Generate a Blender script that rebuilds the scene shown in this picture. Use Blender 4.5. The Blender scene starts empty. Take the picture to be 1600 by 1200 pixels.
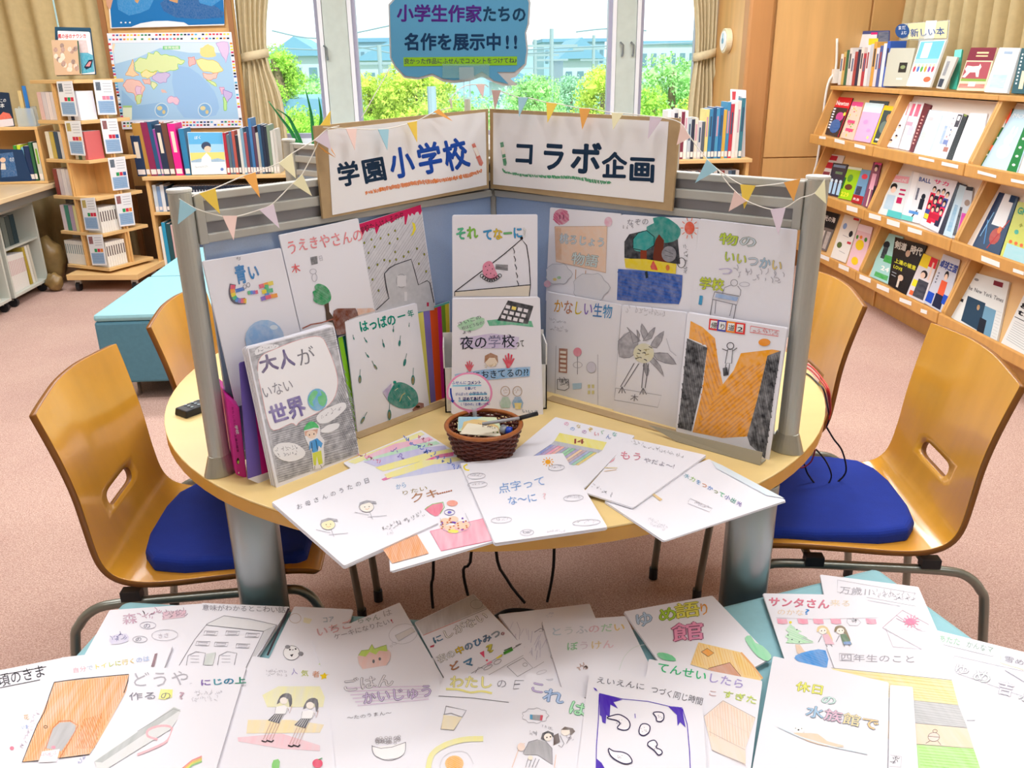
import bpy, bmesh, math, random
import numpy as np
from mathutils import Vector, Matrix
from mathutils.geometry import tessellate_polygon
random.seed(7)
SC = bpy.context.scene
COL = SC.collection

# ------------------------------------------------------------------ camera
F = 1300.0                                     # focal length in pixels of the 1600 px wide frame
CAMZ = 1.45
def _camrot():
    v = np.array([42.0, -3380.0, -F]); v /= np.linalg.norm(v)
    up = -v; fwd = np.array([0, 0, -1.0])
    Y = fwd - up * fwd.dot(up); Y /= np.linalg.norm(Y)
    X = np.cross(Y, up)
    M = np.array([X, Y, up])
    a = -math.atan2(.0672, .9977)
    Rz = np.array([[math.cos(a), -math.sin(a), 0], [math.sin(a), math.cos(a), 0], [0, 0, 1]])
    return Rz @ M
CM = _camrot()
cam_data = bpy.data.cameras.new('camera')
cam_data.sensor_width = 36.0
cam_data.lens = F / 1600 * 36
cam_data.clip_start = .02; cam_data.clip_end = 400
cam = bpy.data.objects.new('camera', cam_data); COL.objects.link(cam)
_m = Matrix([list(r) for r in CM]).to_4x4(); _m.translation = (0, 0, CAMZ)
cam.matrix_world = _m
SC.camera = cam

# ------------------------------------------------------------------ world, sun, ceiling lights, exposure
w = bpy.data.worlds.new('world'); SC.world = w; w.use_nodes = True
nt = w.node_tree; nt.nodes.clear()
out = nt.nodes.new('ShaderNodeOutputWorld'); bg = nt.nodes.new('ShaderNodeBackground')
bg.inputs['Color'].default_value = (.93, .97, 1, 1); bg.inputs['Strength'].default_value = 1.7
nt.links.new(bg.outputs[0], out.inputs[0])
sun = bpy.data.lights.new('sun', 'SUN'); sun.energy = 4.2; sun.angle = .05; sun.color = (1, .97, .9)
so = bpy.data.objects.new('sun', sun); COL.objects.link(so); so.rotation_euler = (math.radians(38), 0, math.radians(25))
def area(x, y, z, sx, sy, e, col=(.97, .98, 1)):
    l = bpy.data.lights.new('ceiling_light', 'AREA'); l.shape = 'RECTANGLE'; l.size = sx; l.size_y = sy; l.energy = e; l.color = col
    o = bpy.data.objects.new('ceiling_light', l); COL.objects.link(o); o.location = (x, y, z)
for (x, y, e) in ((-1.9, 0.0, 15), (1.9, 0.0, 16), (-1.9, 2.6, 38), (0.3, 1.3, 18), (1.9, 2.6, 40), (-1.9, 5.0, 50), (1.2, 5.0, 50), (0, 3.6, 36)):
    area(x, y, 2.93, 1.5, .35, e)
SC.view_settings.view_transform = 'Standard'; SC.view_settings.look = 'None'
SC.view_settings.gamma = 1; SC.view_settings.use_curve_mapping = False
SC.view_settings.exposure = 0.16

# ------------------------------------------------------------------ pixel <-> ray helpers (measuring from the photograph)
def rays(P):
    P = np.atleast_2d(np.asarray(P, float))
    d = np.stack([P[:, 0] - 800, -(P[:, 1] - 600), np.full(len(P), -F)], 1)
    return d @ CM.T
C0 = np.array([0, 0, CAMZ])
class Pl:
    def __init__(s, p, n):
        s.p = np.array(p, float); s.n = np.array(n, float); s.n /= np.linalg.norm(s.n)
    def at(s, P, off=0.0):
        d = rays(P); t = ((s.p - C0) @ s.n) / (d @ s.n)
        return C0 + d * t[:, None] + s.n * off
def Z(z): return Pl((0, 0, z), (0, 0, 1))
def V(v): return Pl((0, v, 0), (0, -1, 0))
def U(u, s=-1): return Pl((u, 0, 0), (s, 0, 0))
def atz(x, y, z): return Z(z).at([(x, y)])[0]
def atv(x, y, v): return V(v).at([(x, y)])[0]
def atu(x, y, u): return U(u).at([(x, y)])[0]

# ------------------------------------------------------------------ materials
def lin(h, a=1.0):
    if isinstance(h, (tuple, list)): return tuple(h[:3]) + (a,)
    h = h.lstrip('#')
    if len(h) == 3: h = ''.join(x + x for x in h)
    c = [int(h[i:i + 2], 16) / 255 for i in (0, 2, 4)]
    return tuple(((x / 12.92) if x <= .04045 else ((x + .055) / 1.055) ** 2.4) for x in c) + (a,)
MATS = {}
def mat(col, rough=.55, metal=0, var=0.0, scale=6, stretch=(1, 1, 1), bump=0.0, bscale=200, spec=.5, alpha=1, trans=0, emis=0, coat=0):
    key = (str(col), rough, metal, var, scale, stretch, bump, bscale, spec, alpha, trans, emis, coat)
    if key in MATS: return MATS[key]
    m = bpy.data.materials.new('paint_' + str(col).replace('#', '')); m.use_nodes = True
    n = m.node_tree; b = n.nodes['Principled BSDF']
    c = lin(col); b.inputs['Base Color'].default_value = c
    b.inputs['Roughness'].default_value = rough; b.inputs['Metallic'].default_value = metal
    b.inputs['Specular IOR Level'].default_value = spec
    if coat: b.inputs['Coat Weight'].default_value = coat; b.inputs['Coat Roughness'].default_value = .12
    if alpha < 1: b.inputs['Alpha'].default_value = alpha
    if trans: b.inputs['Transmission Weight'].default_value = trans
    if emis: b.inputs['Emission Color'].default_value = c; b.inputs['Emission Strength'].default_value = emis
    if var or bump:
        tc = n.nodes.new('ShaderNodeTexCoord'); mp = n.nodes.new('ShaderNodeMapping')
        mp.inputs['Scale'].default_value = stretch; n.links.new(tc.outputs['Object'], mp.inputs['Vector'])
    if var:
        nz = n.nodes.new('ShaderNodeTexNoise'); nz.inputs['Scale'].default_value = scale; nz.inputs['Detail'].default_value = 5
        n.links.new(mp.outputs[0], nz.inputs['Vector'])
        mx = n.nodes.new('ShaderNodeMix'); mx.data_type = 'RGBA'
        mx.inputs[6].default_value = tuple(max(0, x * (1 - var)) for x in c[:3]) + (1,)
        mx.inputs[7].default_value = tuple(min(1, x * (1 + var)) for x in c[:3]) + (1,)
        rp = n.nodes.new('ShaderNodeMapRange'); rp.inputs[1].default_value = .3; rp.inputs[2].default_value = .7
        n.links.new(nz.outputs[0], rp.inputs[0]); n.links.new(rp.outputs[0], mx.inputs[0]); n.links.new(mx.outputs[2], b.inputs['Base Color'])
    if bump:
        nb = n.nodes.new('ShaderNodeTexNoise'); nb.inputs['Scale'].default_value = bscale; nb.inputs['Detail'].default_value = 3
        bp = n.nodes.new('ShaderNodeBump'); bp.inputs['Strength'].default_value = bump; bp.inputs['Distance'].default_value = .002
        n.links.new(mp.outputs[0], nb.inputs['Vector']); n.links.new(nb.outputs[0], bp.inputs['Height']); n.links.new(bp.outputs[0], b.inputs['Normal'])
    MATS[key] = m
    return m
def ink_material():
    m = bpy.data.materials.new('printed_ink'); m.use_nodes = True; n = m.node_tree; b = n.nodes['Principled BSDF']
    b.inputs['Roughness'].default_value = .6; b.inputs['Specular IOR Level'].default_value = .25
    at = n.nodes.new('ShaderNodeAttribute'); at.attribute_name = 'Col'
    tc = n.nodes.new('ShaderNodeTexCoord')
    mp = n.nodes.new('ShaderNodeMapping'); mp.inputs['Scale'].default_value = (110, 14, 80); mp.inputs['Rotation'].default_value = (.3, .5, .8)
    n.links.new(tc.outputs['Object'], mp.inputs['Vector'])
    nz = n.nodes.new('ShaderNodeTexNoise'); nz.inputs['Scale'].default_value = 1; nz.inputs['Detail'].default_value = 3
    n.links.new(mp.outputs[0], nz.inputs['Vector'])
    rp = n.nodes.new('ShaderNodeMapRange'); rp.inputs[1].default_value = .3; rp.inputs[2].default_value = .8
    n.links.new(nz.outputs[0], rp.inputs[0])
    ml = n.nodes.new('ShaderNodeMath'); ml.operation = 'MULTIPLY'
    n.links.new(rp.outputs[0], ml.inputs[0]); n.links.new(at.outputs['Alpha'], ml.inputs[1])
    mx = n.nodes.new('ShaderNodeMix'); mx.data_type = 'RGBA'; mx.inputs[7].default_value = (.8, .8, .84, 1)
    n.links.new(ml.outputs[0], mx.inputs[0]); n.links.new(at.outputs['Color'], mx.inputs[6]); n.links.new(mx.outputs[2], b.inputs['Base Color'])
    return m
INK = ink_material()
PAPER = mat('#eeeef6', .75, spec=.2)
PAPER2 = mat('#e4e2e6', .8, spec=.2)
BEECH = mat('#e2bb80', .5, var=.10, scale=3, stretch=(1, 1, 8))
BEECHV = mat('#e0b272', .45, var=.12, scale=4, stretch=(6, 6, .6))
STEEL = mat('#b9bab2', .36, metal=.4)
DARK = mat('#1a1c22', .5)
CARDB = mat('#b59a72', .8, var=.06, scale=40)

# ------------------------------------------------------------------ mesh helpers
def wl(o):
    v = Vector((0, 0, 0))
    while o is not None: v = v + Vector(o.location); o = o.parent
    return np.array(v)
def setp(o, label=None, cat=None, group=None, kind=None):
    if label: o['label'] = label
    if cat: o['category'] = cat
    if group: o['group'] = group
    if kind: o['kind'] = kind
    return o
def thing(name, label, cat, loc=(0, 0, 0), group=None, rot=0):
    o = bpy.data.objects.new(name, None); COL.objects.link(o); o.location = loc; o.rotation_euler = (0, 0, rot)
    o.empty_display_size = .1
    return setp(o, label, cat, group)
def mk(name, verts, faces, m, parent=None, smooth=False, label=None, cat=None, group=None, kind=None, bevel=0, sub=0, solid=0, loc=None, mats=None, fm=None):
    V_ = np.asarray(verts, float)
    if parent is not None: base = wl(parent)
    elif loc is not None: base = np.array(loc, float)
    else:
        base = V_.mean(0); base[2] = V_[:, 2].min()
    me = bpy.data.meshes.new(name); me.from_pydata((V_ - base).tolist(), [], [list(f) for f in faces])
    me.materials.append(m)
    if mats:
        for x in mats: me.materials.append(x)
    if fm:
        for p, i in zip(me.polygons, fm): p.material_index = i
    bm = bmesh.new(); bm.from_mesh(me); bmesh.ops.recalc_face_normals(bm, faces=bm.faces)
    bm.to_mesh(me); bm.free()
    if smooth: me.polygons.foreach_set('use_smooth', [True] * len(me.polygons))
    o = bpy.data.objects.new(name, me); COL.objects.link(o)
    if parent is not None: o.parent = parent
    else: o.location = base
    if solid:
        md = o.modifiers.new('s', 'SOLIDIFY'); md.thickness = solid; md.offset = 0
    if bevel:
        md = o.modifiers.new('b', 'BEVEL'); md.width = bevel; md.segments = 2; md.limit_method = 'ANGLE'
    if sub:
        md = o.modifiers.new('u', 'SUBSURF'); md.levels = sub; md.render_levels = sub
    return setp(o, label, cat, group, kind)
BOXF = [(0, 3, 2, 1), (4, 5, 6, 7), (0, 1, 5, 4), (1, 2, 6, 5), (2, 3, 7, 6), (3, 0, 4, 7)]
class MB:
    def __init__(s): s.v = []; s.f = []; s.m = []
    def add(s, v, f, m=0):
        n = len(s.v); s.v += [tuple(map(float, x)) for x in v]; s.f += [tuple(i + n for i in q) for q in f]; s.m += [m] * len(f); return s
    def box(s, x0, x1, y0, y1, z0, z1, m=0):
        return s.add([(x0, y0, z0), (x1, y0, z0), (x1, y1, z0), (x0, y1, z0), (x0, y0, z1), (x1, y0, z1), (x1, y1, z1), (x0, y1, z1)], BOXF, m)
    def hexa(s, a, b, m=0):                        # a, b: two quads (4 points each)
        return s.add(list(a) + list(b), BOXF, m)
    def slab(s, q, n, t, m=0):                     # quad q thickened by t against n
        q = [np.array(p, float) for p in q]; n = np.array(n, float)
        return s.hexa([p - n * t for p in q], q, m)
    def prism(s, pts, h0, h1, ax='z', m=0):
        n = len(pts)
        def P(a, b, h): return {'z': (a, b, h), 'y': (a, h, b), 'x': (h, a, b)}[ax]
        v = [P(a, b, h0) for a, b in pts] + [P(a, b, h1) for a, b in pts]
        f = [tuple(range(n - 1, -1, -1)), tuple(range(n, 2 * n))] + [(i, (i + 1) % n, n + (i + 1) % n, n + i) for i in range(n)]
        return s.add(v, f, m)
    def tube(s, pts, r, seg=8, closed=False, m=0, cap=True):
        pts = [np.array(p, float) for p in pts]; n = len(pts); v = []; f = []
        prev = None
        for i, p in enumerate(pts):
            if closed: t = pts[(i + 1) % n] - pts[i - 1]
            else: t = pts[min(i + 1, n - 1)] - pts[max(i - 1, 0)]
            t = t / (np.linalg.norm(t) + 1e-12)
            if prev is None:
                a = np.array([0, 0, 1.0]) if abs(t[2]) < .9 else np.array([1.0, 0, 0])
            else: a = prev
            a = a - t * (a @ t); a /= (np.linalg.norm(a) + 1e-12); b = np.cross(t, a); prev = a
            rr = r[i] if isinstance(r, (list, tuple)) else r
            for k in range(seg):
                q = 2 * math.pi * k / seg; v.append(p + rr * (math.cos(q) * a + math.sin(q) * b))
        for i in range(n if closed else n - 1):
            for k in range(seg):
                j = (i + 1) % n; f.append((i * seg + k, i * seg + (k + 1) % seg, j * seg + (k + 1) % seg, j * seg + k))
        if cap and not closed: f += [tuple(range(seg - 1, -1, -1)), tuple((n - 1) * seg + k for k in range(seg))]
        return s.add(v, f, m)
    def cyl(s, c, r, h, seg=20, r2=None, ax='z', m=0, sy=1.0):
        r2 = r if r2 is None else r2; v = []
        for rr, hh in ((r, 0), (r2, h)):
            for k in range(seg):
                q = 2 * math.pi * k / seg; a, b = rr * math.cos(q), rr * sy * math.sin(q)
                v.append({'z': (c[0] + a, c[1] + b, c[2] + hh), 'x': (c[0] + hh, c[1] + a, c[2] + b), 'y': (c[0] + a, c[1] + hh, c[2] + b)}[ax])
        f = [tuple(range(seg - 1, -1, -1)), tuple(range(seg, 2 * seg))] + [(k, (k + 1) % seg, seg + (k + 1) % seg, seg + k) for k in range(seg)]
        return s.add(v, f, m)
    def rot(s, ang, c):
        ca, sa = math.cos(ang), math.sin(ang)
        s.v = [(c[0] + (x - c[0]) * ca - (y - c[1]) * sa, c[1] + (x - c[0]) * sa + (y - c[1]) * ca, z) for x, y, z in s.v]; return s
    def build(s, name, m, parent=None, **k):
        if any(s.m): k['fm'] = s.m
        return mk(name, s.v, s.f, m, parent, **k)
def smoothline(P, n=6, closed=False):
    P = [np.array(p, float) for p in P]; N = len(P); out = []
    for i in range(N if closed else N - 1):
        a, b, c, d = (P[(i - 1) % N], P[i], P[(i + 1) % N], P[(i + 2) % N]) if closed else (P[max(i - 1, 0)], P[i], P[i + 1], P[min(i + 2, N - 1)])
        for k in range(n):
            t = k / n
            out.append(.5 * ((2 * b) + (-a + c) * t + (2 * a - 5 * b + 4 * c - d) * t * t + (-a + 3 * b - 3 * c + d) * t ** 3))
    if not closed: out.append(P[-1])
    return out

# ------------------------------------------------------------------ glyphs (built-in font, turned into flat meshes)
class _Glyphs(dict):
    def __missing__(s, key):
        c = bpy.data.curves.new('glyph', 'FONT'); c.body = key[0]; c.resolution_u = 2
        o = bpy.data.objects.new('glyph', c); m = o.to_mesh()
        vs = np.array([v.co[:2] for v in m.vertices]) if len(m.vertices) else np.zeros((0, 2))
        s[key] = (vs, [tuple(p.vertices) for p in m.polygons], float(vs[:, 0].max()) if len(vs) else .5)
        o.to_mesh_clear(); bpy.data.objects.remove(o); bpy.data.curves.remove(c)
        return s[key]
GL = _Glyphs()

RND = random.Random(3)
class Art:
    """flat print or crayon marks on one plane; coordinates are measured in crop frames of the photograph"""
    def __init__(s, pl, ox=0, oy=0, sc=1.0):
        s.pl = pl; s.ox = ox; s.oy = oy; s.sc = sc; s.P = []; s.F = []; s.C = []; s.L = []; s.lay = 0
    def k(s, ox, oy, sc): s.ox, s.oy, s.sc = ox, oy, sc; return s
    def _add(s, pts, faces, col, a=0.0):
        n = len(s.P); s.lay += 1
        for p in pts: s.P.append((s.ox + p[0] / s.sc, s.oy + p[1] / s.sc)); s.L.append(s.lay)
        c = lin(col, a)
        for f in faces: s.F.append(tuple(i + n for i in f)); s.C.append(c)
        return s
    def f(s, col, pts, a=0.0, sm=0):
        if sm: pts = [tuple(p) for p in smoothline([(x, y) for x, y in pts], sm, True)]
        tris = tessellate_polygon([[Vector((x, y, 0)) for x, y in pts]])
        return s._add(pts, tris, col, a)
    def r(s, col, x0, y0, x1, y1, a=0.0, sk=0): return s.f(col, [(x0 + sk, y0), (x1 + sk, y0), (x1, y1), (x0, y1)], a)
    def c(s, col, x, y, rx, ry=None, a=0.0, n=18, rot=0):
        ry = ry or rx; cr, sr = math.cos(rot), math.sin(rot)
        return s.f(col, [(x + rx * math.cos(t) * cr - ry * math.sin(t) * sr, y + rx * math.cos(t) * sr + ry * math.sin(t) * cr) for t in [2 * math.pi * i / n for i in range(n)]], a)
    def o(s, col, x, y, rx, ry=None, w=4, a=0.0, n=20, rot=0):
        ry = ry or rx; cr, sr = math.cos(rot), math.sin(rot)
        return s.l(col, [(x + rx * math.cos(t) * cr - ry * math.sin(t) * sr, y + rx * math.cos(t) * sr + ry * math.sin(t) * cr) for t in [2 * math.pi * i / n for i in range(n + 1)]], w, a)
    def l(s, col, pts, w=4, a=0.0, sm=0):
        if sm: pts = smoothline(pts, sm)
        pts = [np.array(p, float) for p in pts]; n = len(pts); L = []
        for i in range(n):
            t = pts[min(i + 1, n - 1)] - pts[max(i - 1, 0)]; t = t / (np.linalg.norm(t) + 1e-9)
            q = np.array([-t[1], t[0]]) * w / 2; L += [pts[i] + q, pts[i] - q]
        return s._add(L, [(2 * i, 2 * i + 1, 2 * i + 3, 2 * i + 2) for i in range(n - 1)], col, a)
    def scr(s, col, pts, w=5, step=9, ang=.3, a=.3):
        """crayon hatching that fills a polygon with separate strokes"""
        ca, sa = math.cos(ang), math.sin(ang)
        Q = [(x * ca + y * sa, -x * sa + y * ca) for x, y in pts]; y0 = min(q[1] for q in Q); y1 = max(q[1] for q in Q); y = y0 + step / 2
        s.lay += 1; base = s.lay
        while y < y1:
            xs = []
            for i in range(len(Q)):
                (ax, ay), (bx, by) = Q[i], Q[(i + 1) % len(Q)]
                if (ay <= y < by) or (by <= y < ay): xs.append(ax + (y - ay) * (bx - ax) / (by - ay))
            xs.sort()
            for j in range(0, len(xs) - 1, 2):
                x0, x1 = xs[j] + RND.uniform(-3, 3), xs[j + 1] + RND.uniform(-3, 3); yy = y + RND.uniform(-1.5, 1.5)
                p = [(x0, yy), (x1, yy + RND.uniform(-3, 3))]
                s.lay = base + RND.randint(0, 2)
                s.l(col, [(x * ca - z * sa, x * sa + z * ca) for x, z in p], w * RND.uniform(.7, 1.3), a)
            y += step * RND.uniform(.8, 1.2)
        s.lay = base + 4
        return s
    def t(s, txt, x0, y0, x1, y1, h, col, b=1, up=None, jit=0.0, a=0.0, outl=None):
        """lettering on a baseline; col may be a list, one colour per character"""
        adv = []
        for ch in txt:
            if ch in ' 　': adv.append(.4 if ch == ' ' else 1)
            elif ord(ch) < 256: adv.append(GL[(ch, 0)][2] + .06)
            else: adv.append(1.0)
        W = sum(adv); d = np.array([x1 - x0, y1 - y0], float) / W
        if up is None: up = np.array([d[1], -d[0]]) / np.linalg.norm(d)
        else: up = np.array(up, float); up /= np.linalg.norm(up)
        x = 0.0; k = 0; s.lay += 5; lay0 = s.lay + 1
        for ch, ad in zip(txt, adv):
            if ch not in ' 　':
                vs, fs, _ = GL[(ch, 0)]
                cc = col[k % len(col)] if isinstance(col, list) else col; k += 1
                r = RND.uniform(-jit, jit); sc_ = 1 + RND.uniform(-jit, jit) * .6; dy = RND.uniform(-jit, jit) * .4
                g = (vs - np.array([.5, .4])) * sc_; g = np.stack([g[:, 0] * math.cos(r) - g[:, 1] * math.sin(r), g[:, 0] * math.sin(r) + g[:, 1] * math.cos(r)], 1) + np.array([.5, .4 + dy])
                pts = np.array([x0, y0]) + (g[:, :1] + x) * d + g[:, 1:] * up * h
                if outl:
                    vo, fo, _ = GL[(ch, 0)]; go = (vo - np.array([.5, .4])) * sc_ + np.array([.5, .4 + dy])
                    for sx, sy in ((.045, .0), (-.045, .0), (0, -.045), (0, .045)):
                        s.lay = lay0 - 4 + (sx > 0) + 2 * (sy > 0); s._add(np.array([x0, y0]) + (go[:, :1] + x + sx) * d + (go[:, 1:] + sy) * up * h, fo, outl, 0)
                for sx, sy in (((0, 0),), ((.013, .01), (-.013, -.01)), ((.032, .0), (-.032, .0), (0, -.032), (0, .032), (.0226, .0226), (-.0226, .0226), (.0226, -.0226), (-.0226, -.0226), (0, 0)))[b]:
                    s.lay = lay0 + 1 + (sx > 0) + 2 * (sy > 0); s._add(pts + sx * d + sy * up * h, fs, cc, a)
            x += ad
        return s
    def sq(s, x0, y0, x1, y1, h, col, n=None, w=None, a=.2):
        """small pencilled writing too small to read: rows of tiny strokes"""
        d = np.array([x1 - x0, y1 - y0], float); L = np.linalg.norm(d); d /= L; u = np.array([d[1], -d[0]])
        n = n or max(2, int(L / h)); w = w or h * .1
        s.lay += 1; base = s.lay
        for i in range(n):
            c = np.array([x0, y0]) + d * L * (i + .5) / n
            for q in range(RND.randint(3, 4)):
                A_ = c + d * RND.uniform(-.42, .42) * L / n + u * RND.uniform(0, h); t = RND.choice([0, 0, 1.57, 1.3, .9, 2.3]); ln = h * RND.uniform(.3, .8)
                s.lay = base; s.l(col, [A_, A_ + (d * math.cos(t) + u * math.sin(t)) * ln * .5, A_ + (d * math.cos(t + .4) + u * math.sin(t + .4)) * ln], w, a)
        return s
    def build(s, parent, name='drawing', off=.0003, step=3e-5, label=None):
        if not s.P: return None
        step = min(step, 1.1e-3 / max(1, max(s.L)))
        W = s.pl.at(s.P); W = W + s.pl.n[None] * (off + step * np.array(s.L)[:, None])
        base = wl(parent)
        me = bpy.data.meshes.new(name); me.from_pydata((W - base).tolist(), [], s.F)
        me.materials.append(INK)
        ca = me.color_attributes.new('Col', 'FLOAT_COLOR', 'CORNER')
        arr = []
        for p in me.polygons: arr += list(s.C[p.index]) * p.loop_total
        ca.data.foreach_set('color', arr)
        o = bpy.data.objects.new(name, me); COL.objects.link(o); o.parent = parent
        if label: o['label'] = label
        return o
def booklet(name, label, pl, q, t=.004, m=None, group=None, cat='booklet', ox=0, oy=0, sc=1, sheets=3, jig=.0015, rect=True):
    """a folded paper booklet: a few sheets with slightly uneven edges; q = TL, TR, BR, BL measured in a crop frame"""
    P = pl.at([(ox + x / sc, oy + y / sc) for x, y in q])
    mb = MB(); n = pl.n; rr = random.Random(int(abs(q[0][0] * 7 + q[2][1])))
    for i in range(sheets):
        z1 = -t * i / sheets; z0 = -t * (i + .92) / sheets
        j = [np.array([rr.uniform(-1, 1), rr.uniform(-1, 1), rr.uniform(-1, 1)]) * jig * (i > 0) for _ in range(4)]
        j = [x - n * (x @ n) for x in j]
        top = []
        C_ = P.mean(0)
        for a in range(4):                                 # clipped corners read as rounded sheet corners
            p = P[a] + j[a]; pr = P[a - 1]; nx = P[(a + 1) % 4]
            e1 = (pr - p) / np.linalg.norm(pr - p); e2 = (nx - p) / np.linalg.norm(nx - p); r = .003
            top += [p + e1 * r, p + (e1 + e2) * r * .3, p + e2 * r]
        k = len(top); v = [x + n * z0 for x in top] + [x + n * z1 for x in top]
        mb.add(v, [tuple(range(k - 1, -1, -1)), tuple(range(k, 2 * k))] + [(a, (a + 1) % k, k + (a + 1) % k, k + a) for a in range(k)])
    o = mb.build(name, m or PAPER, None, label=label, cat=cat, group=group)
    return o
# ================================================================== THE ROOM
CARPET = bpy.data.materials.new('carpet'); CARPET.use_nodes = True
def _carpet():
    n = CARPET.node_tree; b = n.nodes['Principled BSDF']; b.inputs['Roughness'].default_value = .95; b.inputs['Specular IOR Level'].default_value = .1
    tc = n.nodes.new('ShaderNodeTexCoord')
    a = n.nodes.new('ShaderNodeTexNoise'); a.inputs['Scale'].default_value = 260; a.inputs['Detail'].default_value = 4
    c = n.nodes.new('ShaderNodeTexNoise'); c.inputs['Scale'].default_value = 2.2; c.inputs['Detail'].default_value = 5
    n.links.new(tc.outputs['Object'], a.inputs['Vector']); n.links.new(tc.outputs['Object'], c.inputs['Vector'])
    r = n.nodes.new('ShaderNodeValToRGB'); r.color_ramp.elements[0].position = .3; r.color_ramp.elements[0].color = lin('#a38073')
    r.color_ramp.elements[1].position = .72; r.color_ramp.elements[1].color = lin('#dcbfb2')
    n.links.new(a.outputs[0], r.inputs[0])
    mx = n.nodes.new('ShaderNodeMix'); mx.data_type = 'RGBA'; mx.blend_type = 'MULTIPLY'; mx.inputs[0].default_value = .35
    r2 = n.nodes.new('ShaderNodeValToRGB'); r2.color_ramp.elements[0].color = (.82, .74, .78, 1); r2.color_ramp.elements[1].color = (1, 1, 1, 1)
    r2.color_ramp.elements[0].position = .35; r2.color_ramp.elements[1].position = .6
    n.links.new(c.outputs[0], r2.inputs[0]); n.links.new(r.outputs[0], mx.inputs[6]); n.links.new(r2.outputs[0], mx.inputs[7])
    n.links.new(mx.outputs[2], b.inputs['Base Color'])
    bp = n.nodes.new('ShaderNodeBump'); bp.inputs['Strength'].default_value = .5; bp.inputs['Distance'].default_value = .003
    n.links.new(a.outputs[0], bp.inputs['Height']); n.links.new(bp.outputs[0], b.inputs['Normal'])
_carpet()
XL, XR, YF, YB, ZC = -4.3, 3.35, -3.2, 7.1, 3.0
WALLM = mat('#e9e2d2', .9)
WOOD = mat('#dcae70', .38, var=.09, scale=2.5, stretch=(5, 5, .5))
WOODD = mat('#d3a264', .4, var=.12, scale=3, stretch=(5, 5, .5))
def struct(mb, name, m, **k):
    return mb.build(name, m, None, kind='structure', **k)
# carpet laid in half metre tiles is only read as faint seams; the floor is one slab with recessed seam lines
struct(MB().box(XL - .1, XR + .1, YF - .1, YB + .1, -.08, 0), 'floor', CARPET)
struct(MB().box(XL - .1, XR + .1, YF - .1, YB + .1, ZC, ZC + .08), 'ceiling', mat('#f4f2ec', .9))
struct(MB().box(XL - .1, XL, YF, YB, 0, ZC), 'wall_left', WALLM)
struct(MB().box(XR, XR + .1, YF, YB, 0, ZC), 'wall_right', WALLM)
struct(MB().box(XL, XR, YF - .1, YF, 0, ZC), 'wall_front', WALLM)
# back wall with three window openings
SILL = .86; HEAD = 2.75
W_OPEN = [(-1.78, -.955), (-.76, 1.34), (1.505, 2.045)]
m = MB().box(XL, XR, YB, YB + .12, 0, SILL).box(XL, XR, YB, YB + .12, HEAD, ZC)
xs = [XL] + [x for o in W_OPEN for x in o] + [XR]
for i in range(0, len(xs), 2): m.box(xs[i], xs[i + 1], YB, YB + .12, SILL, HEAD)
struct(m, 'wall_back', mat('#b9c2b6', .7, var=.04, scale=20))
FR = mat('#eef2fb', .35); FR2 = mat('#a7a6bd', .4)
GLASS = bpy.data.materials.new('window_glass'); GLASS.use_nodes = True
def _glass():
    n = GLASS.node_tree; n.nodes.clear(); o = n.nodes.new('ShaderNodeOutputMaterial'); t = n.nodes.new('ShaderNodeBsdfTransparent'); g = n.nodes.new('ShaderNodeBsdfGlossy')
    t.inputs[0].default_value = (.96, 1, .99, 1); g.inputs['Roughness'].default_value = .02; mx = n.nodes.new('ShaderNodeMixShader'); mx.inputs[0].default_value = .05
    n.links.new(t.outputs[0], mx.inputs[1]); n.links.new(g.outputs[0], mx.inputs[2]); n.links.new(mx.outputs[0], o.inputs[0])
_glass()
for i, (a, b) in enumerate(W_OPEN):
    w_ = MB().box(a, a + .03, YB - .03, YB + .09, SILL, HEAD).box(b - .03, b, YB - .03, YB + .09, SILL, HEAD).box(a + .03, b - .03, YB - .03, YB + .09, SILL, SILL + .05).box(a + .03, b - .03, YB - .03, YB + .09, HEAD - .05, HEAD)
    wo = struct(w_, 'window_%d' % (i + 1), FR)
    MB().box(a + .03, a + .06, YB - .0, YB + .07, SILL + .05, HEAD - .05).box(b - .06, b - .03, YB, YB + .07, SILL + .05, HEAD - .05).box(a + .06, b - .06, YB, YB + .07, SILL + .05, SILL + .085).build('sash', FR2, wo)
    MB().box(a + .06, b - .06, YB + .03, YB + .036, SILL + .085, HEAD - .05).build('pane', GLASS, wo)
    hx = b + .02 if i == 0 else (b + .05 if i == 1 else a - .03)
    MB().tube([(hx, YB - .035, 1.50), (hx, YB - .06, 1.52), (hx, YB - .06, 1.58), (hx - .02, YB - .045, 1.60)], .009, 6).build('handle', mat('#8f98a0', .3, metal=.6), wo)
struct(MB().box(-1.5, 2.2, YB - .2, YB, SILL - .05, SILL), 'trim_1', mat('#dfe6ea', .5))
# concrete grey-green column faces between the windows
for i, (a, b) in enumerate(((-.955, -.76), (1.34, 1.505))):
    struct(MB().box(a + .004, b - .004, YB - .02, YB, SILL, ZC), 'trim_%d' % (i + 2), mat('#c6d2cd', .7, var=.04, scale=14))
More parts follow.
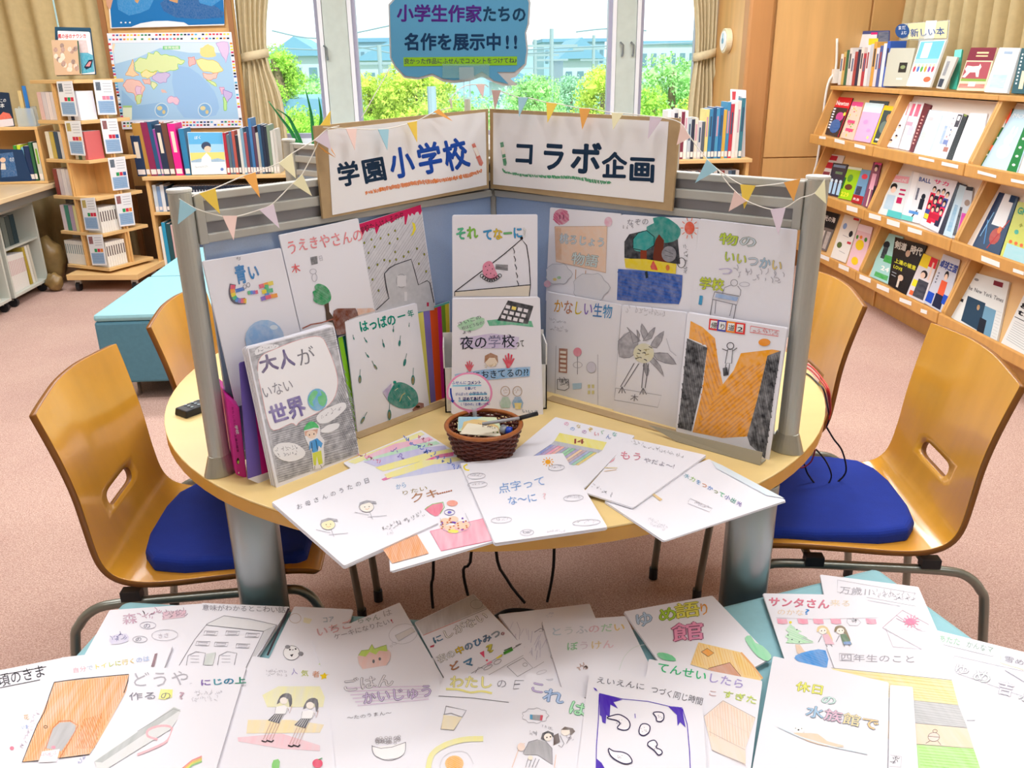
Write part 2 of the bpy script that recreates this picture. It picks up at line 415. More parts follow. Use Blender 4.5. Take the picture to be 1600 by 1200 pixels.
# wooden partition block behind the magazine rack, with the wall clock on its side face
WB0, WB1 = 2.05, 3.34
wb = struct(MB().box(WB0 + .012, WB1, 6.05, YB - .012, .12, ZC - .002), 'wall_partition', WOODD)
P_ = MB()
for (a, b, z0, z1) in ((2.24, 2.90, .80, ZC - .01), (2.24, 2.90, .12, .792), (2.915, 3.33, .12, ZC - .01)):
    MB().box(a, b, 6.035, 6.05, z0, z1).build('panel', WOOD, wb, bevel=.003)
for (a, b, z0, z1) in ((6.14, 7.07, .80, ZC - .01), (6.14, 7.07, .12, .792)):
    MB().box(WB0, WB0 + .012, a, b, z0, z1).build('panel', WOOD, wb, bevel=.003)
MB().box(WB0 - .01, WB0 + .17, 6.0, 6.13, 0, ZC - .005).build('post', mat('#b98450', .4, var=.08, scale=3, stretch=(5, 5, .4)), wb, bevel=.02)
MB().box(WB0 + .2, WB1, 6.03, 6.06, 0, .12).build('kick_board', mat('#8a5a2c', .5), wb)
# wooden wall panel that carries the maps
wp = struct(MB().box(-2.44, -1.52, 6.62, 6.70, 0, ZC - .002), 'wall_panel', WOOD)
for a in (-2.44, -1.555):
    MB().box(a, a + .035, 6.60, 6.62, 0, ZC - .01).build('edge_strip', mat('#9c6a3f', .5), wp)
MB().box(-2.40, -1.56, 6.612, 6.62, 0, .62).build('lower_board', mat('#7c5f45', .6, var=.1, scale=5), wp)

# ------------------------------------------------------------------ curtains
CURT = mat('#cdb98a', .85, var=.05, scale=30, bump=.15, bscale=500)
CURT2 = mat('#d8c9a4', .85, var=.05, scale=30, bump=.15, bscale=500)
def curtain(name, label, x0, x1, y, z0, z1, folds, amp=.045, m=CURT, waist=None, axis='x', group=None):
    nu, nz = folds * 8, 26; v = []; f = []
    for j in range(nz + 1):
        z = z0 + (z1 - z0) * j / nz
        for i in range(nu + 1):
            s = i / nu
            if waist:
                zc, wc, ww, fl = waist                     # tie height, tie centre, tie half width, flare below
                k = math.exp(-((z - zc) / .22) ** 2) if z < zc + .0 else math.exp(-((z - zc) / .75) ** 2)
                c = (x0 + x1) / 2 * (1 - k) + wc * k; hw = (x1 - x0) / 2 * (1 - k) + ww * k
                if z < zc: hw = ww + (fl - ww) * (1 - k); c = wc + (fl - ww) * .25 * (1 - k)
                a = amp * (1 - .3 * k)
            else: c = (x0 + x1) / 2; hw = (x1 - x0) / 2; a = amp
            x = c + hw * (2 * s - 1)
            d = a * math.sin(s * folds * 2 * math.pi + .5 * math.sin(z * 1.3 + s * 5)) + .015 * math.sin(s * 9 + z * 2)
            v.append((x, y + d, z) if axis == 'x' else (y + d, x, z))
    for j in range(nz):
        for i in range(nu): a = j * (nu + 1) + i; f.append((a, a + 1, a + nu + 2, a + nu + 1))
    root = thing(name, label, 'curtain', ((x0 + x1) / 2, y, z0) if axis == 'x' else (y, (x0 + x1) / 2, z0), group)
    mk('cloth', v, f, m, root, smooth=True)
    if waist:
        zc, wc, ww, fl = waist; P = []
        for k in range(24):
            t = 2 * math.pi * k / 24; P.append((wc + (ww + .012) * math.cos(t), y + .065 * math.sin(t), zc + .02 * math.cos(t)))
        b = MB(); vv = [(p[0], p[1], p[2] - .03) for p in P] + [(p[0], p[1], p[2] + .03) for p in P]
        b.add(vv, [(k, (k + 1) % 24, 24 + (k + 1) % 24, 24 + k) for k in range(24)])
        b.build('tie_band', m, root, smooth=True, solid=.003)
    return root
curtain('curtain', 'tied beige curtain hanging between the map panel and the left window', -1.50, -1.13, 6.78, .78, 2.9, 6, .035, CURT2, (1.53, -1.44, .10, .17))
curtain('curtain', 'tied beige curtain beside the wooden partition at the right window', 1.72, 2.03, 6.75, .78, 2.9, 6, .035, CURT2, (1.50, 1.97, .075, .11))
curtain('curtain', 'long golden beige curtain covering the left corner behind the carousel', -4.2, -2.47, 6.72, .05, 2.95, 9, .035)
curtain('curtain', 'golden beige pleated curtain on the right wall above the magazine rack', 2.2, 6.0, 3.16, .05, 2.95, 26, .07, CURT, None, 'y')
curtain('curtain', 'beige pleated curtain along the left wall behind the counter', 3.2, 6.6, -4.16, .05, 2.95, 22, .05, CURT, None, 'y')

# thermometer dial on the partition's side face
r = thing('wall_thermometer', 'round white wall thermometer on the side of the wooden partition', 'thermometer', (WB0 - .01, 6.42, 1.59))
MB().cyl((WB0 - .045, 6.42, 1.59), .085, .044, 32, ax='x').build('case', mat('#e7d9b8', .4), r, bevel=.006)
MB().cyl((WB0 - .05, 6.42, 1.59), .066, .006, 32, ax='x').build('dial', mat('#f4f8fb', .5), r)
MB().cyl((WB0 - .053, 6.42, 1.59), .02, .005, 16, ax='x').box(WB0 - .053, WB0 - .05, 6.416, 6.424, 1.59, 1.64).build('needle', mat('#7fb3cf', .5), r)

# ------------------------------------------------------------------ outside
struct(MB().box(-60, 60, 9, 140, -4.2, -4.0), 'floor_outside', mat('#86a87a', .9, var=.2, scale=.5))
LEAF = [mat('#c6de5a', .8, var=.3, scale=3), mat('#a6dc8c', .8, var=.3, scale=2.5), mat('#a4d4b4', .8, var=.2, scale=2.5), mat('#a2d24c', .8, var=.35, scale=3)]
BARK = mat('#7c6a55', .9)
LEAVES = 300
def tree(x, y, ztop, rad, mi, label, nb=9, seed=1, conical=False):
    rr = random.Random(seed); r_ = thing('tree', label, 'tree', (x, y, -4))
    MB().tube([(x, y, -4), (x + .05, y, ztop - rad * 1.6), (x, y, ztop - rad * .4)], [.16, .12, .04], 8).build('trunk', BARK, r_)
    blobs = []
    for i in range(nb * 3):
        if conical:
            h = rr.random(); zz = ztop - h * rad * 2.6; q = rad * (.15 + .8 * h); a = rr.uniform(0, 6.28); sz = rad * .33
            blobs.append((x + q * .6 * math.cos(a), y + q * .6 * math.sin(a), zz - sz, sz))
        else:
            a = rr.uniform(0, 6.28); ph = math.acos(rr.uniform(-1, 1)); d = rad * .62; sz = rad * rr.uniform(.28, .42)
            blobs.append((x + d * math.sin(ph) * math.cos(a), y + d * math.sin(ph) * math.sin(a), ztop - rad + d * math.cos(ph), sz))
    vv = []; ff = []; ls = rad * .05
    for (bx_, by_, bz_, sz) in blobs:                       # a rough core and loose leaves round it
        n0 = len(vv)
        for (p, q_, r1) in ((1, 0, 0), (-1, 0, 0), (0, 1, 0), (0, -1, 0), (0, 0, 1), (0, 0, -1)): vv.append((bx_ - x + p * sz * .5, by_ - y + q_ * sz * .5, bz_ + 4 + r1 * sz * .5))
        ff += [(n0, n0 + 2, n0 + 4), (n0 + 2, n0 + 1, n0 + 4), (n0 + 1, n0 + 3, n0 + 4), (n0 + 3, n0, n0 + 4), (n0 + 2, n0, n0 + 5), (n0 + 1, n0 + 2, n0 + 5), (n0 + 3, n0 + 1, n0 + 5), (n0, n0 + 3, n0 + 5)]
        for k in range(LEAVES):
            a = rr.uniform(0, 6.28); cz = rr.uniform(-1, 1); sn = math.sqrt(1 - cz * cz); d = sz * rr.uniform(.82, 1.12)
            c = (bx_ - x + d * sn * math.cos(a), by_ - y + d * sn * math.sin(a), bz_ + 4 + d * cz); n0 = len(vv)
            for _ in range(3): vv.append((c[0] + rr.uniform(-ls, ls), c[1] + rr.uniform(-ls, ls), c[2] + rr.uniform(-ls, ls)))
            ff.append((n0, n0 + 1, n0 + 2))
    me = bpy.data.meshes.new('foliage'); me.from_pydata(vv, [], ff); me.materials.append(LEAF[mi])
    o = bpy.data.objects.new('foliage', me); COL.objects.link(o); o.parent = r_
def tp(px, py, dist):
    p = atv(px, py, dist); return p[0], dist, p[2]
for k, (px, py, d, rad, mi, lab, con) in enumerate([
    (648, 88, 15, .78, 0, 'bright yellow green round tree outside, left of the speech bubble sign', 0),
    (575, 108, 15.5, .55, 0, 'yellow green tree outside beside the left window column', 0),
    (945, 95, 15, .62, 0, 'yellow green round tree outside against the right window column', 0),
    (835, 112, 17, .62, 1, 'soft green small tree outside below the speech bubble tail', 0),
    (893, 112, 18, .6, 2, 'blue green conical tree outside between two utility poles', 1),
    (1052, 74, 16, 1.0, 1, 'large feathery green tree seen through the right window', 0),
    (1020, 130, 14, .7, 3, 'light green bush low in the right window', 0),
    (470, 110, 17, .85, 1, 'grey green tree outside in the left window', 0),
    (425, 70, 13, .45, 3, 'pale green branch tree at the left window edge beside the curtain', 0),
    (700, 150, 20, .8, 3, 'low yellow green shrub outside under the speech bubble sign', 0),
    (455, 160, 12, .5, 3, 'bright green hedge bush low in the left window', 0),
    (560, 175, 13, .5, 3, 'low green bush outside under the round tree', 0),
    (860, 178, 14, .6, 3, 'low green bush outside right of the cardboard signs', 0),
    (1090, 150, 13, .5, 0, 'yellow green bush outside beside the right curtain', 0)]):
    x, y, z = tp(px, py, d); tree(x, y, z, rad, mi, lab, seed=k + 3, conical=bool(con))
LEAVES = 120
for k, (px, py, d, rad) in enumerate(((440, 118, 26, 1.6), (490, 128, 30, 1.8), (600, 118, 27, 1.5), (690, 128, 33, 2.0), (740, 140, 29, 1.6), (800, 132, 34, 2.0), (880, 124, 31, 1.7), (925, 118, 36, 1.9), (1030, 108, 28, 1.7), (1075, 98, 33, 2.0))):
    x, y, z = tp(px, py, d); tree(x, y, z, rad, 2 if k % 2 else 1, 'hazy green tree in the outer row outside, %s from the left' % ['first', 'second', 'third', 'fourth', 'fifth', 'sixth', 'seventh', 'eighth', 'ninth', 'tenth'][k], seed=k + 40)  # pale teal and green leaf tones paint distance haze into the row
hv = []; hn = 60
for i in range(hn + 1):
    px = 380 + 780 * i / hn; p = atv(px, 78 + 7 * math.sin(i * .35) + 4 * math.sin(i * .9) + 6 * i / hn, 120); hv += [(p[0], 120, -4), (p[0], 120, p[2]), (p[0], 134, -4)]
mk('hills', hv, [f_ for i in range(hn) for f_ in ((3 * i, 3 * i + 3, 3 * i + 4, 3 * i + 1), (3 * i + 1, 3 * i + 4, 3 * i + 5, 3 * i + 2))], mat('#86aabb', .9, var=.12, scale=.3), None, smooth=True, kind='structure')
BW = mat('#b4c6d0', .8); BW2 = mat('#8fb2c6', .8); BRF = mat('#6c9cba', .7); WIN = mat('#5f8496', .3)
def building(px0, px1, ptop, d, dep, label, mw, roof=None, rows=3, cols=5):
    a = tp(px0, ptop, d); b = tp(px1, ptop, d); z1 = a[2]
    r_ = thing('building', label, 'building', ((a[0] + b[0]) / 2, d, -4))
    MB().box(a[0], b[0], d, d + dep, -4, z1).build('wall', mw, r_)
    if roof: MB().prism([(a[0] - .3, z1), (b[0] + .3, z1), ((a[0] + b[0]) / 2, z1 + roof)], d - .3, d + dep, 'y').build('roof', BRF, r_)
    else: MB().box(a[0] - .15, b[0] + .15, d - .15, d + dep, z1, z1 + .25).build('roof', BRF, r_)
    w_ = (b[0] - a[0]) / cols
    for i in range(cols):
        for j in range(rows):
            MB().box(a[0] + w_ * (i + .25), a[0] + w_ * (i + .75), d - .06, d + .02, z1 - 1.5 - j * 2.0, z1 - .6 - j * 2.0).build('window', WIN, r_)
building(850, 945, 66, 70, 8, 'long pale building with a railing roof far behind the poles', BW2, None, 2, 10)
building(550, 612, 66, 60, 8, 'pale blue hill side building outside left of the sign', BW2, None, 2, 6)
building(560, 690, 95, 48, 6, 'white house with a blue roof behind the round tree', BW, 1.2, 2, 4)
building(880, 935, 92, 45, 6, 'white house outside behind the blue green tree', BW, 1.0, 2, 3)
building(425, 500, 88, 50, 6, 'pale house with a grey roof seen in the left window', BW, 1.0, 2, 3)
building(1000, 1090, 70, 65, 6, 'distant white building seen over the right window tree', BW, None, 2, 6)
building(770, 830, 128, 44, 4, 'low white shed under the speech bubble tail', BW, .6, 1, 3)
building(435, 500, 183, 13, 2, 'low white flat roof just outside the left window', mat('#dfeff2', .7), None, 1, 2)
POLE0 = None
for px, pt, d, lab in ((862, 45, 24, 'utility pole outside, the taller of two right of the sign'), (836, 62, 26, 'utility pole outside nearest the speech bubble sign'), (592, 70, 22, 'utility pole outside among the trees left of the sign'), (928, 55, 30, 'thin utility pole outside left of the right column'), (674, 135, 12, 'pale grey lamp post outside beside the round tree')):
    x, y, z = tp(px, pt, d); r_ = thing('utility_pole', lab, 'pole', (x, y, -4))
    POLE0 = POLE0 or r_
    MB().tube([(x, y, -4), (x, y, z)], .055 if d > 15 else .06, 8).build('shaft', mat('#93a8b2', .8), r_)
    if d > 15:
        MB().box(x - .7, x + .7, y - .03, y + .03, z - .45, z - .39).box(x - .45, x + .45, y - .03, y + .03, z - .8, z - .75).build('crossarm', mat('#93a8b2', .8), r_)
for k, pts in enumerate([[(425, 48), (500, 60), (610, 40)], [(425, 75), (520, 78), (612, 70)], [(500, 62), (700, 100)], [(820, 78), (900, 74), (1100, 66)], [(820, 84), (912, 79)], [(900, 50), (950, 45), (1010, 48)]]):
    P3 = [atv(x, y, 25) for x, y in pts]
    MB().tube(smoothline(P3, 5), .022, 5).build('overhead_wire', mat('#7f97a4', .8), POLE0)
# ================================================================== TABLE WITH CROSSED PARTITIONS
TC = np.array([.097, 2.038, 0]); TR_ = .81; TZ = .70
TOPM = mat('#ecd08f', .32, var=.035, scale=3, stretch=(1, 6, 1))
tb = thing('round_table', 'round beech table carrying the crossed partitions and the booklets', 'table', tuple(TC))
def disc(r, z0, z1, seg=96, inset=0): return MB().cyl((TC[0], TC[1], z0), r, z1 - z0, seg)
disc(TR_, TZ - .004, TZ).build('tabletop', TOPM, tb, bevel=.0012)
disc(TR_, TZ - .032, TZ - .004).build('edge_band', mat('#d29c45', .4, var=.05, scale=8), tb, bevel=.002)
disc(.5, TZ - .06, TZ - .034, 48).build('under_frame', mat('#5d6063', .5, metal=.5), tb)
LEGM = mat('#a3aaab', .3, metal=.85)
for (x, y, a) in ((-.422, 1.49, .12), (.578, 1.437, -.2), (.60, 2.65, .1), (-.36, 2.69, -.1)):
    MB().cyl((x, y, .02), .049, TZ - .034 - .02, 28, sy=.55).rot(a, (x, y)).build('leg', LEGM, tb, smooth=True, bevel=.002)
    MB().cyl((x, y, 0), .03, .02, 16).build('foot', DARK, tb)

P0L = np.array([-.477, 1.517, 0]); P0R = np.array([.667, 1.510, 0])
def leafdir(P): d = (P - TC); d[2] = 0; L = np.linalg.norm(d); return d / L, L
dL, LL = leafdir(P0L); dR, LR = leafdir(P0R)
nL = np.array([-dL[1] * -1, -dL[0] * 1, 0]); nL = np.array([dL[1], -dL[0], 0]); nL = nL if nL @ (-P0L) > 0 else -nL
nR = np.array([dR[1], -dR[0], 0]); nR = nR if nR @ (-P0R) > 0 else -nR
ZT = 1.243
PANEL = mat('#a9c0e2', .22, metal=.2, var=.04, scale=400)
RAIL = mat('#b9bab4', .42, metal=.25)
RAILD = mat('#8f9095', .5, metal=.2)
def leaf(d, L, label):
    n = np.array([-d[1], d[0], 0]); c = TC.copy()
    r_ = thing('partition_screen', label, 'partition', tuple(c + d * L + np.array([0, 0, TZ])))
    def bx(a0, a1, t, z0, z1, off=0):                        # along the leaf, thickness, height
        q = [c + d * a + n * (s_ * t + off) for a, s_ in ((a0, -1), (a1, -1), (a1, 1), (a0, 1))]
        return [p + np.array([0, 0, z0]) for p in q], [p + np.array([0, 0, z1]) for p in q]
    def B(name, m_, *a, **k): lo, hi = bx(*a); return MB().hexa(lo, hi).build(name, m_, r_, **k)
    B('screen_panel', PANEL, .012, L - .03, .003, TZ + .03, ZT - .088)
    B('bottom_rail', RAIL, .012, L - .02, .008, TZ + .012, TZ + .032, bevel=.002)
    for z0, z1 in ((ZT - .014, ZT), (ZT - .052, ZT - .033), (ZT - .089, ZT - .073)):
        B('rail', RAIL, .012, L - .035, .011, z0, z1, bevel=.002)
    B('rail_web', RAILD, .012, L - .035, .003, ZT - .075, ZT - .012)
    B('end_stile', RAIL, L - .036, L - .019, .013, ZT - .09, ZT, bevel=.002)
    e = c + d * L
    ang = math.atan2(d[1], d[0])
    MB().cyl((e[0], e[1], TZ + .04), .021, ZT - TZ - .036, 24, sy=.8).rot(ang, (e[0], e[1])).build('post', STEEL, r_, smooth=False, bevel=.001)
    MB().cyl((e[0], e[1], ZT + .004), .0225, .007, 24, sy=.8).rot(ang, (e[0], e[1])).build('post_cap', mat('#dcddd6', .5), r_, bevel=.002)
    MB().cyl((e[0] - d[0] * .0, e[1] - d[1] * .0, TZ), .036, .042, 28, r2=.0225, sy=.72).rot(ang, (e[0], e[1])).build('post_foot', mat('#b3b3a8', .3, metal=.7), r_, smooth=False, bevel=.002)
    return r_
lf_ = leaf(dL, LL, 'left front frosted partition screen with louvred top rail and silver post')
leaf(dR, LR, 'right front frosted partition screen with louvred top rail and silver post')
MB().cyl((TC[0], TC[1], TZ + .002), .0115, ZT - TZ - .002, 16).build('centre_post', RAIL, lf_)
leaf(-dR, LR, 'rear left partition screen glimpsed behind the left cardboard sign')
leaf(-dL, LL, 'rear right partition screen hidden behind the right cardboard sign')

# planes of the display: side, distance in front of the screen, lean back in degrees
def PL(side, off, lean=0.0):
    p, n = (P0L, nL) if side == 'L' else (P0R, nR)
    q = p + n * off; q = np.array([q[0], q[1], TZ]); a = math.radians(lean)
    return Pl(q, n * math.cos(a) + np.array([0, 0, math.sin(a)]))

# ------------------------------------------------------------------ chairs
PLY = mat('#e2a234', .2, var=.10, scale=2.2, stretch=(4, 4, .5), coat=.5)
PLYE = mat('#8a5413', .35, var=.3, scale=2, stretch=(1, 1, 1))
BLUE = mat('#0b309a', .9, var=.06, scale=30, bump=.3, bscale=600)
TUBE = mat('#8f938c', .3, metal=.75)
PROF = [(.262, .430, .19), (.250, .450, .208), (.20, .460, .215), (.08, .455, .217), (-.04, .445, .217), (-.10, .444, .215), (-.152, .455, .213), (-.182, .490, .210), (-.196, .553, .206), (-.204, .588, .204), (-.215, .65, .204), (-.228, .72, .207), (-.243, .79, .213), (-.2535, .845, .2165), (-.2545, .851, .217)]
TT = [-1, -.95, -.36, -.18, 0, .18, .36, .95, 1]
def chair(label, x, y, rot):
    r_ = thing('chair', label, 'chair', (0, 0, 0), 'plywood chairs round the table')
    v = []; f = []
    for i, (px, pz, hw) in enumerate(PROF):
        kb = max(0, min(1, (pz - .46) / .2))
        for t in TT:
            v.append((px + .022 * t * t * kb, t * hw, pz - (.012 * t * t if i > len(PROF) - 3 else 0) + (.006 * t * t * (1 - kb))))
    n = len(TT)
    for i in range(len(PROF) - 1):
        for j in range(n - 1):
            if i == 8 and 2 <= j <= 5: continue
            f.append((i * n + j, i * n + j + 1, (i + 1) * n + j + 1, (i + 1) * n + j))
    o = mk('shell', v, f, PLY, r_, smooth=True, mats=[PLYE])
    md = o.modifiers.new('u', 'SUBSURF'); md.levels = 2; md.render_levels = 2
    md = o.modifiers.new('s', 'SOLIDIFY'); md.thickness = .013; md.offset = 1; md.material_offset_rim = 1; md.use_even_offset = True
    out_ = []
    for px, hw in ((.232, .175), (.215, .192), (.12, .20), (-.02, .192), (-.09, .172), (-.118, .13), (-.13, .06)): out_.append((px, hw))
    pts = out_ + [(a, -b) for a, b in reversed(out_)]
    N = len(pts); v = []
    for z, k in ((.448, 1), (.476, 1.0), (.484, .95)): v += [((a - .05) * k + .05, b * k, z) for a, b in pts]
    f = [tuple(range(N - 1, -1, -1)), tuple(range(2 * N, 3 * N))]
    for q in (0, 1): f += [(q * N + i, q * N + (i + 1) % N, (q + 1) * N + (i + 1) % N, (q + 1) * N + i) for i in range(N)]
    mk('seat_cushion', v, f, BLUE, r_, bevel=.006)
    for s in (-1, 1):
        P_ = [(.285, s * .225, .012), (.262, s * .214, .30), (.25, s * .21, .365), (.225, s * .208, .398), (.18, s * .207, .408), (0, s * .207, .404), (-.16, s * .207, .398), (-.215, s * .208, .385), (-.25, s * .21, .35), (-.265, s * .213, .30), (-.30, s * .225, .012)]
        MB().tube(smoothline(P_, 3), .0105, 10).build('side_frame', TUBE, r_, smooth=True)
        for q in (P_[0], P_[-1]): MB().cyl((q[0], q[1], 0), .013, .035, 12).build('foot_cap', DARK, r_)
        for q in (.12, -.13): MB().box(q - .02, q + .02, s * .207 - .012, s * .207 + .012, .408, .43).build('bracket', DARK, r_)
    for q in (.12, -.13): MB().tube([(q, -.207, .405), (q, .207, .405)], .009, 8).build('crossbar', TUBE, r_, smooth=True)
    r_.location = (x, y, 0); r_.rotation_euler = (0, 0, rot)
    return r_
chair('varnished plywood chair with blue seat at the front left of the table', -.577, 1.738, math.radians(1))
chair('varnished plywood chair with blue seat at the front right of the table', .913, 1.718, math.radians(172.5))
chair('plywood chair half hidden behind the left partition post by the blue ottoman', -.535, 2.29, math.radians(-2))
chair('plywood chair behind the right partition post with cables draped by it', .86, 2.30, math.radians(176))

# ------------------------------------------------------------------ ottomans
OTOP = mat('#8fc3cd', .6, var=.03, scale=60, bump=.1, bscale=500); OSIDE = mat('#4f8296', .65, var=.06, scale=60, bump=.15, bscale=400)  # sides darker: partly two-tone vinyl, partly shade painted into the colour
CHR = mat('#c8c4bc', .2, metal=.9)
def ottoman(label, cx, cy, rot, s=.74, H=.44):
    r_ = thing('ottoman', label, 'ottoman', (cx, cy, 0), 'square blue vinyl ottomans'); h = s / 2
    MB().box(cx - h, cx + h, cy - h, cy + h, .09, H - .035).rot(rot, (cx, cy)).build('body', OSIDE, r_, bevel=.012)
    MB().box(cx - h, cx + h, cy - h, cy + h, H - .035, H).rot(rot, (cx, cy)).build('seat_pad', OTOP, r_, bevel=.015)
    for a in (-1, 1):
        for b in (-1, 1): MB().cyl((cx + a * (h - .09), cy + b * (h - .09), 0), .032, .09, 18).rot(rot, (cx, cy)).build('leg', CHR, r_, smooth=False)
    return r_
def otto_corner(label, corner, back, side, **k):            # corner point, direction along the back edge, towards the viewer
    c = np.array(corner) + np.array(back) * .37 + np.array(side) * .37
    ottoman(label, c[0], c[1], math.atan2(back[1], back[0]), **k)
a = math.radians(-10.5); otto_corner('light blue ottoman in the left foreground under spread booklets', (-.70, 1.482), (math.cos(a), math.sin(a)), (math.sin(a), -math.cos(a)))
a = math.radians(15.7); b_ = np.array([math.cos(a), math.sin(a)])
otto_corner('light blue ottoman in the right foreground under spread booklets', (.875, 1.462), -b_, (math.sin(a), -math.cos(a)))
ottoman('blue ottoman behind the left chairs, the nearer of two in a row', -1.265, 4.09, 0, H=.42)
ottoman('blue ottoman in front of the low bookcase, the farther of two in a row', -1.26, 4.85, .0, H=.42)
# ================================================================== LETTERING AND BOOKLETS
NAVY = '#16334f'; PEN = '#6f6d78'; LP = '#b9b7c2'; BLU = '#1b4fb0'; INKK = '#23222b'
def S(q, ox, oy, sc): return [(ox + x / sc, oy + y / sc) for x, y in q]

# ------------------------------------------------------------------ two cardboard signs on top of the screens
def cardsign(label, side, q, wq, lab2):
    pl = PL(side, .020); n = pl.n
    P = pl.at(q); o = MB().slab(P, n, .006).build('cardboard_sign', CARDB, None, label=label, cat='sign')
    W_ = pl.at(wq, .0012); MB().slab(W_, n, .001).build('paper_sheet', mat('#f3f2f3', .6), o)
    a = Art(pl); return o, a
o, a = cardsign('left cardboard sign, white sheet lettered in navy and blue with an orange crayon line', 'L', [(491, 197), (763, 170), (764, 294), (505, 342)], [(511, 203), (758, 175), (760, 289), (519, 336)], '')
a.k(380, 0, 3.2)
a.t('学', 477, 925, 588, 905, 125, NAVY, 2).t('園', 600, 908, 722, 885, 128, NAVY, 2)
a.t('小', 738, 880, 860, 862, 160, BLU, 2).t('学', 880, 862, 1003, 838, 160, BLU, 2).t('校', 1015, 845, 1135, 815, 160, BLU, 2)
a.scr('#e8823a', [(610, 958), (700, 935), (850, 905), (1010, 890), (1120, 868), (1192, 845), (1192, 858), (1130, 885), (1010, 908), (850, 925), (700, 955), (615, 970)], 5, 5, 1.2)
a.f('#d9705c', [(1140, 722), (1155, 715), (1198, 815), (1190, 830), (1178, 826)], .3).f('#f6efe6', [(1146, 740), (1163, 735), (1180, 775), (1166, 782)]).l('#d9705c', [(1162, 790), (1182, 782)], 5)
a.build(o, 'lettering', .0013, 8e-6)
o, a = cardsign('right cardboard sign, white sheet lettered in navy with a green crayon line', 'R', [(765, 170), (1062, 185), (1050, 330), (766, 294)], [(771, 176), (1045, 190), (1037, 316), (771, 288)], '')
a.k(780, 0, 4)
a.t('コ', 85, 1015, 225, 1022, 165, NAVY, 2).t('ラ', 258, 1045, 415, 1055, 195, NAVY, 2).t('ボ', 440, 1065, 640, 1075, 215, NAVY, 2)
a.t('企', 640, 1095, 800, 1100, 170, NAVY, 2).t('画', 805, 1118, 980, 1125, 170, NAVY, 2)
a.scr('#2f9a62', [(18, 1052), (45, 1072), (150, 1088), (300, 1096), (480, 1102), (620, 1125), (700, 1135), (700, 1150), (600, 1145), (470, 1118), (300, 1112), (140, 1102), (30, 1078)], 6, 6, 1.3)
a.f('#2f8f5c', [(8, 892), (28, 886), (50, 1020), (45, 1036), (30, 1034)], .3).f('#f6efe6', [(12, 922), (34, 917), (42, 960), (22, 966)]).l('#f6efe6', [(24, 990), (46, 984)], 5)
a.build(o, 'lettering', .0013, 8e-6)

# ------------------------------------------------------------------ speech bubble on a clear clip stand
bub = thing('speech_bubble_sign', 'blue speech bubble sign with purple and navy lettering on a clear clip', 'sign', (TC[0] - .01, TC[1], ZT))
pb = Pl((0, TC[1] + .0, 0), (0, -1, .0)); K = (560, 0, 5.333)
outl = [(250, 35), (300, -20), (330, -120), (640, -190), (900, -150), (1150, -190), (1390, -110), (1435, 20), (1425, 200), (1400, 270), (1415, 420), (1400, 540), (1310, 640), (1265, 655), (1330, 710), (1210, 718), (1130, 690), (1030, 640), (930, 675), (800, 695), (700, 680), (615, 635), (500, 665), (380, 650), (300, 560), (262, 480), (255, 250)]
inn = [(262, 45), (312, -10), (345, -105), (640, -170), (900, -130), (1140, -172), (1375, -98), (1418, 25), (1408, 200), (1385, 275), (1400, 420), (1385, 530), (1300, 600), (1155, 600), (1250, 700), (1130, 672), (1030, 595), (930, 650), (800, 670), (705, 655), (615, 612), (500, 645), (390, 632), (312, 550), (275, 475), (268, 250)]
def outline_obj(name, pl, pts, k, t, m_, parent, off=0):
    P = pl.at(S(pts, *k), off); n = pl.n; N = len(P)
    tr = tessellate_polygon([[Vector((x, y, 0)) for x, y in pts]])
    v = [p for p in P] + [p - n * t for p in P]
    f = [tuple(q) for q in tr] + [tuple(i + N for i in reversed(q)) for q in tr] + [(i, (i + 1) % N, N + (i + 1) % N, N + i) for i in range(N)]
    return mk(name, v, f, m_, parent)
outline_obj('backing_card', pb, outl, K, .004, mat('#c9ccd0', .6), bub)
outline_obj('blue_card', pb, inn, K, .001, mat('#57a3cf', .6), bub, .0014)
a = Art(pb, *K)
a.t('小学生作家', 320, 165, 1030, 172, 150, '#5b2f96', 2).t('たちの', 1030, 168, 1400, 172, 140, '#1d4a70', 2)
a.t('名作を展示中', 380, 405, 1195, 405, 150, '#16406b', 2).t('!', 1222, 402, 1258, 402, 150, '#16406b', 2).t('!', 1290, 402, 1326, 402, 150, '#16406b', 2)
a.f('#8cc92a', [(376, 478), (1322, 470), (1320, 543), (378, 553)])
a.t('良かった作品にふせんでコメントをつけてね♪', 380, 530, 1345, 522, 50, '#3c2a5a', 1)
a.build(bub, 'lettering', .0015, 1e-5)
CLR = mat('#dcecf2', .08, alpha=.35, spec=.8)
p = pb.at([(560 + 900 / 5.333, 112)])[0]
zc = [atv(560 + 900 / 5.333, y, TC[1])[2] for y in (105, 125, 152, 166)]
MB().box(p[0] - .017, p[0] + .017, p[1] - .006, p[1] + .004, zc[1], zc[0]).box(p[0] - .009, p[0] - .005, p[1] - .004, p[1], zc[2], zc[1]).box(p[0] + .005, p[0] + .009, p[1] - .004, p[1], zc[2], zc[1]).box(p[0] - .011, p[0] + .011, p[1] - .004, p[1], zc[2] - .006, zc[2]).build('clip_arm', CLR, bub)
MB().cyl((p[0], p[1] - .002, ZT - .004), .011, zc[2] - ZT, 16, r2=.007).build('clip_foot', mat('#dfe2dd', .3, alpha=.8), bub)
q = pb.at([(560 + 700 / 5.333, 100), (560 + 1090 / 5.333, 100), (560 + 1090 / 5.333, 122), (560 + 700 / 5.333, 122)], .005)
MB().slab(q, pb.n, .001).build('clear_tape', mat('#9fd6cf', .1, alpha=.25), bub)

